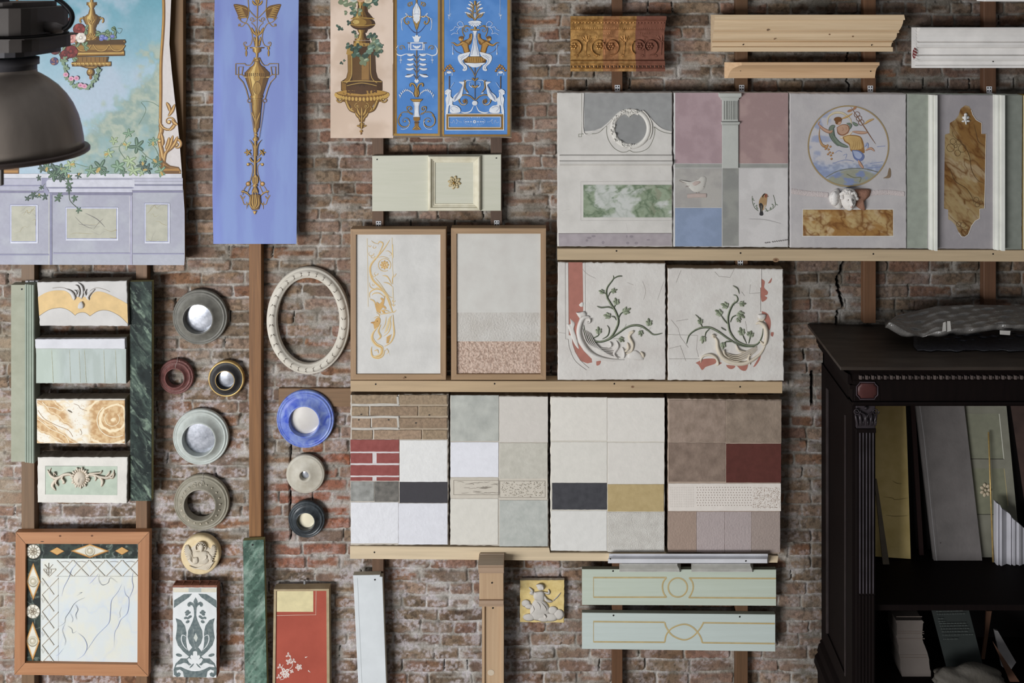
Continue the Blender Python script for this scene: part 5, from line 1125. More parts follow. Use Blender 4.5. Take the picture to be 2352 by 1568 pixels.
def panelD():
    t = thing('brown_marble_panel', 'green and grey panel with white upright mouldings and a shaped brown marble inlay', 'panel', P(2210, 573, .11))
    d = .120; s_ = 3.733; ox, oy = 2060, 180
    mb = MB(); mb.slab([(2085.5, 216), (2349, 219), (2348, 573), (2084.5, 571)], .05, d, plaster((160, 154, 156), (150, 145, 148)), plaster((190, 200, 186)), rough=0.4, seed=5, bev=.004)
    k = Art(mb, d, ox, oy, s_); gm = paint((150, 168, 148))
    k.fill([(96, 134), (278, 138), (262, 1458), (86, 1452)], (158, 166, 150)); k.fill([(905, 146), (1076, 146), (1066, 1466), (890, 1466)], (136, 142, 130)); build(mb, 'plaster_slab', t)
    def mo(xa, xb, nm):
        mb = MB(); W3 = plaster((228, 228, 220), bump=0.08)
        xs = [X(ox+x/s_, d) for x in (xa, xb)]; L = xs[1]-xs[0]
        pr = [(0, .12), (0, .135), (.2, .136), (.22, .144), (.42, .146), (.45, .140), (.55, .142), (.6, .158), (.95, .160), (1, .154), (1, .12)]
        mb.prismz([(xs[0]+L*a, q) for a, q in pr], Z(oy+1466/s_, .13), Z(oy+140/s_, .13), W3)
        return build(mb, nm, t)
    mo(268, 326, 'upright_moulding'); mo(822, 902, 'upright_moulding')
    shape = [(585, 230), (620, 240), (638, 270), (650, 310), (680, 355), (728, 382), (728, 474), (766, 476), (752, 1115), (712, 1120), (712, 1200), (672, 1222), (640, 1265), (615, 1335), (585, 1358), (555, 1356), (530, 1320), (505, 1260), (470, 1222), (440, 1208), (440, 1122), (404, 1118), (412, 478), (452, 474), (454, 382), (500, 355), (530, 315), (545, 262)]
    fn = brownmarble(30, 70, 70, -0.75, 0.86)
    pts = np.array([(ox+a/s_, oy+b/s_) for a, b in shape])
    # scanline sheet clipped to the outline
    ys = np.linspace(pts[:, 1].min()+.01, pts[:, 1].max()-.01, 230); L = []; R = []
    for y in ys:
        xs = []
        for i in range(len(pts)):
            a, b = pts[i], pts[(i+1) % len(pts)]
            if (a[1] <= y) != (b[1] <= y): xs.append(a[0]+(b[0]-a[0])*(y-a[1])/(b[1]-a[1]))
        L.append(min(xs)); R.append(max(xs))
    L = np.array(L); R = np.array(R)
    def edge(u, v): 
        py = pts[:, 1].min()+.01+(pts[:, 1].max()-pts[:, 1].min()-.02)*v; l = np.interp(py, ys, L); r = np.interp(py, ys, R); return l+(r-l)*u, py
    grid('brown_marble_inlay', t, 0, 0, 90, 300, 1.3, d+.001, fn, attrmat(.4, .02, 200, .02), edge)
    mb = MB(); k = Art(mb, d+.001, ox, oy, s_); ed = plaster((216, 212, 210)); 
    k.stroke(shape[2:9]+[shape[9]], 6, ed, relief=.002, smooth=False); k.stroke(shape[9:17], 6, ed, relief=.002, smooth=False)
    vn = (86, 62, 36); 
    for p in ([(470, 440), (490, 500), (560, 560), (620, 660), (640, 780), (690, 870), (755, 900)], [(412, 740), (460, 790), (500, 880), (590, 940), (640, 1010), (665, 1090)], [(660, 390), (680, 470), (700, 540), (755, 580)]): k.stroke(p, 5, vn, 'both')
    for x, y, r in ((480, 540, 24), (460, 595, 34), (530, 545, 22), (520, 640, 26), (560, 600, 34), (505, 580, 14), (680, 1040, 22), (690, 1082, 20), (720, 1065, 16), (570, 1255, 24), (530, 1250, 20), (580, 1320, 30)): k.stroke(spiral(x, y, r, r, 0, 360, 10), 3.5, vn, smooth=False)
    build(mb, 'inlay_edging', t)
    mb = MB(); k = Art(mb, d+.002, ox, oy, s_); w_ = plaster((232, 230, 228))
    for a, b, c_, e, w1 in ((590, 330, 590, 295, 30), (590, 345, 560, 330, 26), (590, 345, 622, 330, 26), (588, 365, 555, 368, 18), (595, 365, 628, 366, 18), (592, 350, 594, 398, 16)): k.leaf(a, b, c_, e, w1, w_, relief=.014)
    k.edome(588, 340, 16, 30, .02, w_); o = build(mb, 'plaster_flower', t); o['label'] = 'small white plaster flower'
panelD()
mb = MB(); mb.slab([(2351, 219), (2440, 220), (2440, 574), (2350, 573)], .05, .12, plaster((196, 184, 150)), plaster((170, 140, 60))); solo(mb, 'edge_panel', 'yellow-edged panel barely showing beside the brown marble panel at the right border', 'panel')

# ---------------------------------------------------------------- oak-framed plaster samples
def framebox(t, outer, w, d0, d1, m, name='frame', inner_d=None):
    (x0, y0, x1, y1) = outer; mb = MB()
    o = [(x0, y0), (x1, y0), (x1, y1), (x0, y1)]; i = [(x0+w, y0+w), (x1-w, y0+w), (x1-w, y1-w), (x0+w, y1-w)]
    v = [P(x, y, d1) for x, y in o]+[P(x, y, d1) for x, y in i]
    v += [Vector((p.x, -d0, p.z)) for p in v[:4]]+[Vector((p.x, -(inner_d or d0), p.z)) for p in v[4:8]]
    mats = m if isinstance(m, tuple) else (m, m)
    for j in range(4):
        mb.add([v[j], v[(j+1) % 4], v[4+(j+1) % 4], v[4+j]], [(0, 1, 2, 3)], mats[j % 2])
    mb.add(v, [(j, (j+1) % 4, 8+(j+1) % 4, 8+j) for j in range(4)], mats[0]); mb.add(v, [(4+j, 4+(j+1) % 4, 12+(j+1) % 4, 12+j) for j in range(4)], mats[0])
    return build(mb, name, t)
oak = (wood((182, 148, 112), 'x'), wood((178, 144, 110), 'z'))
def frames():
    t = thing('framed_sample', 'oak-framed white sample painted with an ochre arabesque of scrolls and a bird', 'framed panel', P(915, 870, .11))
    framebox(t, (805, 526, 1024, 872), 12.5, .05, .118, oak, inner_d=.1)
    mb = MB(); mb.slab([(812, 533), (1018, 533), (1018, 866), (812, 866)], .06, .108, plaster((214, 212, 208)), bev=.001); build(mb, 'plaster_sheet', t)
    mb = MB(); k = Art(mb, .1085, 790, 500, 3.92); A1, A2, A3 = (210, 166, 100), (226, 202, 152), (190, 138, 74)
    def b(p, w, tp='both'): w = w*.8; k.stroke(p, w, A2, tp); k.stroke(p, w*0.38, A1, tp, dx=w*.12, dy=w*.1)
    k.stroke([(208, 185), (212, 380), (216, 600), (218, 800)], 4, A2, smooth=False); k.stroke([(432, 180), (436, 400), (442, 520)], 4, A2, smooth=False); k.stroke([(440, 620), (445, 800)], 6, A2, smooth=False); k.stroke([(437, 240), (440, 360)], 9, A2, smooth=False)
    b([(470, 830), (440, 850), (420, 800), (380, 700), (320, 620), (260, 560), (235, 480), (245, 420), (300, 350), (360, 280), (410, 200)], 26); b([(280, 540), (330, 600), (400, 700), (440, 720)], 8); b([(290, 370), (340, 270), (350, 230), (320, 215), (305, 240)], 16)
    b(spiral(365, 425, 56, 56, 60, 400, 20), 8, None); b([(300, 360), (350, 350), (410, 370)], 7)
    for i in range(8):
        a = i*.785; k.leaf(365, 425, 365+42*math.cos(a), 425+42*math.sin(a), 17, A1); k.leaf(365, 425, 365+36*math.cos(a+.4), 425+36*math.sin(a+.4), 12, A2)
    k.ell(365, 425, 12, 12, A3); k.ell(365, 425, 6, 6, (236, 220, 190))
    b([(245, 205), (270, 225), (310, 235)], 7); b([(370, 300), (400, 300), (430, 330), (400, 345)], 7); b([(230, 580), (235, 620), (270, 640), (310, 620)], 9); b([(345, 520), (390, 530), (430, 600)], 14); b([(355, 580), (400, 590), (435, 620)], 12); b([(440, 540), (460, 520), (470, 500)], 9); b([(440, 600), (435, 560), (445, 510)], 12)
    b([(230, 720), (235, 670), (290, 640), (350, 660), (400, 720), (430, 790)], 18); b([(250, 700), (270, 680), (320, 680), (370, 720)], 12); b([(230, 730), (270, 750), (290, 800)], 16)
    for q in ((240, 320, 30), (270, 260, 18), (230, 250, 14), (255, 345, 22), (285, 500, 22), (265, 520, 16), (260, 600, 12), (445, 745, 16), (445, 780, 14)): b(spiral(q[0], q[1], q[2], q[2]*.3, 0, 300, 10), 8, 'end')
    for q in ((290, 760), (330, 720), (350, 790), (300, 830), (340, 830)): k.leaf(q[0], q[1], q[0]+30, q[1]+30, 20, A1)
    k.fill([(275, 770), (310, 780), (350, 740), (370, 700), (355, 790), (330, 830), (300, 850), (285, 810)], A1, True); b([(320, 840), (360, 830), (410, 845)], 12); b([(320, 870), (380, 860), (440, 850)], 12); b([(290, 850), (320, 880), (300, 900)], 10)
    # bird head / body below
    k.fill([(245, 940), (275, 930), (290, 905), (320, 900), (328, 935), (310, 980), (275, 1000), (265, 960)], A1, True); k.leaf(280, 940, 240, 945, 14, A3); b([(265, 905), (300, 890), (325, 905)], 9); k.ell(300, 930, 5, 5, (120, 76, 30))
    b([(300, 985), (260, 1040), (255, 1090), (290, 1140), (340, 1170), (330, 1230), (280, 1250), (250, 1240)], 36); b([(330, 960), (310, 1020), (330, 1070), (300, 1100)], 24); b([(440, 870), (445, 960), (450, 1050), (420, 1120), (360, 1160)], 20); b([(380, 890), (370, 960), (340, 1010)], 9); b([(410, 890), (420, 960), (400, 1030), (350, 1070)], 12)
    for i in range(7): k.leaf(400+i*5, 1000-i*20, 360+i*6, 1040-i*20, 10, A2); k.leaf(430-i*4, 1050+i*12, 380, 1080+i*8, 9, A1)
    b([(250, 1160), (245, 1200), (260, 1250), (310, 1262), (350, 1240), (365, 1190)], 22); b([(370, 1200), (385, 1180), (400, 1210), (380, 1225)], 8); b([(405, 1215), (412, 1240)], 8); b([(270, 1200), (300, 1190), (310, 1220)], 14)
    build(mb, 'painted_arabesque', t)
    t = thing('framed_sample', 'oak-framed sample of bare plaster in three coats, coarse brown at the bottom', 'framed panel', P(1145, 870, .11))
    framebox(t, (1036, 524, 1254, 872), 12.5, .05, .118, oak, inner_d=.1)
    def co(nm, y0, y1, m, dd, r=.3, sd=1):
        mb = MB(); mb.slab([(1043, y0), (1247, y0), (1247, y1), (1043, y1)], .06, dd, m, bev=.001, rough=r, seed=sd); return build(mb, nm, t)
    co('fine_coat', 531, 718, plaster((208, 206, 200), (200, 196, 190), .08), .110); co('middle_coat', 717, 784, plaster((204, 200, 194), (190, 184, 176), .5, 90), .1085)
    def dp(px, py): return .104+.007*(fbm(px/2.4, py/2.4, 88, 3)-.5)+.004*(fbm(px/8, py/8, 89, 3)-.5)
    grid('coarse_coat', t, 1047, 783, 1243, 861, 1.0, dp, lambda px, py: mixc((176, 150, 134), (206, 182, 166), ss(.35, .6, fbm(px/3, py/3, 88, 3))), attrmat(.95, .3, 200, .06, .1))
frames()

# ---------------------------------------------------------------- stucco vine panels
def vines():
    gA, gB = M((146, 156, 122), (116, 128, 96), scale=40, bump=.1), M((164, 174, 142), (136, 148, 116), scale=40, bump=.1)
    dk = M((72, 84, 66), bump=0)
    def panel(which):
        if which == 0:
            t = thing('vine_panel', 'white stucco panel with green vine and a pink vertical band at its left', 'relief panel', P(1405, 873, .11)); poly = [(1281, 602), (1529, 605), (1529, 872), (1281, 873)]
        else:
            t = thing('vine_panel', 'cracked white stucco panel with green vine and pink flakes at its right', 'relief panel', P(1666, 874, .11)); poly = [(1534, 616), (1799, 618), (1801, 875), (1534, 873)]
        d = .118; W = plaster((216, 212, 206), (204, 198, 192), .22, 60); mb = MB(); mb.slab(poly, .05, d, W, plaster((186, 170, 150)), rough=.9, seed=12+which, bev=.004)
        k = Art(mb, d, 1270, 590, 4.276); pk = (178, 116, 102); ln = (120, 112, 106)
        cream = plaster((216, 204, 184), bump=.15)
        if which == 0:
            k.fill([(152, 52), (290, 52), (297, 460), (295, 560), (262, 600), (235, 700), (240, 830), (300, 920), (380, 1000), (385, 1035), (340, 1045), (270, 1020), (215, 930), (190, 850), (185, 770), (160, 768), (155, 520)], pk); k.fill([(425, 1025), (470, 1020), (460, 1055), (430, 1065)], pk, True)
            k.stroke([(121, 50), (124, 805), (150, 808)], 3, ln, smooth=False); k.stroke([(150, 50), (156, 768)], 3, ln, smooth=False); k.stroke([(316, 52), (318, 540)], 2.5, ln, smooth=False); k.stroke([(150, 808), (165, 900), (220, 1020), (330, 1110)], 4, ln); k.stroke([(188, 770), (205, 880), (260, 1000), (355, 1090)], 4, ln)
            k.dome([(255, 470), (280, 445), (298, 450), (294, 485), (270, 487)], .003, W); k.dome([(170, 605), (215, 650), (205, 700), (235, 800), (255, 900), (215, 860), (180, 780), (150, 690), (140, 655), (172, 660)], .006, W)
            rc = [(300, 590, 350, 600, 370, 640, 335, 650)]
            k.stroke([(365, 600), (345, 590), (300, 600), (270, 650), (255, 740), (280, 830), (340, 920), (430, 980), (560, 1010), (700, 1010)], 52, W, 'both', relief=.018); k.stroke([(365, 610), (362, 640), (335, 648)], 22, W, relief=.016)
            for q in range(5): k.stroke([(290+q*18, 700+q*10), (330+q*24, 830+q*8), (420+q*30, 890+q*16), (580+q*20, 900+q*22)], 12, W, 'both', relief=.014)
            for a in ([(560, 830), (570, 870), (540, 890)], [(740, 745), (790, 730), (750, 780), (785, 860), (765, 930), (700, 950)], [(620, 820), (640, 880), (600, 950), (640, 1000)], [(680, 885), (700, 950), (690, 1000)], [(860, 930), (885, 960), (890, 990)], [(730, 840), (740, 900), (690, 940)]): k.stroke(a, 30, cream if a[0][0] > 700 else W, 'both', relief=.014)
            k.dome([(225, 545), (270, 540), (310, 535), (330, 570), (290, 590), (262, 600)], .014, W); k.dome([(740, 940), (810, 915), (870, 960), (890, 1010), (800, 1010), (735, 990)], .008, W)
            for a in ([(290, 120), (340, 170), (420, 210)], [(880, 240), (910, 330), (890, 420)], [(1090, 240), (1040, 380), (1030, 420)], [(730, 250), (790, 275)], [(60, 740), (120, 750)]): k.stroke(a, 2.5, (158, 150, 142))
            stems = [([(300, 665), (320, 760), (380, 815), (470, 830), (560, 790), (620, 700), (640, 620), (610, 530), (560, 450), (525, 380), (530, 300), (590, 215), (590, 180)], 17), ([(590, 215), (630, 190), (680, 186)], 8), ([(430, 482), (470, 495), (540, 490), (590, 510)], 9), ([(530, 670), (550, 710), (535, 770), (480, 805)], 8), ([(400, 830), (520, 820), (620, 760), (720, 690), (800, 668), (870, 680), (930, 720), (990, 760), (1075, 745)], 15), ([(636, 620), (660, 560), (700, 530)], 8), ([(620, 620), (600, 590), (570, 580)], 7), ([(530, 390), (515, 360), (490, 350)], 6), ([(535, 400), (560, 345), (590, 335)], 6), ([(590, 500), (605, 480), (615, 450)], 7), ([(380, 800), (440, 770), (450, 740)], 7), ([(700, 700), (718, 655)], 7), ([(880, 680), (850, 710)], 6), ([(930, 720), (960, 690)], 6), ([(590, 800), (660, 800)], 6)]
            lv = [(485, 345, 38, 200), (590, 335, 42, -20), (625, 450, 50, 250), (710, 535, 60, -30), (545, 580, 50, 190), (450, 735, 50, 260), (945, 655, 52, 260), (860, 740, 42, 80), (665, 805, 44, 40)]
            lines_ = []
        else:
            for q in ([(2040, 210), (2080, 240), (2075, 300), (2110, 340), (2105, 370), (2080, 380), (2105, 400), (2080, 430), (2045, 420)], [(2110, 260), (2150, 205), (2140, 250)], [(2050, 530), (2110, 560), (2140, 640), (2125, 720), (2090, 640), (2060, 600)], [(2140, 740), (2168, 740), (2160, 780), (2140, 770)], [(1400, 1040), (1440, 1020), (1490, 1000), (1590, 1000), (1600, 1040), (1560, 1060), (1500, 1080), (1465, 1110), (1430, 1060)], [(1620, 1030), (1660, 1040), (1620, 1060)], [(1700, 1060), (1790, 1070), (1760, 1100), (1720, 1090)], [(1800, 1060), (1910, 1030), (1900, 1110), (1850, 1110)], [(1965, 1080), (2040, 960), (2030, 1010), (1990, 1070)]): k.fill(q, pk, True)
            k.stroke([(2038, 118), (2040, 540)], 4, (120, 112, 106), smooth=False); k.stroke([(2043, 118), (2043, 300)], 12, W, relief=.003, smooth=False)
            k.stroke([(2030, 820), (2080, 860), (2100, 760), (2080, 680), (2030, 645), (1990, 660)], 44, cream, 'both', relief=.02); k.stroke([(2095, 850), (2030, 960), (1900, 1040), (1780, 1040), (1670, 990), (1620, 900), (1610, 820), (1570, 770)], 46, cream, 'both', relief=.018)
            for q in range(4): k.stroke([(2010, 870+q*12), (1920, 920+q*20), (1800, 970+q*18), (1700, 940+q*14)], 13, cream, 'both', relief=.016)
            for a in ([(1450, 1040), (1470, 980), (1540, 960), (1600, 990), (1625, 1050), (1600, 1070)], [(1590, 800), (1570, 770), (1605, 780)], [(1700, 960), (1680, 920), (1690, 960), (1740, 1000)], [(1940, 1060), (1920, 1000), (1940, 940)], [(1800, 860), (1830, 920), (1900, 930)], [(2010, 600), (2060, 620), (2090, 570)]): k.stroke(a, 26, cream, 'both', relief=.016)
            k.dome([(2015, 565), (2050, 560), (2095, 570), (2070, 620), (2020, 610)], .016, W)
            for a in ([(1258, 130), (1210, 250)], [(1590, 145), (1630, 190), (1740, 200), (1780, 120)], [(1160, 615), (1230, 700), (1250, 780), (1330, 890)], [(1130, 760), (1420, 770), (1410, 900), (1430, 980)], [(1940, 270), (1930, 360), (2040, 350)], [(1250, 870), (1305, 1020)], [(1140, 1000), (1440, 1000)], [(1210, 630), (1330, 610)], [(1780, 480), (1780, 420)], [(1140, 900), (1260, 870)], [(1890, 630), (1910, 750)]): k.stroke(a, 3, (142, 134, 126), smooth=False)
            stems = [([(2060, 700), (2050, 780), (2000, 855), (1900, 865), (1800, 820), (1740, 740), (1720, 660), (1720, 570), (1760, 470), (1810, 425), (1800, 380), (1770, 370)], 17), ([(1765, 280), (1810, 310), (1828, 360)], 8), ([(1850, 340), (1880, 380)], 7), ([(1310, 850), (1340, 760), (1430, 700), (1530, 690), (1620, 730), (1720, 800), (1850, 870), (2000, 880)], 15), ([(1395, 565), (1430, 600), (1450, 660), (1470, 690)], 8), ([(1720, 660), (1680, 620), (1640, 560)], 9), ([(1740, 640), (1760, 590), (1800, 570)], 8), ([(1800, 450), (1840, 455)], 7), ([(1540, 700), (1500, 740), (1490, 790)], 7), ([(1700, 720), (1660, 700), (1650, 690)], 6), ([(1900, 850), (1870, 790), (1860, 760)], 7), ([(1920, 850), (1930, 800), (1940, 760)], 7), ([(1780, 830), (1700, 830), (1680, 850)], 7), ([(1740, 500), (1720, 480)], 6)]
            lv = [(1700, 480, 54, 200), (1850, 460, 46, 0), (1640, 555, 56, 215), (1835, 560, 60, 40), (1820, 610, 40, 60), (1448, 640, 44, 260), (1475, 800, 50, 100), (1670, 860, 48, 90), (1855, 745, 56, 250), (1945, 770, 46, 270), (1920, 760, 36, 300)]
        build(mb, 'stucco_slab', t)
        mb = MB(); k = Art(mb, d+.001, 1270, 590, 4.276)
        for p, w_ in stems: k.stroke([(x+4, y+4) for x, y in p], w_*1.25, dk, 'both'); k.stroke(p, w_*.85, gA, 'both', relief=.007)  # dark offset stroke paints a shadow beside each stem
        for x, y, r, a in lv:
            a = math.radians(a)
            for da, L, ww in ((0, 1.05, .5), (.8, .8, .42), (-.8, .8, .42), (1.7, .55, .36), (-1.7, .55, .36)):
                k.leaf(x-math.cos(a)*r*.35, y-math.sin(a)*r*.35, x+math.cos(a+da)*r*L, y+math.sin(a+da)*r*L, r*ww, gB if da else gA, relief=.008)
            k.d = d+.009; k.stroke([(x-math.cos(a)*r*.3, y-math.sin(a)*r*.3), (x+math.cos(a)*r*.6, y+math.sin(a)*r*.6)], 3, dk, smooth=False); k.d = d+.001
        build(mb, 'vine_relief', t)
    panel(0); panel(1)
vines()

# ---------------------------------------------------------------- four plaster colour sample panels
def samples():
    d = .118
    def tile(t, nm, ox, oy, s_, x0, y0, x1, y1, ca, cb=None, h=.0025, bump=.12, bs=60, sc=28, label=None, sd=0):
        mb = MB(); m = M(ca, cb or tuple(q*.975 for q in ca), scale=sc, rough=.85, bump=bump, bscale=bs, spec=.15)
        mb.slab([(ox+x0/s_, oy+y0/s_), (ox+x1/s_, oy+y0/s_), (ox+x1/s_, oy+y1/s_), (ox+x0/s_, oy+y1/s_)], d-.004, d+h, m, bev=.001, rough=.25, seed=int(x0+y0)+sd); o = build(mb, nm, t)
        if label: o['label'] = label
        return o
    base = plaster((196, 188, 176)); ed = plaster((150, 134, 116), (128, 112, 96), .4)
    # 1: bricks
    t = thing('sample_panel', 'sample panel with sandy brickwork on top, red painted bricks and dark and white squares', 'panel', P(917, 1252, .11)); A = (790, 890, 3.824)
    mb = MB(); mb.slab([(805, 907), (1030, 905), (1030, 1251), (805, 1252)], .05, d, base, ed, rough=.8, seed=21, bev=.003); build(mb, 'backing_slab', t)
    mb = MB(); k = Art(mb, d, *A); sand = [M(c, tuple(q*.84 for q in c), scale=60, rough=.9, bump=.3, bscale=120) for c in ((164, 142, 116), (158, 134, 110), (170, 144, 120))]
    rng = random.Random(2)
    k.rect(62, 65, 912, 455, (176, 158, 136)); k.rect(62, 65, 490, 455, (206, 200, 190))
    for y0, y1, xs in ((65, 148, [62, 478, 915]), (166, 248, [62, 225, 655, 915]), (268, 356, [62, 240, 478, 915]), (374, 455, [62, 258, 688, 915])):
        for a, b in zip(xs[:-1], xs[1:]):
            m = rng.choice(sand); s_ = 3.824
            mb.slab([(790+(a+5)/s_, 890+y0/s_), (790+(b-8)/s_, 890+y0/s_), (790+(b-8)/s_, 890+y1/s_), (790+(a+5)/s_, 890+y1/s_)], d-.001, d+.006, m, bev=.002, rough=.4, seed=int(a+y0))
    k.d = d+.0065
    for x, y in ((152, 235), (130, 283), (392, 283), (750, 240), (632, 310)): k.ell(x, y, 9, 6, (66, 58, 52))
    wash = (196, 190, 180)
    for y in (150, 258, 360): k.stroke([(62, y), (200, y+3), (340, y-2), (480, y+2)], 20, wash)
    k.stroke([(470, 80), (476, 150)], 18, wash); k.stroke([(472, 262), (478, 350)], 18, wash)
    build(mb, 'brick_sample', t)
    mb = MB(); k = Art(mb, d+.001, *A); k.rect(57, 458, 484, 818, (214, 206, 206)); s_ = 3.824
    for y0, y1, xs in ((458, 562, [(57, 484)]), (576, 664, [(57, 250), (286, 484)]), (681, 772, [(57, 484)]), (786, 818, [(57, 250), (286, 484)])):
        for a, b in xs: mb.slab([(790+a/s_, 890+y0/s_), (790+b/s_, 890+y0/s_), (790+b/s_, 890+y1/s_), (790+a/s_, 890+y1/s_)], d, d+.003, M((150, 80, 76), (138, 70, 66), scale=30, rough=.8, bump=.15), bev=.001, rough=.3, seed=a+y0)
    build(mb, 'red_brick_sample', t)
    tile(t, 'white_sample', *A, 490, 462, 908, 828, (226, 225, 223), bump=.2); tile(t, 'grey_sample', *A, 60, 826, 264, 998, (158, 158, 154), (128, 128, 124), bs=20); tile(t, 'dark_grey_sample', *A, 268, 826, 480, 1003, (124, 120, 114), (92, 90, 86), bs=20)
    tile(t, 'charcoal_sample', *A, 488, 829, 910, 1013, (72, 70, 74)); tile(t, 'white_sample', *A, 60, 1008, 478, 1368, (224, 224, 228), bump=.25); tile(t, 'white_sample', *A, 480, 1016, 910, 1378, (222, 222, 228), bump=.2)
    # 2
    t = thing('sample_panel', 'sample panel of pale grey and cream squares with two etched rectangles across the middle', 'panel', P(1147, 1256, .11))
    mb = MB(); mb.slab([(1034, 908), (1258, 910), (1260, 1255), (1034, 1252)], .05, d, base, ed, rough=.7, seed=22, bev=.003); build(mb, 'backing_slab', t)
    tile(t, 'veined_grey_sample', *A, 938, 68, 1360, 470, (190, 192, 182), (166, 168, 160), bump=.35, bs=22, sc=12); tile(t, 'cream_sample', *A, 1366, 80, 1792, 480, (210, 204, 196)); tile(t, 'white_sample', *A, 936, 480, 1358, 786, (228, 228, 234)); tile(t, 'beige_sample', *A, 1368, 486, 1788, 800, (200, 196, 184), (188, 184, 172), bump=.2)
    tile(t, 'cream_sample', *A, 936, 976, 1354, 1378, (218, 214, 204)); tile(t, 'green_grey_sample', *A, 1366, 990, 1790, 1394, (190, 192, 184), (176, 180, 172), bump=.2)
    c_ = (206, 198, 184)
    tile(t, 'etched_sample', *A, 936, 794, 1356, 970, c_); tile(t, 'stippled_sample', *A, 1366, 798, 1788, 984, c_)
    mb = MB(); k = Art(mb, d+.003, *A); dl = (150, 140, 128)
    k.frame(962, 812, 1362, 942, 3, dl); k.frame(1366, 818, 1768, 966, 3, dl)
    for i in range(26): x = rng.uniform(980, 1320); y = rng.uniform(825, 930); k.stroke([(x, y), (x+rng.uniform(15, 50), y+rng.uniform(-8, 8)), (x+rng.uniform(50, 90) if x < 1260 else x+60, y+rng.uniform(-5, 6))], 3, dl, 'both')
    for i in range(150): x = rng.uniform(1376, 1756); y = rng.uniform(826, 956); k.stroke([(x, y), (x+rng.uniform(3, 14), y+rng.uniform(-9, 9))], 5, plaster((190, 180, 164)) if i % 2 else plaster(c_), relief=.002)
    build(mb, 'etched_marks', t)
    # 3
    A = (1250, 890, 3.733)
    t = thing('sample_panel', 'sample panel of off-white squares with one charcoal and one ochre rectangle', 'panel', P(1395, 1268, .11))
    mb = MB(); mb.slab([(1264, 911), (1527, 916), (1527, 1269), (1264, 1265)], .05, d, plaster((214, 208, 196)), ed, rough=.8, seed=23, bev=.004); build(mb, 'backing_slab', t)
    w_ = (224, 219, 210)
    tile(t, 'off_white_sample', *A, 62, 84, 540, 454, w_); tile(t, 'off_white_sample', *A, 543, 88, 1032, 462, (224, 219, 211)); tile(t, 'off_white_sample', *A, 60, 466, 540, 816, (221, 217, 208)); tile(t, 'off_white_sample', *A, 545, 472, 1030, 824, (222, 217, 209))
    tile(t, 'charcoal_sample', *A, 68, 818, 538, 1046, (76, 76, 80), (66, 66, 70), label='charcoal rectangle'); tile(t, 'ochre_sample', *A, 544, 830, 1026, 1062, (190, 168, 122), (180, 158, 112), label='sandy ochre rectangle'); tile(t, 'off_white_sample', *A, 60, 1056, 538, 1398, (222, 220, 215)); tile(t, 'grainy_sample', *A, 545, 1068, 1030, 1408, (214, 210, 202), (200, 195, 187), bump=.6, bs=200)
    # 4
    t = thing('sample_panel', 'sample panel of brown plaster squares with a deep red rectangle and a dotted white band', 'panel', P(1665, 1272, .11))
    mb = MB(); mb.slab([(1534, 915), (1796, 919), (1792, 1273), (1534, 1269)], .05, d, plaster((176, 156, 140)), ed, rough=.8, seed=24, bev=.004); build(mb, 'backing_slab', t)
    br = ((162, 142, 128), (136, 118, 104))
    tile(t, 'brown_sample', *A, 1072, 108, 1554, 468, *br, bump=.3, sc=16); tile(t, 'brown_sample', *A, 1560, 112, 2034, 474, (154, 136, 120), (130, 114, 100), bump=.3, sc=16); tile(t, 'brown_sample', *A, 1066, 474, 1552, 806, (148, 128, 114), (122, 104, 92), bump=.3, sc=16)
    tile(t, 'deep_red_sample', *A, 1560, 482, 2032, 814, (98, 54, 48), (90, 50, 44), label='deep red rectangle')
    tile(t, 'dotted_white_sample', *A, 1064, 822, 2030, 1058, (228, 219, 210)); c4 = ((166, 144, 130), (178, 164, 162), (176, 162, 160), (164, 148, 140))
    for (a, b), c in zip(((1062, 1305), (1307, 1548), (1550, 1775), (1777, 2024)), c4): tile(t, 'brown_sample' if c[0] < 170 else 'pinkish_sample', *A, a, 1064, b, 1412, c, bump=.35, bs=90)
    mb = MB(); k = Art(mb, d+.003, *A); dl = (166, 150, 138)
    for x in range(1085, 1290, 15):
        for y in range(855, 1025, 15): k.ell(x, y, 2.5, 2.5, (186, 176, 166), n=6)
    for x in range(1305, 1780, 24):
        for y in range(855, 1030, 22): k.ell(x+(y % 44)*.3, y, 5, 3.5, dl, rot=35, n=7)
    for i in range(420): k.ell(rng.uniform(1790, 2024), rng.uniform(855, 1032), rng.uniform(2, 4), 2.2, (170, 146, 130) if i % 3 else (196, 182, 168), rot=rng.uniform(0, 180), n=6)
    build(mb, 'dot_marks', t)
samples()

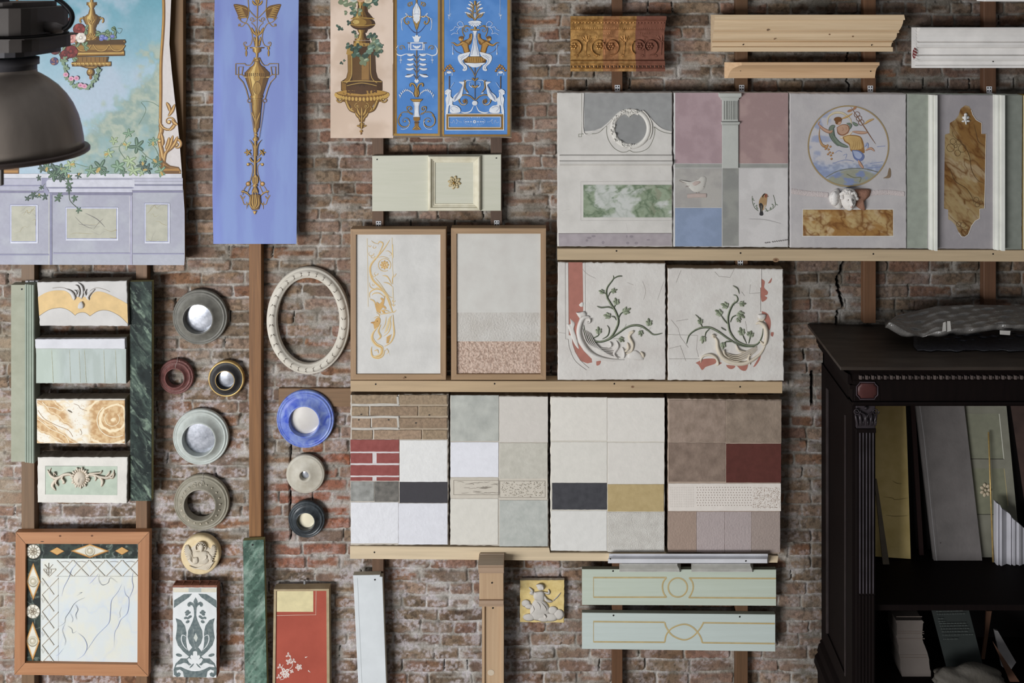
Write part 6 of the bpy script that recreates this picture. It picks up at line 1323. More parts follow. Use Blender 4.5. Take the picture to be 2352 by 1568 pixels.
# ---------------------------------------------------------------- left column of blocks
def leftcol():
    mb = MB(); g = M((164, 166, 142), (152, 155, 130), scale=14, bump=.04); g2 = M((146, 160, 142), (138, 152, 134), scale=14, bump=.04); z1, z0 = Z(654, .1), Z(1060, .1)
    t = thing('door_moulding', 'tall sage green door moulding with fluted right side, hung at the far left', 'moulding', P(54, 1060, .05))
    xs = lambda p: X(p, .1)
    mb.prismz([(xs(25), .05), (xs(25), .098), (xs(26), .10), (xs(57), .10), (xs(57), .05)], z0, z1, g); build(mb, 'flat_board', t)
    mb = MB(); mb.prismz([(xs(57), .05), (xs(57), .10), (xs(58), .104), (xs(61), .104), (xs(62), .099), (xs(63), .106), (xs(67), .107), (xs(68), .102), (xs(69), .110), (xs(74), .112), (xs(75), .106), (xs(76), .114), (xs(80), .114), (xs(81.5), .108), (xs(81.5), .05)], z0-.002, z1+.004, g2); holes(mb, .1, [(50, 664)]); build(mb, 'fluted_edge', t)
    ed = plaster((136, 126, 112), (112, 102, 90), .4)
    d = .125
    def blk(nm, label, poly, face, seed):
        t = thing('plaster_block', label, 'block', P(sum(p[0] for p in poly)/4, poly[2][1], .1), 'small plaster sample blocks in the left column')
        mb = MB(); mb.slab(poly, .05, d, face, ed, rough=.6, seed=seed, bev=.003); build(mb, 'slab', t); return t
    W = plaster((206, 203, 200), bump=.1)
    t = blk('', 'white block with a wavy ochre band and small plaster sprig, topmost of the left column', [(85, 648), (291, 645), (294, 749), (91, 748)], W, 31)
    s_ = 5.226; mb = MB(); k = Art(mb, d, 0, 600, s_)
    top = cr([(455, 430), (540, 380), (620, 355), (700, 348), (780, 355), (840, 395), (865, 450)], 4)+cr([(900, 450), (930, 425), (970, 440), (1010, 425), (1050, 450)], 3)+cr([(1080, 450), (1110, 390), (1160, 362), (1240, 370), (1340, 410), (1440, 460), (1528, 510)], 4)
    bot = cr([(1535, 750), (1440, 660), (1330, 600), (1240, 585), (1160, 605), (1082, 655)], 4)+cr([(1078, 655), (1030, 620), (980, 612), (930, 625), (902, 648)], 4)+cr([(898, 645), (830, 590), (760, 562), (680, 560), (580, 585), (470, 655)], 4)
    k.fill(top+bot, (220, 186, 128)); k.stroke(bot, 5, (120, 104, 80), smooth=False)
    k.stroke([(630, 322), (720, 312), (800, 330), (870, 380), (915, 440)], 5, (130, 118, 104)); k.stroke([(1060, 400), (1090, 345), (1160, 318), (1250, 335), (1320, 365)], 5, (140, 128, 112))
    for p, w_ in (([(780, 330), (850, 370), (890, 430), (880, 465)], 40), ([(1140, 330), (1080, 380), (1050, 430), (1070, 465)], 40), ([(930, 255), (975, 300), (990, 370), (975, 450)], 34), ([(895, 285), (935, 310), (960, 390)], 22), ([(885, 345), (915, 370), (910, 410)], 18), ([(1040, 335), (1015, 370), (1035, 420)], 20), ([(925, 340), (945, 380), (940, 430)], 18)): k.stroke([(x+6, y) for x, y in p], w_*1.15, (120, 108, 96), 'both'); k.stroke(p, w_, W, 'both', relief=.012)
    k.dome([(985, 480), (1008, 520), (1000, 560), (965, 570), (935, 560), (940, 520), (960, 490)], .012, W); build(mb, 'ochre_band_and_sprig', t)
    t = blk('', 'block with a white top edge over pale green hand-painted stripes', [(81, 780), (287, 778), (290, 881), (86, 880)], plaster((188, 194, 184)), 32)
    mb = MB(); m = plaster((212, 212, 217)); mb.slab([(80.5, 779), (286.5, 777.5), (287, 801), (81.5, 800)], d-.02, d+.004, m, bev=.001, rough=.4); build(mb, 'white_band', t)
    def fn(px, py):
        n = fbm(px/16, py/60, 91, 4); c = mixc((168, 180, 174), (176, 188, 184), ss(.4, .6, n))
        return mixc(c, (182, 198, 180), (1-ss(120, 150, px))*.5)
    grid('green_field', t, 83, 801, 289.5, 879.5, 2, d+.001, fn, attrmat(.85, .06, 200, .02))
    for x0, x1, w_ in ((620, 638, 4), (832, 848, 3), (948, 965, 3), (1012, 1035, 4), (1245, 1258, 4), (1385, 1400, 4)):
        mb = MB(); k = Art(mb, d+.001, 0, 600, s_)
        for i in range(20):
            if 1: y = 1065+i*19.5; k.stroke([(x0+(x1-x0)*i/20+(i % 3), y), (x0+(x1-x0)*(i+1)/20, y+20)], w_, (176, 172, 138) if i % 3 else (190, 190, 164), smooth=False)
        build(mb, 'painted_stripe', t)
    t = blk('', 'block painted as banded orange onyx with a large eye, above the lion mask block', [(83, 916), (287, 916), (288, 1020), (87, 1018)], plaster((214, 208, 198)), 33)
    def fn(px, py):
        wx = (fbm(px/24, py/24, 101, 3)-.5)*16; wy = (fbm(px/24, py/24, 107, 3)-.5)*16
        r = np.hypot((px-258+wx)*1.0+(py-962)*.2, (py-962+wy)*1.02); bands = .5+.5*np.sin(r/4.6+1.0)
        q = (py-916)*.95-(px-84)*.62+wx*1.2; b2 = .5+.5*np.sin(q/8.5+2.2)
        rightm = ss(196, 214, px+wx*.6); leftm = 1-ss(150, 172, px+(918-py)*.35+wx*.8+20)
        og = mixc((184, 142, 92), (208, 176, 130), ss(.35, .65, fbm(px/7, py/7, 109, 4)))
        c = mixc((226, 220, 206), (222, 196, 152), ss(.5, .7, fbm(px/20, py/10, 111, 4))*.6)
        c = mixc(c, mixc(og, (232, 214, 178), ss(.86, .97, bands)), rightm*ss(72, 55, r) if False else rightm)
        c = mixc(c, (230, 216, 188), ss(50, 70, r)*rightm*ss(.45, .6, fbm(px/18, py/12, 113, 3)))
        ls = leftm*ss(.3, .6, b2); c = mixc(c, og, ls); c = mixc(c, (236, 220, 190), leftm*ss(.62, .7, b2)*(1-ss(.7, .8, b2))*.8)
        c = mixc(c, (176, 128, 76), ss(.88, .95, ridge(px/18, py/14, 115, 4, 9))*.5)
        return c
    marble('onyx_face', t, 85, 919, 286.5, 1017.5, d+.0012, fn, .5)
    mb = MB(); k = Art(mb, d+.0015, 0, 890, 4.61)
    k.leaf(715, 235, 765, 265, 16, (120, 108, 90)); k.stroke([(850, 440), (865, 480), (855, 500)], 4, (140, 110, 76)); k.stroke(spiral(1190, 330, 74, 80, -40, 220, 20), 7, (238, 220, 184), smooth=False); k.stroke(spiral(1200, 330, 200, 160, 60, 230, 20), 9, (238, 222, 190), smooth=False)
    k.stroke([(395, 330), (450, 370), (540, 440), (640, 480), (700, 520), (730, 580)], 8, (240, 222, 190)); k.stroke([(445, 150), (500, 200), (580, 215), (650, 245), (690, 210)], 8, (240, 222, 190)); k.stroke([(400, 240), (470, 330), (600, 400), (720, 450), (770, 520)], 4, (176, 132, 84)); k.stroke([(780, 170), (830, 190), (850, 220), (920, 245)], 3, (150, 110, 80)); build(mb, 'painted_veins', t)
    t = blk('', 'white-bordered pale green block with a stucco lion mask between acanthus scrolls', [(86, 1050), (293, 1050), (291, 1156), (86, 1154)], plaster((218, 214, 206), bump=.2), 34)
    s_ = 4.61; mb = MB(); k = Art(mb, d, 0, 890, s_); gr = plaster((176, 192, 170)); k.fill([(482, 830), (1242, 832), (1240, 1138), (484, 1130)], (178, 194, 172)); k.stroke([(480, 1130), (480, 830), (900, 830)], 4, (120, 128, 110), smooth=False); build(mb, 'green_field', t)
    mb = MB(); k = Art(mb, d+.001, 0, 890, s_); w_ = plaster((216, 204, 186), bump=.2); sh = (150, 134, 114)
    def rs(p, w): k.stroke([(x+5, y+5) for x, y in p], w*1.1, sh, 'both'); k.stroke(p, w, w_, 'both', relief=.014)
    for p, w in (([(770, 980), (775, 950), (740, 915), (680, 920), (620, 950), (560, 950), (520, 900), (540, 850)], 30), ([(640, 940), (580, 990), (555, 1040), (590, 1085)], 34), ([(680, 925), (655, 960), (680, 1000), (655, 1010)], 24), ([(590, 950), (540, 930), (500, 870)], 22), ([(610, 960), (590, 1010), (620, 1040)], 18), ([(575, 940), (570, 900), (600, 930)], 16),
                 ([(905, 975), (920, 930), (980, 920), (1060, 945), (1140, 950), (1195, 910), (1205, 870)], 30), ([(940, 905), (1000, 905), (1060, 900), (1078, 875)], 20), ([(1050, 945), (1085, 990), (1070, 1045)], 32), ([(990, 925), (1015, 950), (1005, 985)], 22), ([(1140, 940), (1190, 950), (1210, 900)], 20), ([(1110, 945), (1150, 910), (1165, 880)], 18), ([(930, 950), (945, 970), (935, 990)], 16)): rs(p, w)
    for i in range(22):
        a = math.radians(i*360/22+4); r0, r1 = 62, 105 if i % 2 else 92
        k.leaf(848+r0*math.cos(a), 955+r0*1.08*math.sin(a), 848+r1*math.cos(a), 955+r1*1.12*math.sin(a), 26, w_, relief=.013)
    c = P(848/s_, 890+955/s_, d); face_relief(mb, c, .036, .040, .022, w_); build(mb, 'lion_mask', t)
leftcol()

def greenmarble(seed, base=(48, 62, 58), mid=(76, 96, 84), hi=(150, 176, 150), ang=.9, sx=34, dens=.5):
    def fn(px, py):
        u = px*math.cos(ang)+py*math.sin(ang); v = -px*math.sin(ang)+py*math.cos(ang)
        n = fbm(u/70, v/20, seed, 5); n2 = fbm(px/6, py/6, seed+2, 4); r = ridge(u/60, v/16+n*1.5, seed+4, 4, 10)
        c = mixc(base, mid, ss(.42, .62, n)); c = mixc(c, tuple(q*.7 for q in base), ss(.5, .7, n2)*.5)
        big = ss(.62, .70, fbm(u/55, v/13, seed+11, 4)); c = mixc(c, hi, big*dens*(.4+.6*ss(.35, .6, n2)))
        c = mixc(c, hi, r*.45); return mixc(c, (196, 208, 186), ss(.8, .95, ridge(u/40, v/30, seed+7, 3, 24))*.35)
    return fn
def plank(label, poly, d, fn, holes_=(), step=1.5):
    t = thing('marbled_plank', label, 'plank', P((poly[0][0]+poly[1][0])/2, poly[2][1], d-.02))
    mb = MB(); mb.slab(poly, max(.05, d-.028), d, M((52, 62, 54), bump=.02, rough=.4), M((150, 148, 100), bump=0), bev=.001); build(mb, 'board', t)
    (x0, y0), (x1, y1), (x2, y2), (x3, y3) = poly
    def edge(u, v): return (x0+(x1-x0)*u)*(1-v)+(x3+(x2-x3)*u)*v+(u-.5)*-1.0, (y0+(y1-y0)*u)*(1-v)+(y3+(y2-y3)*u)*v
    grid('painted_marble', t, 0, 0, abs(x1-x0), abs(y2-y1), step, d+.0006, fn, attrmat(.6, .01, 201, .02, .12), edge)
    if holes_:
        mb = MB(); holes(mb, d+.0012, holes_); build(mb, 'screw_hole', t)
plank('dark green marbled plank with pale diagonal veins beside the four small blocks', [(298, 647), (349, 646), (348, 1150), (299, 1150)], .10, greenmarble(120, (34, 44, 43), (52, 68, 62), (132, 156, 132), .95, dens=.8))
plank('lighter green marbled plank at the bottom between the tulip tile and the red panel', [(558, 1241), (606, 1239), (615, 1640), (563, 1640)], .085, greenmarble(140, (66, 96, 82), (92, 128, 110), (166, 188, 172), -.95, dens=.45), [(580, 1251)])

# ---------------------------------------------------------------- big framed marble sheet
def bigframe():
    t = thing('framed_marble_sheet', 'square pine frame around pale veined painted marble with dark border of lozenges and rosettes', 'framed panel', P(188, 1552, .07))
    pw = (wood((184, 132, 92), 'x', (158, 106, 70)), wood((176, 124, 86), 'z', (150, 100, 66))); d = .085
    out = [(36, 1222), (343, 1221), (341, 1553), (33, 1549)]; inn = [(58.5, 1248.5), (317, 1249), (315.5, 1526), (57, 1522)]
    v = [P(x, y, d) for x, y in out]+[P(x, y, d) for x, y in inn]; v += [Vector((p.x, -.05, p.z)) for p in v[:4]]+[Vector((p.x, -.066, p.z)) for p in v[4:8]]
    for j in range(4):
        mb = MB(); j2 = (j+1) % 4; m = pw[j % 2]
        mb.add([v[j], v[j2], v[4+j2], v[4+j]], [(0, 1, 2, 3)], m); mb.add([v[j], v[j2], v[8+j2], v[8+j]], [(0, 1, 2, 3)], m); mb.add([v[4+j], v[4+j2], v[12+j2], v[12+j]], [(0, 1, 2, 3)], m)
        k = Art(mb, d, 0, 1200, 4.26); a, b = out[j], inn[j]; k.stroke([(a[0]*4.26, (a[1]-1200)*4.26), (b[0]*4.26, (b[1]-1200)*4.26)], 3, (84, 54, 36), smooth=False)
        if j == 0:
            for x, y in ((588, 130), (900, 128)): k.ell(x, y, 12, 9, (110, 68, 42))
            k.leaf(395, 185, 430, 185, 8, (60, 40, 30)); 
        build(mb, 'frame_rail', t)
    def fn(px, py):
        n = fbm(px/50, py/50, 161, 4); c = mixc((208, 212, 206), (212, 212, 198), ss(.42, .6, n)); c = mixc(c, (200, 208, 212), ss(.5, .66, fbm(px/40, py/50, 165, 4))*.6)
        r = ridge(px/60+py/160, py/90-px/200, 171, 4, 22); c = mixc(c, (184, 192, 212), r*.4); return mixc(c, (200, 206, 216), ridge(px/30, py/45, 175, 3, 12)*.3)
    grid('marble_sheet', t, 57, 1247, 317.5, 1527, 1.5, .067, fn, attrmat(.5, .02, 200, .01))
    def fd(px, py):
        r = ridge(px/22, py/22, 181, 3, 26); n = fbm(px/12, py/12, 185, 4); c = mixc((32, 40, 38), (48, 62, 54), ss(.4, .6, n)); return mixc(c, (150, 164, 152), r*.75)
    grid('dark_border', t, 58, 1248, 317, 1282.5, 1.2, .0685, fd, attrmat(.4, .01, 200, .01)); grid('dark_border', t, 58, 1282.5, 92.8, 1524, 1.2, .0685, fd, attrmat(.4, .01, 200, .01))
    mb = MB(); k = Art(mb, .069, 0, 1200, 4.26)
    def loz(cx, cy, rx, ry, vert, mk=1):
        for f, c in ((1, (168, 112, 44)), (.93, (206, 158, 92)), (.80, (206, 198, 176)), (.72, (218, 214, 200))):
            if not mk and f < .9: continue
            k.fill([(cx-rx*f, cy), (cx, cy-ry*f), (cx+rx*f, cy), (cx, cy+ry*f)], c)
        k.stroke([(cx-rx, cy), (cx, cy+ry), (cx+rx, cy)], 5, (140, 84, 30), smooth=False)
        if mk:
            r = 46; k.ell(cx, cy+4, r+4, r+6, (140, 132, 110)); k.ell(cx, cy, r, r, (206, 200, 180)); k.ell(cx, cy, r*.7, r*.7, (176, 168, 146)); k.ell(cx, cy, r*.5, r*.5, (196, 186, 162)); k.ell(cx-4, cy-4, r*.25, r*.25, (226, 220, 204))
    loz(558, 278, 70, 38, 0, 0); loz(880, 276, 188, 68, 0); loz(1193, 275, 66, 38, 0, 0); loz(325, 575, 70, 182, 1); loz(320, 1158, 70, 192, 1)
    def ros(cx, cy, r, petals):
        k.ell(cx, cy, r, r, (206, 200, 182)); k.stroke(spiral(cx, cy, r*.97, r*.97, 0, 360, 24), 4, (110, 100, 84), smooth=False)
        for i in range(petals):
            a = i*2*math.pi/petals; k.ell(cx+r*.74*math.cos(a), cy+r*.74*math.sin(a), r*.2, r*.15, (226, 222, 208), math.degrees(a)); k.stroke([(cx+r*.55*math.cos(a+.26), cy+r*.55*math.sin(a+.26)), (cx+r*.95*math.cos(a+.26), cy+r*.95*math.sin(a+.26))], 4, (96, 88, 74), smooth=False)
        k.ell(cx, cy, r*.52, r*.52, (128, 118, 100)); k.ell(cx, cy, r*.44, r*.44, (196, 188, 168))
        for i in range(5): a = i*1.257; k.leaf(cx, cy, cx+r*.4*math.cos(a), cy+r*.4*math.sin(a), r*.2, (128, 116, 98))
    ros(326, 282, 72, 12); ros(322, 868, 70, 8)
    # lattice
    sh, hi = (166, 156, 140), (226, 226, 218)
    def bar(a, b): k.stroke([a, b], 9, sh, smooth=False); k.stroke([(a[0]-3, a[1]-3), (b[0]-3, b[1]-3)], 4, hi, smooth=False)
    for i in range(5):
        x = 555+i*160; bar((x, 370), (x+150, 525)); bar((x, 525), (x+150, 370))
        k.stroke([(x+35, 385), (x+85, 380), (x+125, 388)], 3, (150, 140, 130), smooth=False)
    for i in range(5):
        y = 545+i*165; bar((410, y), (525, y+160)); bar((410, y+160), (568, y))
        k.stroke([(405, y+30), (418, y+75), (435, y+35)], 3, (150, 140, 120), smooth=False)
    k.stroke([(568, 530), (568, 1370)], 2, (170, 170, 166), smooth=False); k.stroke([(540, 526), (1350, 526)], 2, (176, 176, 170), smooth=False)
    bar((420, 455), (545, 455)); bar((420, 460), (475, 530)); bar((475, 530), (545, 460))
    for p in ([(475, 395), (475, 520)], [(435, 410), (475, 455)], [(515, 410), (475, 455)], [(450, 455), (460, 500), (475, 480), (495, 500), (500, 455)]): k.stroke(p, 5, (130, 120, 106), smooth=False)
    vb_ = (120, 130, 150); vl = (160, 172, 206)
    for p, w_, c in (([(745, 370), (740, 410), (700, 460), (680, 520), (650, 580), (620, 640), (600, 720)], 8, vl), ([(690, 470), (685, 510), (672, 525)], 7, (70, 76, 100)), ([(975, 500), (965, 560), (1000, 610), (1055, 590), (1080, 540), (1150, 590)], 6, (84, 92, 112)), ([(830, 735), (770, 760), (720, 800), (680, 870), (640, 930), (630, 980), (570, 1020)], 6, (80, 92, 104)), ([(735, 800), (760, 850), (740, 900), (750, 950)], 9, vb_), ([(640, 980), (610, 1050), (630, 1120), (640, 1160), (630, 1205)], 6, vb_), ([(660, 1010), (700, 1040), (710, 1080), (750, 1060)], 6, vb_), ([(680, 880), (710, 940), (700, 980)], 5, vb_),
                     ([(760, 1080), (820, 1130), (850, 1210), (820, 1290), (750, 1340)], 9, vl), ([(1190, 600), (1150, 680), (1090, 760), (1080, 850), (1070, 960), (1040, 1010), (950, 1100), (880, 1200), (840, 1260)], 9, vl), ([(1210, 620), (1225, 700), (1260, 750), (1245, 880), (1180, 950), (1150, 1020), (1120, 1080), (1115, 1210)], 9, vl), ([(1300, 480), (1290, 560), (1300, 640), (1260, 740)], 9, vl), ([(1190, 820), (1170, 880), (1175, 920), (1160, 930)], 4, vb_), ([(870, 600), (900, 570), (960, 500)], 14, (196, 200, 222)), ([(1080, 1265), (1040, 1310)], 4, vb_), ([(770, 690), (800, 685), (750, 715)], 5, vb_), ([(620, 1230), (570, 1290), (545, 1300)], 5, vl)): k.stroke(p, w_*.55, c, 'both')
    build(mb, 'painted_ornament', t)
bigframe()

# ---------------------------------------------------------------- round frames and mirrors
def threadp(t, c, s_, R, lip, chips=True):
    mb = MB(); mb.tube([(c[0]+.004, -.046, c[2]+(lip+1)*s_), (c[0]+.006, -.056, c[2]+(lip+8)*s_), (c[0]+.01, -.036, c[2]+(R-3)*s_), (c[0]+.004, -.012, c[2]+(R+9)*s_)], .0009, M((196, 190, 182), bump=0), 6); build(mb, 'hanging_thread', t)
def chips(mb, c, s_):
    rng = random.Random(5)
    for i in range(26):
        a = rng.uniform(0, 6.28); r = (40-rng.uniform(0, 9))*s_; mb.ball((c[0]+r*math.cos(a), -.033, c[2]+r*math.sin(a)), rng.uniform(.001, .005), .002, rng.uniform(.0008, .002), M((176, 140, 128), bump=0), 6, 4)
glass = M((206, 210, 220), (150, 154, 164), scale=45, rough=.16, metal=.5, bump=0, mix=.6)  # mottled pale base, only half metallic: bright reflections put into the colour
def rf(label, cx, cy, R, prof, m, mirror=None, cat='mirror', name='round_mirror', extra=None, reflection_tint=None, deco=None):
    t = thing(name, label, cat, P(cx, cy+R, .02), 'turned round frames and mirrors')
    c = P(cx, cy, .02); s_ = (D-.02)/D/S
    mb = MB(); mb.ring((c[0], 0, c[2]), [(r*s_, d) for r, d in prof], m, 96)
    if deco: deco(mb, c, s_)
    o = build(mb, 'turned_frame', t)
    if extra: extra(t, c, s_)
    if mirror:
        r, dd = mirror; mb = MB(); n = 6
        mb.ring((c[0], 0, c[2]), [(r*s_*(1-i/n), dd+.004*(1-(1-i/n)**2)) for i in range(n)]+[(.0003, dd+.004)], reflection_tint or glass, 48, cap=True); build(mb, 'mirror_glass', t)
    return t
def pf(R, hi, lip, dep, lipd):
    # stepped outer rim, hollow cove, rounded lip, reveal
    return [(R, .012), (R, .026), (R-1.2, .030), (R-3.2, .031), (R-3.8, .028), (R-5, .0285), (R-5.6, .034), (R-8, .036), (R-9, .033), (R-10, .033), (R-10.8, .0345)]+[(R-10.8+(lip+1.5-R+10.8)*q/8, .0345+(dep-.0345)*(q/8)**1.5) for q in range(1, 9)]+[(lip+.6, dep-.0006), (lip, dep-.003), (lip-.3, dep-.01), (lip-.8, .034), (lip-1.2, .018)]
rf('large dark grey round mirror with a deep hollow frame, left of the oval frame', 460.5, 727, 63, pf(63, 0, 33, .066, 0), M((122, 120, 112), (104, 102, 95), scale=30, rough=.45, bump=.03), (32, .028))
rf('small worn red-brown ring hanging by a thread, without glass', 405.5, 864, 40, pf(40, 0, 21, .05, 0), M((126, 78, 74), (100, 62, 58), scale=50, rough=.5, bump=.1), None, 'ring', 'turned_ring', extra=lambda t, c, s_: threadp(t, c, s_, 40, 21), deco=chips)

gold = M((196, 166, 104), (170, 138, 80), scale=40, rough=.4, metal=.35, bump=0)
def gx(t, c, s_):
    mb = MB(); mb.ring((c[0], 0, c[2]), [(41.2*s_, .014), (41.4*s_, .03), (39.6*s_, .036), (37.6*s_, .034)], gold, 96); build(mb, 'gilt_rim', t)
    mb = MB(); mb.ring((c[0], 0, c[2]), [(22.6*s_, .053), (21.8*s_, .056), (20.8*s_, .053)], gold, 72); build(mb, 'gilt_rim', t)
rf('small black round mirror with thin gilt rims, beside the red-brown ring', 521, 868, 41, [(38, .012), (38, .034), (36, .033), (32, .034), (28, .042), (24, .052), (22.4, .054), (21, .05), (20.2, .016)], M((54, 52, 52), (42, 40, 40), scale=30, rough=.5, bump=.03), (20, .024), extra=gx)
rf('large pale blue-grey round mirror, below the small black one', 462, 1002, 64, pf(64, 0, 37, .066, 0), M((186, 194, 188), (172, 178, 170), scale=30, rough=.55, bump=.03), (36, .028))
def scrolls(mb, c, s_):
    m = M((206, 196, 176), bump=0)
    def ring_pt(r, a): return (c[0]+r*s_*math.cos(a), -(.0345+max(0, (54-r))*.0009)-.002, c[2]+r*s_*math.sin(a))
    for i in range(20):
        a0 = math.pi/2+i*2*math.pi/20; q = 7.5 if i == 0 else (5.4 if i % 2 else 3.6); rc = 45
        mb.tube([(lambda px, pz: (c[0]+px, -(.036+(54-math.hypot(px, pz)/s_)*.0010)-.0015, c[2]+pz))(rc*s_*math.cos(a0)+q*s_*math.cos(b)*(1-.3*b/7), rc*s_*math.sin(a0)+q*s_*math.sin(b)*(1-.3*b/7)) for b in [j*.55+i for j in range(12)]], .0011, m, 5)
        pb = rc*s_*math.cos(a0), rc*s_*math.sin(a0); mb.ball((c[0]+pb[0], -.046, c[2]+pb[1]), .004, .0025, .004, m, 6, 5)
rf('large taupe ring painted with cream scrolls, without glass, above the angel medallion', 464, 1152, 63.5, pf(63.5, 0, 35, .062, 0), M((150, 144, 128), (134, 128, 112), scale=30, rough=.5, bump=.03), None, 'ring', 'turned_ring', extra=lambda t, c, s_: threadp(t, c, s_, 63, 35), deco=scrolls)
blue = M((66, 88, 186), (140, 158, 206), scale=16, rough=.35, bump=.03, mix=.55, dist=1.2)
rf('large lapis-blue marbled round mirror', 702, 961, 66, pf(66, 0, 34, .062, 0), blue, (33, .028), reflection_tint=M((226, 222, 216), (214, 208, 202), rough=.2, metal=.25, bump=0))  # off-white base colour paints the bright reflection in this glass
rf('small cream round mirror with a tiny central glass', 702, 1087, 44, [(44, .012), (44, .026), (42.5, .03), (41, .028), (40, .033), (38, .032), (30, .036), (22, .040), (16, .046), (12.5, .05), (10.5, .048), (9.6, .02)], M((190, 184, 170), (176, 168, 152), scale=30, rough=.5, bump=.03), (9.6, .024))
rf('small black marbled round mirror below the cream one', 705, 1191, 42, pf(42, 0, 20, .055, 0), M((70, 76, 80), (40, 44, 48), scale=22, rough=.3, bump=.03, mix=.6, dist=1.4), (19.4, .024), reflection_tint=M((244, 236, 208), (240, 230, 200), rough=.25, metal=.15, bump=0))  # cream base colour stands in for a bright reflection
# oval frame
def oval():
    t = thing('oval_frame', 'white oval wooden frame with dark notched ribbon marks', 'frame', P(709, 858, .02)); cx, cy = 709, 735; d0 = .02; s_ = (D-d0)/D/S
    c = P(cx, cy, d0); n = 120; W = plaster((212, 206, 194), (196, 188, 174), .12, 60)
    prof = [(0, .0), (-0.5, .018), (-3, .026), (-5, .024), (-6, .030), (-10, .038), (-15, .040), (-18, .036), (-20, .030), (-21, .028), (-23, .026), (-24.5, .02), (-24.5, .0)]
    v = []; f = []; mb = MB()
    for o, dd in prof:
        for k in range(n):
            a = 2*math.pi*k/n; v.append((c[0]+(96+o)*s_*math.cos(a), -.012-dd, c[2]+(123+o)*s_*math.sin(a)))
    for i in range(len(prof)-1):
        for k in range(n): f.append((i*n+k, i*n+(k+1) % n, (i+1)*n+(k+1) % n, (i+1)*n+k))
    mb.add(v, f, W, True); m = M((96, 80, 66), bump=0)
    for k in range(30):
        a = 2*math.pi*k/30+.05; tx, tz = -math.sin(a), math.cos(a)
        def q(o, s): return (c[0]+(96+o)*s_*math.cos(a+s), -.012-(.0405 if o > -17 else .037)-.0008, c[2]+(123+o)*s_*math.sin(a+s))
        mb.tube([q(-8, .055), q(-10.5, .0), q(-13, .02), q(-15.5, .0), q(-18, .05)], [.0006, .0016, .0007, .0016, .0006], m, 5)
    build(mb, 'carved_frame', t)
oval()
# medallion
def medal():
    t = thing('medallion', 'round cream plaster medallion with a winged angel relief above the tulip tile', 'medallion', P(459, 1320, .02)); mb = MB(); c = P(459, 1276, .05); s_ = (D-.05)/D/S
    cr_ = M((220, 200, 160), (208, 184, 140), scale=30, rough=.6, bump=.08)
    mb.ring((c[0], 0, c[2]), [(44.5*s_, .012), (45*s_, .03), (44.4*s_, .044), (42*s_, .05), (38*s_, .051)], cr_, 72, cap=True); build(mb, 'disc', t)
    mb = MB(); k = Art(mb, .0515, 350, 1210, 4.276); w_ = plaster((214, 204, 188), (198, 186, 166), .2, 150)
    k.edome(470, 290, 130, 120, .006, w_)
    for i in range(9):
        for s2 in (-1, 1):
            a = math.radians(95-i*14); k.leaf(470+s2*(70+i*2), 290-i*4+30, 470+s2*(90+70*math.cos(a-.6)), 300-130*math.sin(a)*.9-10, 20, w_, relief=.012)
    k.stroke(spiral(475, 200, 52, 52, 150, 390, 14), 10, w_, relief=.014, smooth=False); k.dome([(450, 175), (480, 162), (505, 180), (500, 225), (480, 250), (458, 225)], .026, w_); k.dome([(420, 235), (540, 235), (560, 330), (500, 370), (400, 340)], .018, w_)
    for x, y in ((455, 170), (470, 162), (490, 160), (505, 172), (512, 190), (446, 188)): k.edome(x, y, 10, 8, .02, w_)
    k.dome([(392, 300), (448, 290), (455, 350), (400, 365)], .026, w_); k.dome([(540, 240), (590, 290), (575, 340), (540, 300)], .016, w_); k.stroke([(500, 270), (530, 290), (510, 320), (450, 320)], 26, w_, 'both', relief=.024)
    for i in range(7): k.stroke([(360+i*16, 380+i*4), (430+i*18, 405+i*2), (520+i*12, 370-i*3), (590+i*3, 340)], 14, w_, 'both', relief=.013)
    for i in range(8): k.stroke([(340+i*4, 190+i*18), (372, 230+i*14), (395, 265+i*12)], 10, w_, 'both', relief=.012); k.stroke([(610-i*4, 200+i*18), (585, 240+i*14), (560, 280+i*12)], 10, w_, 'both', relief=.012)
    build(mb, 'angel_relief', t)
medal()
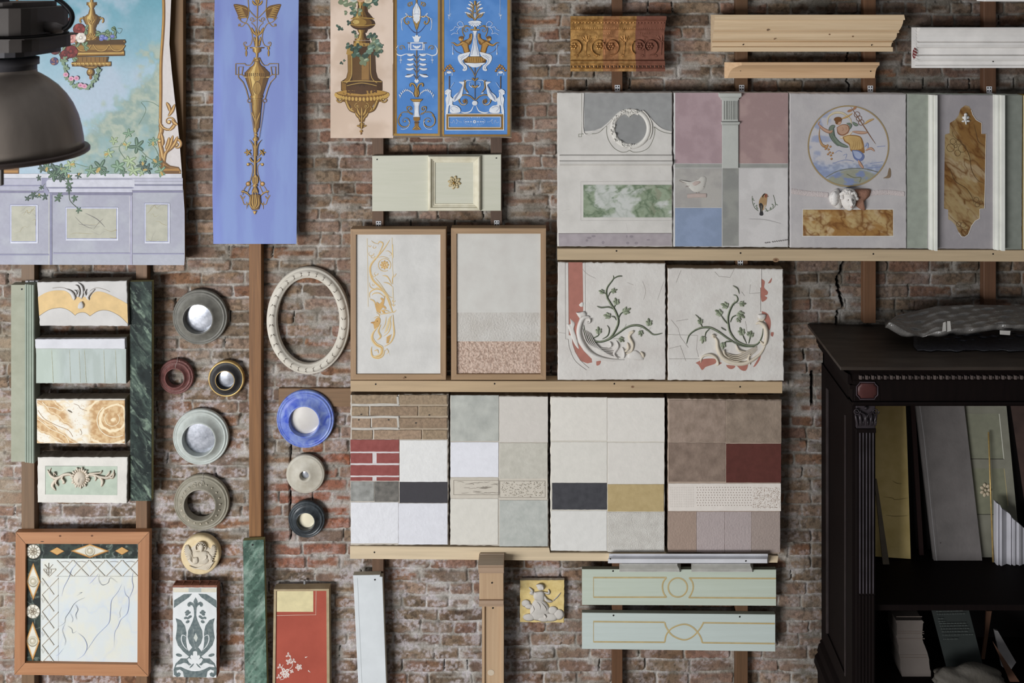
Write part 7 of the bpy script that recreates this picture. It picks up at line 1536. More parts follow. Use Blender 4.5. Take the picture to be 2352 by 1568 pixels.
# tulip tile
def tulip():
    t = thing('tulip_tile', 'hollow clay tile faced with white plaster and grey-green scagliola tulip inlay', 'tile', P(450, 1557, .03)); d = .085
    cl = M((150, 98, 80), (124, 80, 64), scale=40, rough=.9, bump=.3)
    mb = MB(); x0, x1 = X(403, .07), X(499, .07); 
    mb.slab([(397.5, 1347), (499, 1346), (498, 1556), (397.5, 1554)], .035, d-.004, cl, cl, back=True, bev=.001)
    for i in range(6): mb.box(X(402+i*19, .05), X(404.5+i*19, .05), -.035, -.082, Z(1350, .07), Z(1341, .07), cl)
    mb.box(X(402, .05), X(499, .05), -.034, -.039, Z(1350, .05), Z(1336, .05), cl); mb.box(X(400, .08), X(499, .08), -.078, -.083, Z(1350, .08), Z(1343, .08), cl); build(mb, 'hollow_brick', t)
    mb = MB(); mb.slab([(397, 1349), (498, 1349), (497, 1556), (397, 1554)], d-.012, d, plaster((220, 222, 222)), plaster((190, 176, 156)), bev=.001, rough=.3); build(mb, 'plaster_face', t)
    mb = MB(); k = Art(mb, d, 350, 1210, 4.276, axis=None); gm = M((120, 134, 132), (74, 88, 92), scale=55, rough=.5, bump=0, mix=.7); W = paint((220, 222, 222)); cx = 420
    k.rect(205, 600, 630, 640, (214, 206, 186)); k.rect(355, 600, 480, 640, (176, 184, 178)); k.axis = cx
    k.fill([(450, 655), (530, 658), (628, 720), (630, 795), (560, 745), (480, 690)], gm)
    k.axis = None; k.axis = None
    k.dome([(424, 690), (444, 730), (436, 760), (440, 780), (424, 790), (408, 780), (412, 760), (404, 730)], .0006, gm); k.axis = cx
    k.fill([(420, 780), (425, 765), (440, 745), (470, 732), (492, 745), (498, 765), (488, 782), (468, 780), (466, 765), (448, 770), (436, 790), (432, 820), (430, 870), (444, 920), (466, 970), (490, 1020), (494, 1080), (478, 1140), (450, 1180), (420, 1190)], gm)
    k.fill([(612, 895), (598, 950), (600, 1010), (612, 1090), (590, 1160), (540, 1220), (500, 1256), (478, 1230), (500, 1190), (510, 1120), (506, 1040), (520, 970), (560, 915)], gm)
    for cxx, cy, r in ((496, 828, 16), (480, 842, 15), (500, 858, 16), (470, 880, 16), (488, 894, 16), (515, 892, 15), (494, 930, 18), (510, 838, 12)): k.ell(cxx, cy, r*1.15, r*.8, gm, 25, n=10)
    k.leaf(550, 1265, 610, 1250, 30, gm); k.fill([(420, 1290), (460, 1250), (500, 1290), (560, 1290), (612, 1340), (632, 1400), (628, 1450), (600, 1474), (570, 1465), (560, 1440), (580, 1425), (600, 1435), (604, 1410), (570, 1398), (540, 1420), (530, 1475), (420, 1475)], gm)
    k.stroke([(420, 1195), (450, 1230), (480, 1270)], 60, gm); k.stroke([(500, 1080), (545, 1060), (555, 1110), (530, 1170), (490, 1210)], 9, W, 'both'); k.stroke([(550, 1010), (556, 1060)], 8, W, 'both')
    k.fill([(420, 1216), (438, 1222), (442, 1262), (460, 1256), (470, 1275), (455, 1300), (480, 1285), (496, 1300), (480, 1330), (455, 1350), (480, 1360), (500, 1340), (530, 1332), (560, 1345), (600, 1352), (612, 1376), (560, 1372), (500, 1400), (460, 1412), (420, 1416)], W)
    k.stroke([(432, 1340), (450, 1360), (475, 1385)], 14, gm, 'both')
    k.axis = None; k.fill([(425, 1040), (446, 1085), (430, 1130), (404, 1088)], paint((196, 202, 192))); k.stroke([(424, 1190), (400, 1100), (404, 1000)], 1, W)
    build(mb, 'tulip_inlay', t)
    mb = MB(); mb.tube([P(459, 1337, .07), P(458, 1328, .05), P(463, 1322, .04), P(466, 1316, .02)], .0012, M((110, 108, 104), metal=.7, bump=0), 6); build(mb, 'hanging_wire', t)
tulip()
# red panel
def redpanel():
    t = thing('red_panel', 'tall red framed panel with a pale gold corner rectangle and white painted blossom sprig', 'framed panel', P(693, 1640, .05))
    m = M((176, 158, 126), (160, 140, 108), scale=20, bump=.06); d = .062
    v0 = [(628, 1352), (757, 1352), (757, 1640), (624, 1640)]
    mb = MB(); out = [(629, 1353), (755.5, 1352), (757.5, 1640), (625, 1640)]; w = 5.5; inn = [(634.5, 1356.5), (749.5, 1356.5), (751, 1640), (631, 1640)]
    v = [P(x, y, d) for x, y in out]+[P(x, y, d) for x, y in inn]; v += [Vector((p.x, -.012, p.z)) for p in v[:4]]+[Vector((p.x, -.05, p.z)) for p in v[4:8]]
    mb.add(v, [(j, (j+1) % 4, 4+(j+1) % 4, 4+j) for j in range(4)]+[(j, (j+1) % 4, 8+(j+1) % 4, 8+j) for j in range(4)]+[(4+j, 4+(j+1) % 4, 12+(j+1) % 4, 12+j) for j in range(4)], m); build(mb, 'frame', t)
    mb = MB(); mb.slab([(632, 1354), (752, 1354), (753, 1640), (629, 1640)], .03, .056, M((176, 80, 62), (160, 70, 54), scale=5, rough=.6, bump=.06), bev=.0005); build(mb, 'red_board', t)
    mb = MB(); k = Art(mb, .0565, 350, 1210, 4.276); k.rect(1222, 628, 1580, 832, (222, 208, 160)); 
    rng = random.Random(6)
    for i in range(26): x = rng.uniform(1230, 1500); y = rng.uniform(640, 825); k.stroke([(x, y), (x+rng.uniform(20, 70), y+rng.uniform(-3, 3))], 2.5, (196, 178, 128), 'both')
    k.stroke([(1222, 868), (1400, 864), (1606, 862), (1608, 628)], 4, (222, 196, 176), smooth=False); build(mb, 'gold_rectangle', t)
    mb = MB(); k = Art(mb, .0565, 350, 1210, 4.276); W = (226, 214, 206)
    k.stroke([(1250, 1490), (1290, 1440), (1340, 1400), (1375, 1360), (1365, 1300), (1345, 1265)], 5, W); k.stroke([(1290, 1445), (1270, 1390), (1285, 1350)], 4, W)
    def fl(x, y, r, n=5):
        for i in range(n): a = i*6.283/n+.5; k.ell(x+r*.6*math.cos(a), y+r*.6*math.sin(a), r*.5, r*.34, W, math.degrees(a), 10); k.ell(x+r*.62*math.cos(a), y+r*.62*math.sin(a), r*.22, r*.1, (186, 90, 72), math.degrees(a), 8)
        k.ell(x, y, r*.14, r*.14, (186, 90, 72), n=8)
    for x, y, r, n in ((1438, 1376, 32, 5), (1302, 1430, 46, 5), (1340, 1322, 30, 4), (1335, 1258, 26, 3), (1252, 1370, 26, 3), (1388, 1316, 24, 3), (1242, 1470, 24, 3), (1320, 1460, 24, 4), (1368, 1416, 20, 4)): fl(x, y, r, n)
    k.stroke([(1500, 1280), (1525, 1272)], 12, W, 'end', smooth=False); k.stroke([(1530, 1408), (1552, 1428)], 12, W, 'end', smooth=False); k.stroke([(1255, 1500), (1290, 1490), (1300, 1470)], 5, W); build(mb, 'painted_blossom', t)
    mb = MB(); mb.box(X(697, .02), X(701, .02), -.008, -.02, Z(1345, .02), Z(1333, .02), M((150, 150, 150), metal=.7, bump=0)); build(mb, 'hanging_plate', t)
redpanel()
# leaning white plank
mb = MB(); wp = plaster((214, 218, 220), (204, 208, 210), .06)
mb.slab([(811, 1321), (873, 1320), (873, 1324), (878.5, 1325), (890, 1640), (826, 1640)], .05, .085, wp, plaster((206, 200, 180)), bev=.002)
k = Art(mb, .085, 350, 1210, 4.276); k.stroke([(2013, 500), (2030, 900), (2060, 1600), (2070, 1800)], 4, (190, 194, 196), smooth=False); holes(mb, .085, [(861, 1331)])
solo(mb, 'white_plank', 'narrow white painted plank leaning slightly at the bottom left of the pine rail', 'plank')
# wooden pilaster
def pilaster():
    t = thing('wooden_pilaster', 'bare wooden pilaster with a deep moulded capital, standing at the bottom of the wall', 'pilaster', P(1130, 1640, .1))
    wx = wood((178, 150, 124), 'x', (152, 126, 104)); wz = wood((196, 166, 132), 'z', (176, 144, 112)); dkw = wood((176, 156, 134), 'x', (140, 122, 106))
    xl, xr = X(1098, .235), X(1156.5, .235); z = lambda y, d: Z(y, d)
    zt = z(1298, .235)
    def bx(a, b, d1, z0, z1, m, e=0): mb.box(xl+a, xr-b, -.128, -d1, z0, z1, m, .001)
    mb = MB(); prof = [(zt, .128), (zt, .235), (zt-.004, .237), (zt-.022, .220), (zt-.036, .222), (zt-.046, .205), (zt-.058, .208), (zt-.066, .192), (zt-.074, .185), (zt-.074, .128)]
    mb.prism(prof, xl, xr, wx); mb.box(xl+.002, xr-.002, -.128, -.232, zt-.0005, zt+.0005, dkw); mb.box(xl+.004, xr, -.128, -.14, zt, zt+.006, dkw); build(mb, 'capital_top', t)
    mb = MB(); bx(.003, .003, .175, z(1380, .175), zt-.07, wz); holes(mb, .1755, [(1130, 1338)]); build(mb, 'capital_block', t)
    mb = MB(); mb.prism([(z(1377, .18), .05), (z(1377, .18), .186), (z(1384, .18), .190), (z(1386, .18), .184), (z(1392, .18), .182), (z(1392, .18), .05)], xl+.002, xr-.002, wx); build(mb, 'capital_band', t)
    mb = MB(); d = .135; sx0, sx1 = X(1107, d), X(1157, d)
    mb.box(sx0, sx1, -.05, -d+.012, Z(1660, d), z(1392, .15), wz); mb.prismz([(sx0, .05), (sx0, d), (sx0+.014, d), (sx0+.018, d-.012), (sx0+.018, .05)], Z(1660, d), z(1392, .15), wz); mb.prismz([(sx1-.018, .05), (sx1-.018, d-.012), (sx1-.014, d), (sx1, d), (sx1, .05)], Z(1660, d), z(1392, .15), wz)
    holes(mb, d-.0115, [(1132, 1396)]); k = Art(mb, d-.0115, 790, 1240, 4.356); k.ell(1470, 1325, 34, 30, (206, 188, 164)); build(mb, 'shaft', t)
pilaster()
# gold square relief
def goldsq():
    t = thing('gold_relief', 'small gold square plaque with white relief of a figure on clouds holding a sword', 'relief plaque', P(1245, 1430, .02)); d = .034
    mb = MB(); mb.slab([(1194.5, 1333), (1296.5, 1332), (1296, 1430), (1194.5, 1429)], .012, d, M((228, 204, 140), (212, 184, 116), scale=40, rough=.5, bump=.1), plaster((206, 196, 176)), rough=.5, seed=8, bev=.003); build(mb, 'plaque', t)
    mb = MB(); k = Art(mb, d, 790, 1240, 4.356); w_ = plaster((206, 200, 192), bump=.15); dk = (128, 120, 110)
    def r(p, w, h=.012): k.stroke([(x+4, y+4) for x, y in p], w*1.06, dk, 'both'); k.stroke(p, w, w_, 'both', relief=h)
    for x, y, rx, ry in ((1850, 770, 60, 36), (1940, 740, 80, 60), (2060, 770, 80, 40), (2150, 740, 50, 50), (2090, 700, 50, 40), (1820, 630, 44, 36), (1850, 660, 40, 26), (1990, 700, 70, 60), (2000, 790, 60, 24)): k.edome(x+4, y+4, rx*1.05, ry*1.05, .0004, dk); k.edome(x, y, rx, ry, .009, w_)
    k.dome([(1910, 590), (1990, 600), (2050, 660), (2040, 720), (1960, 760), (1870, 740), (1870, 660)], .013, w_); k.dome([(1900, 520), (1990, 510), (2010, 560), (1990, 610), (1910, 590), (1895, 560)], .016, w_)
    r([(1910, 540), (1870, 530), (1885, 510), (1850, 470)], 30); r([(2000, 550), (2030, 600), (2085, 612)], 32); r([(1990, 520), (2050, 530), (2045, 490)], 22, .01); k.edome(1970, 470, 38, 34, .019, w_); k.edome(1990, 480, 16, 20, .022, w_); k.edome(1960, 455, 40, 20, .018, w_)
    r([(2085, 610), (2130, 570), (2170, 522)], 8, .008); r([(2090, 590), (2108, 606)], 7, .008)
    for p in ([(1910, 600), (1960, 660), (1950, 740)], [(1950, 600), (2010, 670), (2030, 720)], [(1880, 640), (1900, 700), (1860, 750)], [(1990, 730), (2020, 770), (2000, 790)]): k.stroke(p, 14, w_, 'both', relief=.017)
    build(mb, 'figure_relief', t)
goldsq()
# white ledge and the two silver-grey mouldings
mb = crown([(1271, .155), (1272, .158), (1276, .150), (1282, .166), (1283, .178), (1284, .180), (1293, .180)], 1404, 1766, plaster((214, 214, 218), bump=.05), -.3, -.35, back=.126)
holes(mb, .181, [(1402, 1283), (1713, 1288)], 1.8)
solo(mb, 'white_cornice', 'long white cornice strip fixed over the palest pine rail at its right end', 'moulding')
for a, b, lab in ((1423, 1560, 'left of two short silver-grey mouldings under the white cornice strip'), (1589, 1727, 'right of two short silver-grey mouldings under the white cornice strip')):
    mb = crown([(1294, .125), (1297, .128), (1300, .122), (1303, .112), (1306, .102), (1309, .1), (1310, .095), (1313, .095)], a, b, M((186, 184, 178), (170, 168, 162), scale=20, rough=.4, bump=.02), 0, -.55, back=.0785)
    solo(mb, 'silver_moulding', lab, 'moulding', 'two short silver-grey mouldings')
def boards():
    for i, (poly, lab, nm) in enumerate((([(1337, 1307), (1783, 1308), (1783, 1391), (1337, 1389)], 'pale green board painted with an ochre border and a ring in the middle', 'r'), ([(1337, 1407), (1781, 1411), (1781, 1496), (1337, 1490)], 'pale green board painted with an ochre border crossing into a pointed oval', 'o'))):
        t = thing('painted_board', lab, 'board', P(1560, poly[2][1], .07)); d = .078
        mb = MB(); mb.slab(poly, .05, d, wood((196, 208, 190) if i == 0 else (196, 210, 204), 'x', (186, 198, 176) if i == 0 else (188, 202, 194), .6), M((150, 156, 134), bump=.02), bev=.0015); holes(mb, d, [(1408, 1311)] if i == 0 else [(1409, 1413), (1699, 1416)]); build(mb, 'board', t)
        mb = MB(); k = Art(mb, d, 1300, 1250, 3.92); A, B_ = (190, 166, 112), (204, 186, 140)
        def l(p, sm=False): k.stroke(p, 14, A, smooth=sm); k.stroke(p, 5, B_, smooth=sm, dx=-3, dy=-3)
        if i == 0:
            l([(905, 298), (248, 298), (248, 474), (905, 474)]); l([(905, 298), (875, 340), (868, 390), (880, 440), (905, 478)], True); l([(1890, 306), (1110, 302)]); l([(1110, 478), (1890, 482)]); l([(1110, 300), (1138, 340), (1145, 390), (1130, 440), (1105, 482)], True); l(spiral(1006, 387, 86, 86, 0, 360, 40))
        else:
            l([(888, 700), (248, 694), (248, 876), (888, 880)]); l([(1880, 712), (1232, 704)]); l([(1228, 884), (1880, 892)])
            l([(888, 700), (905, 750), (960, 820), (1060, 858), (1140, 830), (1205, 760), (1238, 704)], True); l([(888, 882), (905, 810), (960, 750), (1060, 718), (1140, 745), (1205, 820), (1228, 886)], True)
        build(mb, 'painted_border', t)
boards()

# ---------------------------------------------------------------- dark cabinet, lower right
def cabinet():
    t = thing('display_cabinet', 'very dark antique wooden cabinet with dentil cornice, fluted column and open shelves', 'cabinet', (2.42, -.3, 0))
    wd = M((20, 12, 11), (12, 7, 7), scale=6, rough=.65, bump=.04, stretch=(8, 8, 1), mix=.9, spec=.1); tp = M((62, 53, 46), (46, 38, 33), scale=4, rough=.5, bump=.05, stretch=(1, 8, 8)); dk = M((17, 12, 12), (12, 9, 9), rough=.5, bump=.03)
    XL, XR = 1.6125, 3.25; T = 2.6
    # top with border boards
    mb = MB(); mb.box(1.525, 3.34, 0, -.61, T-.012, T, tp, .002); mb.box(1.525, 1.525+.15, 0, -.61, T, T+.004, tp, .001); mb.box(1.675, 3.34, -.50, -.61, T, T+.004, tp, .001); build(mb, 'top_board', t)
    # cornice: front and side
    mb = MB(); L = [(T-.012, .605), (T-.03, .60), (T-.036, .585), (T-.05, .575), (T-.05, .5)]
    pr = [(0, 0), (.005, 0)]
    mb.prism([(T-.012, .5), (T-.012, .603), (T-.022, .600), (T-.034, .585), (T-.045, .578), (T-.075, .575), (T-.085, .566), (T-.20, .563), (T-.205, .5)], 1.60, 3.3, wd)
    mb.prism([(T-.19, .5), (T-.19, .575), (T-.20, .578), (T-.212, .57), (T-.212, .5)], 1.60, 3.3, wd)
    v = [(1.535, 0, T-.012), (1.535, -.6, T-.012), (1.555, 0, T-.03), (1.555, -.59, T-.03), (1.585, 0, T-.05), (1.585, -.575, T-.05), (1.6, 0, T-.1), (1.6, -.565, T-.1)]
    mb.add(v, [(0, 1, 3, 2), (2, 3, 5, 4), (4, 5, 7, 6)], wd); mb.box(1.575, 1.62, 0, -.565, T-.1, T-.02, wd); mb.box(1.585, 1.62, 0, -.57, T-.125, T-.105, wd); build(mb, 'cornice', t)
    mb = MB(); x = 1.628; dm = M((96, 84, 80), (70, 60, 58), rough=.4, bump=0)
    while x < 3.28:
        mb.box(x, x+.012, -.57, -.590, T-.068, T-.048, dm, .001); mb.ball((x+.021, -.582, T-.060), .0035, .004, .008, dm, 6, 5); x += .0318
    o = build(mb, 'dentil_course', t)
    # side panel
    mb = MB(); mb.box(XL, XL+.02, 0, -.545, .80, T-.1, wd)
    def side(y0, y1, z0, z1, th, m=wd): mb.box(XL-th, XL, -y0, -y1, z0, z1, m)
    side(0, .10, .80, 2.38, .008); side(.44, .545, .80, 2.38, .008); side(.10, .44, 2.28, 2.38, .008); side(.10, .44, .80, .9, .008)
    for a, b in ((.10, .108), (.43, .438)): mb.box(XL-.012, XL, -a, -b, .9, 2.28, M((60, 52, 52), (48, 42, 42), rough=.4, bump=0))  # paler strips: highlights along the panel edges, put into the colour
    build(mb, 'side_panel', t)
    # back, shelf, inside, floor, right side
    mb = MB(); mb.box(XL, XR, -.002, -.02, .80, T-.02, dk); build(mb, 'back_board', t)
    mb = MB(); mb.box(XL+.02, XR, -.02, -.5, 1.303, 1.323, wd); mb.box(XL+.1, XR, -.49, -.51, 1.295, 1.325, wd, .002); build(mb, 'shelf', t)
    mb = MB(); mb.box(XL+.02, XR, -.02, -.54, .79, .82, wd); build(mb, 'lower_shelf', t)
    mb = MB(); mb.box(XR-.02, XR, -.02, -.545, .8, T-.1, wd); build(mb, 'side_panel', t)
    # frieze
    mb = MB(); mb.box(XL, XR, -.5, -.556, 2.395, T-.19, dk); mb.prism([(2.385, .5), (2.385, .56), (2.395, .566), (2.41, .558), (2.41, .5)], XL, XR, wd); fz = build(mb, 'frieze', t)
    mb = MB(); c = P(1994, 896, .57); 
    mb.box(X(1962, .565), X(2022, .565), -.5, -.566, Z(925, .565), Z(868, .565), wd, .002)
    o8 = [(-1, -.5), (-.75, -.8), (-.7, -1), (.7, -1), (.75, -.8), (1, -.5), (1, .5), (.75, .8), (.7, 1), (-.7, 1), (-.75, .8), (-1, .5)]
    k = Art(mb, .567, 0, 0, 1); k.dome([(1992+a*22, 897+b*17) for a, b in o8], .008, M((78, 42, 40), rough=.45, bump=0), smooth=False); k.stroke([(1992+a*24.5, 897+b*19.5) for a, b in o8+o8[:1]], 3, M((78, 66, 72), rough=.3, bump=0), relief=.006, smooth=False); o = build(mb, 'corner_medallion', fz); o['label'] = 'dark red octagonal medallion'
    # fluted column with capital
    mb = MB(); d = .565; x0, x1 = X(1966, d), X(2010, d); st = M((66, 61, 66), (48, 44, 48), rough=.35, bump=0)
    mb.box(XL, XL+.11, -.5, -.55, .82, 2.4, wd); mb.box(x0, x1, -.55, -d, .82, Z(985, d), wd, .002)
    for i in range(5):
        xx = X(1975+i*7.6, d); mb.box(xx-.0035, xx+.0035, -d, -d-.006, Z(1362, d), Z(992, d), st, .002); mb.box(xx-.004, xx+.006, -d, -d-.004, .82, Z(1366, d), wd, .002)
    mb.box(x0-.002, x1+.002, -.55, -d-.01, Z(992, d), Z(983, d), wd, .002); fc = build(mb, 'fluted_column', t)
    mb = MB(); k = Art(mb, d+.002, 1840, 900, 3.824); cm = M((60, 54, 58), (40, 34, 38), rough=.35, bump=.1)
    mb.box(X(1962, d), X(2020, d), -.55, -d-.012, Z(928, d), Z(922, d), wd, .002); mb.box(X(1967, d), X(2010, d), -.55, -d-.002, Z(984, d), Z(927, d), cm, .002)
    for cx in (490, 655): k.stroke(spiral(cx, 170, 30, 6, 0, 560, 24), 12, cm, relief=.016, smooth=False)
    k.leaf(570, 160, 570, 125, 40, cm, relief=.02)
    for xx, w_ in ((500, 26), (530, 34), (570, 44), (610, 34), (640, 26)): k.leaf(xx, 300, xx+(xx-570)*.35, 190, w_, cm, relief=.016); k.leaf(xx+14, 300, xx+20, 240, 16, cm, relief=.014)
    k.stroke([(520, 180), (560, 200), (575, 240)], 12, cm, relief=.014); k.stroke([(625, 180), (590, 200), (575, 240)], 12, cm, relief=.014); build(mb, 'capital', fc)
    # plinth
    mb = MB(); pr = [(0.0, .03), (.0, .05)]
    zb = .80
    mb.box(XL-.03, XR+.03, 0, -.57, 0, .60, wd, .004)
    steps = [(.80, .0), (.785, .018), (.775, .014), (.765, .024), (.73, .034), (.72, .028), (.70, .046), (.66, .05), (.65, .04), (.60, .03)]
    for (z1, a), (z0, b) in zip(steps[:-1], steps[1:]):
        v = [(XL-a, 0, z1), (XL-a, -.55-a, z1), (XR+a, -.55-a, z1), (XL-b, 0, z0), (XL-b, -.55-b, z0), (XR+b, -.55-b, z0)]; mb.add(v, [(0, 1, 4, 3), (1, 2, 5, 4)], wd)
    mb.box(XL, XR, 0, -.55, .6, .80, wd); build(mb, 'plinth', t)
cabinet()

# things in and on the cabinet
SH = 1.3235
def lean(label, cat, name, pts, d0, d1, th, m, base=SH, side=None, extra=None):
    """board standing on a shelf at depth d0 (foot) and leaning back to d1 (head); pts = outline in pixels, foot points last two"""
    ys = [p[1] for p in pts]; y0, y1 = min(ys), max(ys); v = []
    for x, y in pts:
        d = d1+(d0-d1)*(y-y0)/(y1-y0); p = P(x, y, d); v.append(p)
    zmin = min(p.z for p in v); dz = base+.001-zmin
    v = [Vector((p.x, p.y, p.z+dz)) for p in v] if abs(dz) < .06 else v
    mb = MB(); n = len(v); b = [Vector((p.x, p.y+th, p.z)) for p in v]; tr = tess([(p.x, p.z) for p in v])
    mb.add(v, tr, m); mb.add(b, tr, side or m); mb.add(v+b, [(i, (i+1) % n, n+(i+1) % n, n+i) for i in range(n)], side or m)
    if extra: extra(mb, lambda px, py: d1+(d0-d1)*(py-y0)/(y1-y0)+.0005)
    return solo(mb, name, label, cat)
def goldx(mb, df):
    k = Art(mb, df, 1840, 900, 3.824)
    for p in ([(800, 775), (840, 800), (890, 805)], [(720, 920), (800, 930), (830, 945), (940, 930)], [(740, 1080), (830, 1090), (940, 1085)], [(780, 1040), (795, 1060)], [(700, 600), (740, 590)], [(850, 640), (880, 650)]): k.stroke(p, 3.5, (120, 98, 52), 'both')
lean('dull gold leafed board standing at the left of the upper cabinet shelf', 'board', 'gold_board', [(2002, 900), (2079, 900), (2083, 1000), (2092, 1282), (2005, 1276)], .115, .05, .012, M((236, 208, 138), (216, 188, 116), scale=10, rough=.5, bump=.08), extra=goldx)
lean('thin grey lath leaning across the foot of the gold board', 'lath', 'grey_lath', [(2008, 1085), (2014, 1085), (2043, 1280), (2028, 1280)], .165, .13, .008, M((120, 108, 92), bump=.05))
lean('narrow dark red lath in the gap between the gold and grey boards', 'lath', 'dark_lath', [(2090, 900), (2100, 900), (2122, 1270), (2112, 1270)], .08, .04, .01, M((42, 22, 20), bump=.05))
def greyx(mb, df):
    k = Art(mb, df, 1840, 900, 3.824); k.stroke([(1040, 100), (1080, 400), (1130, 900), (1190, 1480)], 7, (150, 146, 146), smooth=False); k.stroke([(1060, 100), (1100, 400), (1155, 900), (1210, 1480)], 3, (112, 108, 106), smooth=False); k.ell(1225, 1325, 5, 5, (60, 56, 56))
lean('broad grey painted board leaning in the middle of the upper cabinet shelf', 'board', 'grey_board', [(2100, 900), (2211, 900), (2256, 1287), (2145, 1287)], .13, .06, .018, M((116, 110, 108), (102, 97, 95), scale=8, bump=.15), extra=greyx)
def doorx(mb, df):
    k = Art(mb, df, 2220, 900, 3.824); a, b, c = (118, 118, 100), (178, 176, 150), (60, 58, 50)
    k.fill([(-60, 190), (287, 190), (328, 588), (-10, 588)], (132, 132, 114)); k.stroke([(287, 192), (328, 588)], 7, (206, 204, 190), smooth=False); k.stroke([(-10, 586), (326, 588)], 6, c, smooth=False)
    k.fill([(0, 668), (330, 672), (372, 1074), (60, 1074)], (128, 128, 108)); k.stroke([(330, 672), (365, 1000)], 6, (176, 160, 116), smooth=False); k.stroke([(60, 1074), (372, 1076)], 6, c, smooth=False)
    m = M((196, 180, 154), bump=.05)
    for i in range(7): q = i*.9; k.edome(168+34*math.cos(q), 860+44*math.sin(q), 20, 16, .008, m, math.degrees(q)); 
    k.edome(168, 860, 14, 14, .012, m)
lean('sage green panelled door sample with a rosette standing behind the gilt rod', 'door sample', 'door_sample', [(2190, 930), (2311, 930), (2345, 1284), (2230, 1284)], .10, .04, .016, M((132, 130, 116), (120, 118, 104), bump=.05), extra=doorx)
mb = MB(); a, b = P(2270.5, 992, .075), P(2281, 1283, .15); b.z = SH+.005
mb.tube([a, (a+b)/2, b], .0045, gold, 10); solo(mb, 'gilt_rod', 'thin gilt rod leaning against the sage door sample', 'rod')
mb = MB(); wm = plaster((180, 178, 184), bump=.03); xs = [2289, 2293, 2294, 2296, 2297, 2301, 2306, 2312, 2318, 2322, 2323, 2326, 2328, 2332, 2334, 2339, 2341, 2346, 2349, 2360]
dd = [.17, .176, .168, .168, .176, .180, .170, .160, .166, .174, .164, .168, .176, .176, .166, .170, .178, .172, .164, .16]; tops = np.interp(xs, [2289, 2298, 2301, 2320, 2325, 2340, 2360], [1155, 1160, 1168, 1180, 1190, 1202, 1220])
v = []
for x, d, y in zip(xs, dd, tops): v += [P(x, y, d), Vector((P(x, 1200, d).x, -d, SH+.001))]
for x, d, y in zip(xs, dd, tops): v += [Vector((X(x, d), -.135, Z(y, d))), Vector((X(x, d), -.135, SH+.001))]
n = len(xs); mb.add(v, [(2*i, 2*i+1, 2*i+3, 2*i+2) for i in range(n-1)]+[(2*(n+i), 2*(n+i)+2, 2*(n+i)+3, 2*(n+i)+1) for i in range(n-1)]+[(2*i, 2*i+2, 2*(n+i)+2, 2*(n+i)) for i in range(n-1)]+[(0, 2*n, 2*n+1, 1)], wm)
solo(mb, 'cornice_offcut', 'white fluted cornice offcut with a slanted top at the right end of the upper shelf', 'moulding')
lean('dark brown board behind the sage door sample at the right edge', 'board', 'brown_board', [(2318, 905), (2400, 905), (2400, 1280), (2372, 1280)], .075, .045, .01, M((72, 54, 48), (56, 42, 38), bump=.05))
# lower shelf
B0 = .8205
mb = MB(); cw = plaster((112, 103, 97), bump=.05); dz = .33
def Xp(p): return X(p, dz)
pr = [(1416, 2058, 2118), (1420, 2058, 2122), (1424, 2060, 2120), (1450, 2060, 2118), (1453, 2058, 2120), (1458, 2060, 2118), (1470, 2062, 2122), (1474, 2064, 2124), (1490, 2064, 2130), (1506, 2068, 2134), (1512, 2068, 2134), (1528, 2068, 2136), (1533, 2070, 2138), (1545, 2072, 2138)]
off = Z(1545, dz)-B0; sc_ = 1.0
v = [(Xp(a), -dz, Z(y, dz)-off) for y, a, b in pr]+[(Xp(b), -dz, Z(y, dz)-off) for y, a, b in pr][::-1]
v2 = [(x, -.2, z) for x, y, z in v]; n = len(v)
tr = tess([(p[0], p[2]) for p in v]); mb.add(v, tr, cw); mb.add(v2, tr, cw); mb.add(v+v2, [(i, (i+1) % n, n+(i+1) % n, n+i) for i in range(n)], cw)
k = Art(mb, dz+.0005, 1840, 1200, 4.262)
for y in (935, 1080, 1100, 1150, 1310, 1335): k.stroke([(930+(y-900)*.08, y-15), (1180+(y-900)*.12, y-15)], 8, (110, 98, 90), smooth=False)
solo(mb, 'moulding_stack', 'pale cornice profile block standing on the lower cabinet shelf', 'moulding')
def cardx(mb, df):
    k = Art(mb, df, 1840, 1200, 4.262); c = (76, 82, 78)
    rows = [(1310, 822, 270), (1318, 845, 290), (1322, 868, 230), (1330, 896, 280), (1340, 940, 40), (1345, 968, 60), (1352, 988, 260), (1358, 1012, 250), (1368, 1040, 270), (1376, 1068, 250), (1384, 1100, 290), (1392, 1140, 130)]
    rng = random.Random(12)
    for x, y, L in rows:
        q = x
        while q < x+L: w_ = rng.uniform(10, 34); k.stroke([(q, y-(q-x)*.02), (q+w_, y-(q+w_-x)*.02)], 7, c, smooth=False); q += w_+7
lean('dark green printed card with pale lines of text leaning in the lower cabinet', 'card', 'printed_card', [(2136, 1370), (2222, 1370), (2265, 1538), (2182, 1545)], .36, .28, .004, M((40, 46, 43), (36, 42, 40), bump=.02), base=B0, extra=cardx)
def lump(name, label, cat, cx, cy, rx, ry, d, dep, m, base, seed, wr=.25):
    mb = MB(); c = P(cx, cy, d); rng = np.random.RandomState(seed); ph = rng.rand(8)*6
    def fn(x, y, z): return 1+wr*.35*math.sin(5*x+ph[0]+3*z)+wr*.25*math.sin(9*x*y+ph[1]+4*z)+wr*.2*math.sin(13*z+7*x+ph[2])
    mb.ball((c[0], c[1], base+ry/S*.85), rx/S, dep, ry/S, m, 40, 24, fn)
    a = [list(v) for v in mb.v]
    for v in a: v[2] = max(v[2], base+.0005)
    mb.v = [tuple(v) for v in a]; return solo(mb, name, label, cat)
lump('cloth_bag', 'crumpled beige cloth bag lying below the printed card', 'bag', 2222, 1550, 74, 34, .47, .065, M((84, 79, 72), (70, 65, 58), bump=.3), B0, 3)
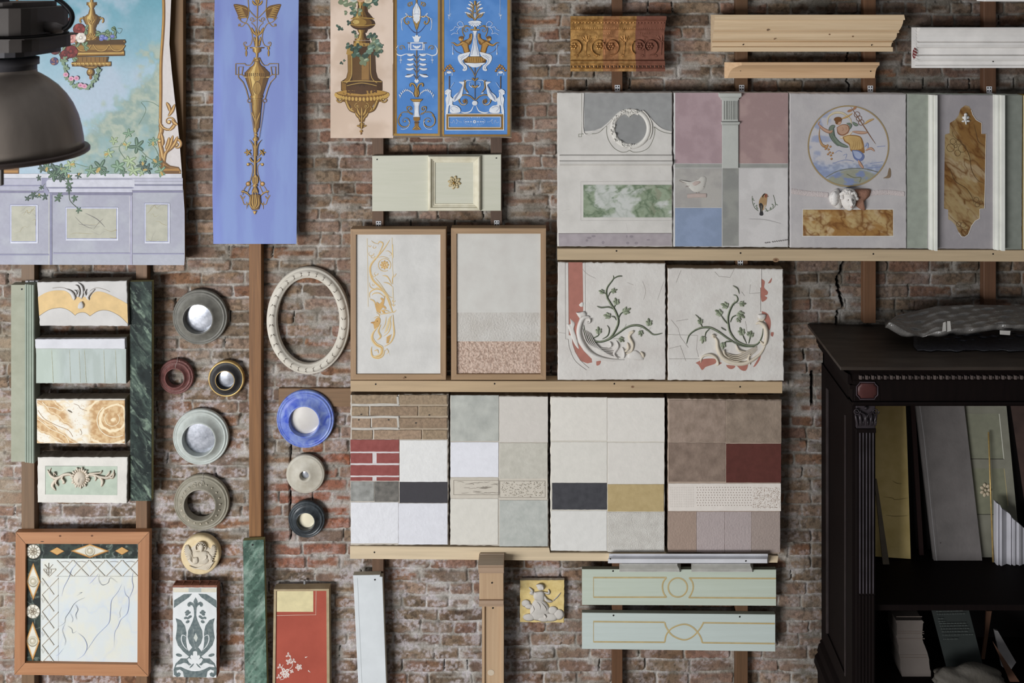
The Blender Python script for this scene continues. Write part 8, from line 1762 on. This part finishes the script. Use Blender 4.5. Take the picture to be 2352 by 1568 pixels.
lean('pale framed board leaning steeply to the left in the lower cabinet', 'board', 'pale_board', [(2284, 1448), (2292, 1450), (2334, 1522), (2318, 1545), (2300, 1530)], .30, .2, .012, M((150, 146, 146), bump=.05), base=B0)
lean('thin brown stick leaning in the dark of the lower cabinet', 'stick', 'brown_stick', [(2266, 1390), (2278, 1390), (2262, 1500), (2256, 1500)], .2, .15, .01, M((110, 76, 56), bump=.05), base=B0)
lean('brown board leaning at the bottom right corner of the lower cabinet', 'board', 'brown_board', [(2282, 1470), (2292, 1485), (2342, 1560), (2320, 1560)], .37, .33, .012, M((92, 62, 46), bump=.05), base=B0)
# bubble-wrapped parcels on top
def wrap(label, outline_top, outline_bot, d0, d1, z0, seed, mat_, lab2=None):
    xs = np.linspace(0, 1, 60); ny = 26; v = []; f = []
    xa = np.linspace(outline_top[0][0], outline_top[-1][0], 60)
    for j in range(ny):
        t = j/(ny-1)
        for i, x in enumerate(xa):
            yt = np.interp(x, [p[0] for p in outline_top], [p[1] for p in outline_top]); yb = np.interp(x, [p[0] for p in outline_bot], [p[1] for p in outline_bot])
            y = yt+(yb-yt)*t; d = d0+(d1-d0)*t
            wv = .006*math.sin(i*.5+j*.9+seed)+.005*math.sin(i*1.1-j*.6+seed*2)+.004*math.sin(j*1.7+i*.23)
            p = P(x, y, d+wv); v.append((p.x, p.y, max(p.z, z0+.002)))
    n = 60
    for j in range(ny-1):
        for i in range(n-1): f.append((j*n+i, (j+1)*n+i, (j+1)*n+i+1, j*n+i+1))
    o = len(v); v += [(x, y+.06, max(z0+.001, z-.05)) for x, y, z in v[:]]
    f += [tuple(q+o for q in g[::-1]) for g in f[:]]
    for i in range(n-1): f.append((i, i+1, o+i+1, o+i)); a = (ny-1)*n; f.append((a+i, o+a+i, o+a+i+1, a+i+1))
    for j in range(ny-1): f.append((j*n, o+j*n, o+(j+1)*n, (j+1)*n)); f.append((j*n+n-1, (j+1)*n+n-1, o+(j+1)*n+n-1, o+j*n+n-1))
    mb = MB(); mb.add(v, f, mat_, True); return mb
bw = bpy.data.materials.new('bubble_wrap'); bw.use_nodes = True; nt = bw.node_tree; b = nt.nodes['Principled BSDF']
b.inputs['Base Color'].default_value = (*lin((118, 114, 110)), 1); b.inputs['Roughness'].default_value = .25; b.inputs['Transmission Weight'].default_value = .25; b.inputs['Specular IOR Level'].default_value = .7
vo = nt.nodes.new('ShaderNodeTexVoronoi'); vo.inputs['Scale'].default_value = 110; tc = nt.nodes.new('ShaderNodeTexCoord'); nt.links.new(tc.outputs['Object'], vo.inputs['Vector'])
bp = nt.nodes.new('ShaderNodeBump'); bp.inputs['Strength'].default_value = .5; bp.inputs['Distance'].default_value = .003; nt.links.new(vo.outputs['Distance'], bp.inputs['Height']); nt.links.new(bp.outputs[0], b.inputs['Normal'])
mb = wrap('', [(2108, 778), (2130, 770), (2200, 764), (2300, 764), (2420, 764)], [(2130, 806), (2150, 810), (2200, 808), (2300, 812), (2420, 812)], .16, .40, 2.6045, 2.0, M((74, 74, 80), (56, 56, 62), scale=30, rough=.3, bump=.5, bscale=120, spec=.6))
o = solo(mb, 'wrapped_parcel', 'dark flat bubble-wrapped parcel lying directly on the cabinet top', 'parcel')
mb = wrap('', [(2042, 738), (2060, 724), (2100, 714), (2150, 703), (2230, 699), (2320, 701), (2420, 703)], [(2046, 740), (2085, 763), (2120, 775), (2150, 762), (2230, 756), (2300, 745), (2420, 752)], .14, .40, 2.66, .5, bw)
k = Art(mb, .41, 1800, 600, 4.261); lb = M((186, 182, 176), bump=0, rough=.3)
k.fill([(1560, 600), (1585, 590), (1590, 680), (1550, 690)], lb); k.fill([(1600, 585), (1630, 585), (1640, 680), (1600, 690)], lb); k.d = .40; k.fill([(2115, 675), (2220, 680), (2215, 722), (2115, 715)], lb)
solo(mb, 'wrapped_parcel', 'clear bubble-wrapped parcel with folded open end, on top of the dark parcel', 'parcel')

# ---------------------------------------------------------------- pendant lamp, near the camera at upper left
def lamp():
    d = 2.7; sc = S*D/(D-d); cx, cy = X(0, d), -d
    def R(px): return px/sc
    def ZZ(y): return H-(y-CY)/sc
    t = thing('pendant_lamp', 'large grey industrial pendant lamp with a metal dome shade, hanging at the upper left', 'lamp', (cx, cy, ZZ(385)))
    al = M((172, 158, 146), (120, 110, 102), scale=3, rough=.34, metal=.1, bump=.02, stretch=(4, 4, .3), mix=.9); gr = M((76, 70, 66), (68, 62, 60), rough=.5, bump=.02, metal=.1); gr2 = M((80, 78, 82), rough=.45, bump=0, metal=.1)
    pr = [(76, 160), (77, 168), (84, 172), (100, 183), (120, 200), (138, 222), (152, 245), (163, 272), (170, 300), (174, 325), (176, 346)]
    mb = MB(); P_ = [(R(r), ZZ(y)) for r, y in pr]
    mb.lathez((cx, cy), P_+[(P_[-1][0]-.004, P_[-1][1])]+[(r-.004, z) for r, z in P_[::-1]], al, 96); ds = build(mb, 'dome_shade', t)
    mb = MB(); z = ZZ(346); mb.lathez((cx, cy), [(R(174), z), (R(186), z), (R(188), z-R(3)), (R(188), z-R(9)), (R(184), z-R(12)), (R(172), z-R(12)), (R(172), z)], M((96, 84, 80), metal=.6, rough=.4, bump=0), 96); build(mb, 'rim', ds)
    mb = MB(); mb.lathez((cx, cy), [(R(76), ZZ(166)), (R(76), ZZ(150)), (R(81), ZZ(149)), (R(81), ZZ(133)), (R(74), ZZ(131)), (R(20), ZZ(131))], gr2, 64); build(mb, 'collar', t)
    mb = MB(); 
    def hx(rr, z0, z1, m, sx=1.0):
        n = 40; v = []
        for zz in (z0, z1):
            for i in range(n):
                a = 2*math.pi*i/n; q = (abs(math.cos(a))**6+abs(math.sin(a))**6)**(-1/6)
                v.append((cx+rr*q*math.cos(a)*sx, cy+rr*q*math.sin(a), zz))
        mb.add(v, [(i, (i+1) % n, n+(i+1) % n, n+i) for i in range(n)]+[tuple(range(n)), tuple(range(n, 2*n))], m)
    hx(R(122), ZZ(112), ZZ(84), gr); hx(R(112), ZZ(124), ZZ(112), gr2, .9); hx(R(136), ZZ(84), ZZ(82), gr); build(mb, 'gear_tray', t)
    mb = MB(); hx(R(118), ZZ(76), ZZ(16), gr); hx(R(108), ZZ(16), ZZ(4), gr, .85); hx(R(16), ZZ(4), ZZ(-6), gr2); mb.tube([(cx-R(20), cy, ZZ(0)), (cx-R(20), cy, ZZ(-120))], .008, gr2); hx(R(120), ZZ(80), ZZ(78), M((60, 56, 56), bump=0)); gh = build(mb, 'gear_housing', t)
    mb = MB(); mb.tube([(cx+R(116), cy-.03, ZZ(60)), (cx+R(140), cy-.03, ZZ(63)), (cx+R(156), cy-.03, ZZ(66))], [R(12), R(13), R(9)], M((120, 112, 110), metal=.3, rough=.4, bump=0), 8); build(mb, 'cable_gland', gh)
    mb = MB(); pts = [(158, 66), (170, 58), (177, 42), (174, 26), (160, 10), (144, -2), (120, -20), (60, -60), (-20, -110)]; q = cr(pts, 5)
    mb.tube([(cx+R(x), cy-.03, ZZ(y)) for x, y in q], R(6), M((20, 20, 24), rough=.45, bump=0), 10); build(mb, 'cable', t)
    mb = MB(); x0 = cx+R(72); yy = cy-R(165)+.01
    mb.box(cx+R(71), cx+R(92), yy+.012, yy, ZZ(392), ZZ(352), gr, .001); mb.box(cx+R(56), cx+R(72), yy+.01, yy+.004, ZZ(395), ZZ(376), M((200, 204, 208), metal=.8, rough=.2, bump=0), .001); build(mb, 'rim_clip', t)
    mb = MB(); mb.lathez((cx, cy), [(R(8), ZZ(200)), (R(20), ZZ(215)), (R(40), ZZ(260)), (R(42), ZZ(285)), (R(28), ZZ(312)), (.001, ZZ(322))], M((210, 208, 200), rough=.2, bump=0), 32); build(mb, 'lamp_bulb', t)
lamp()
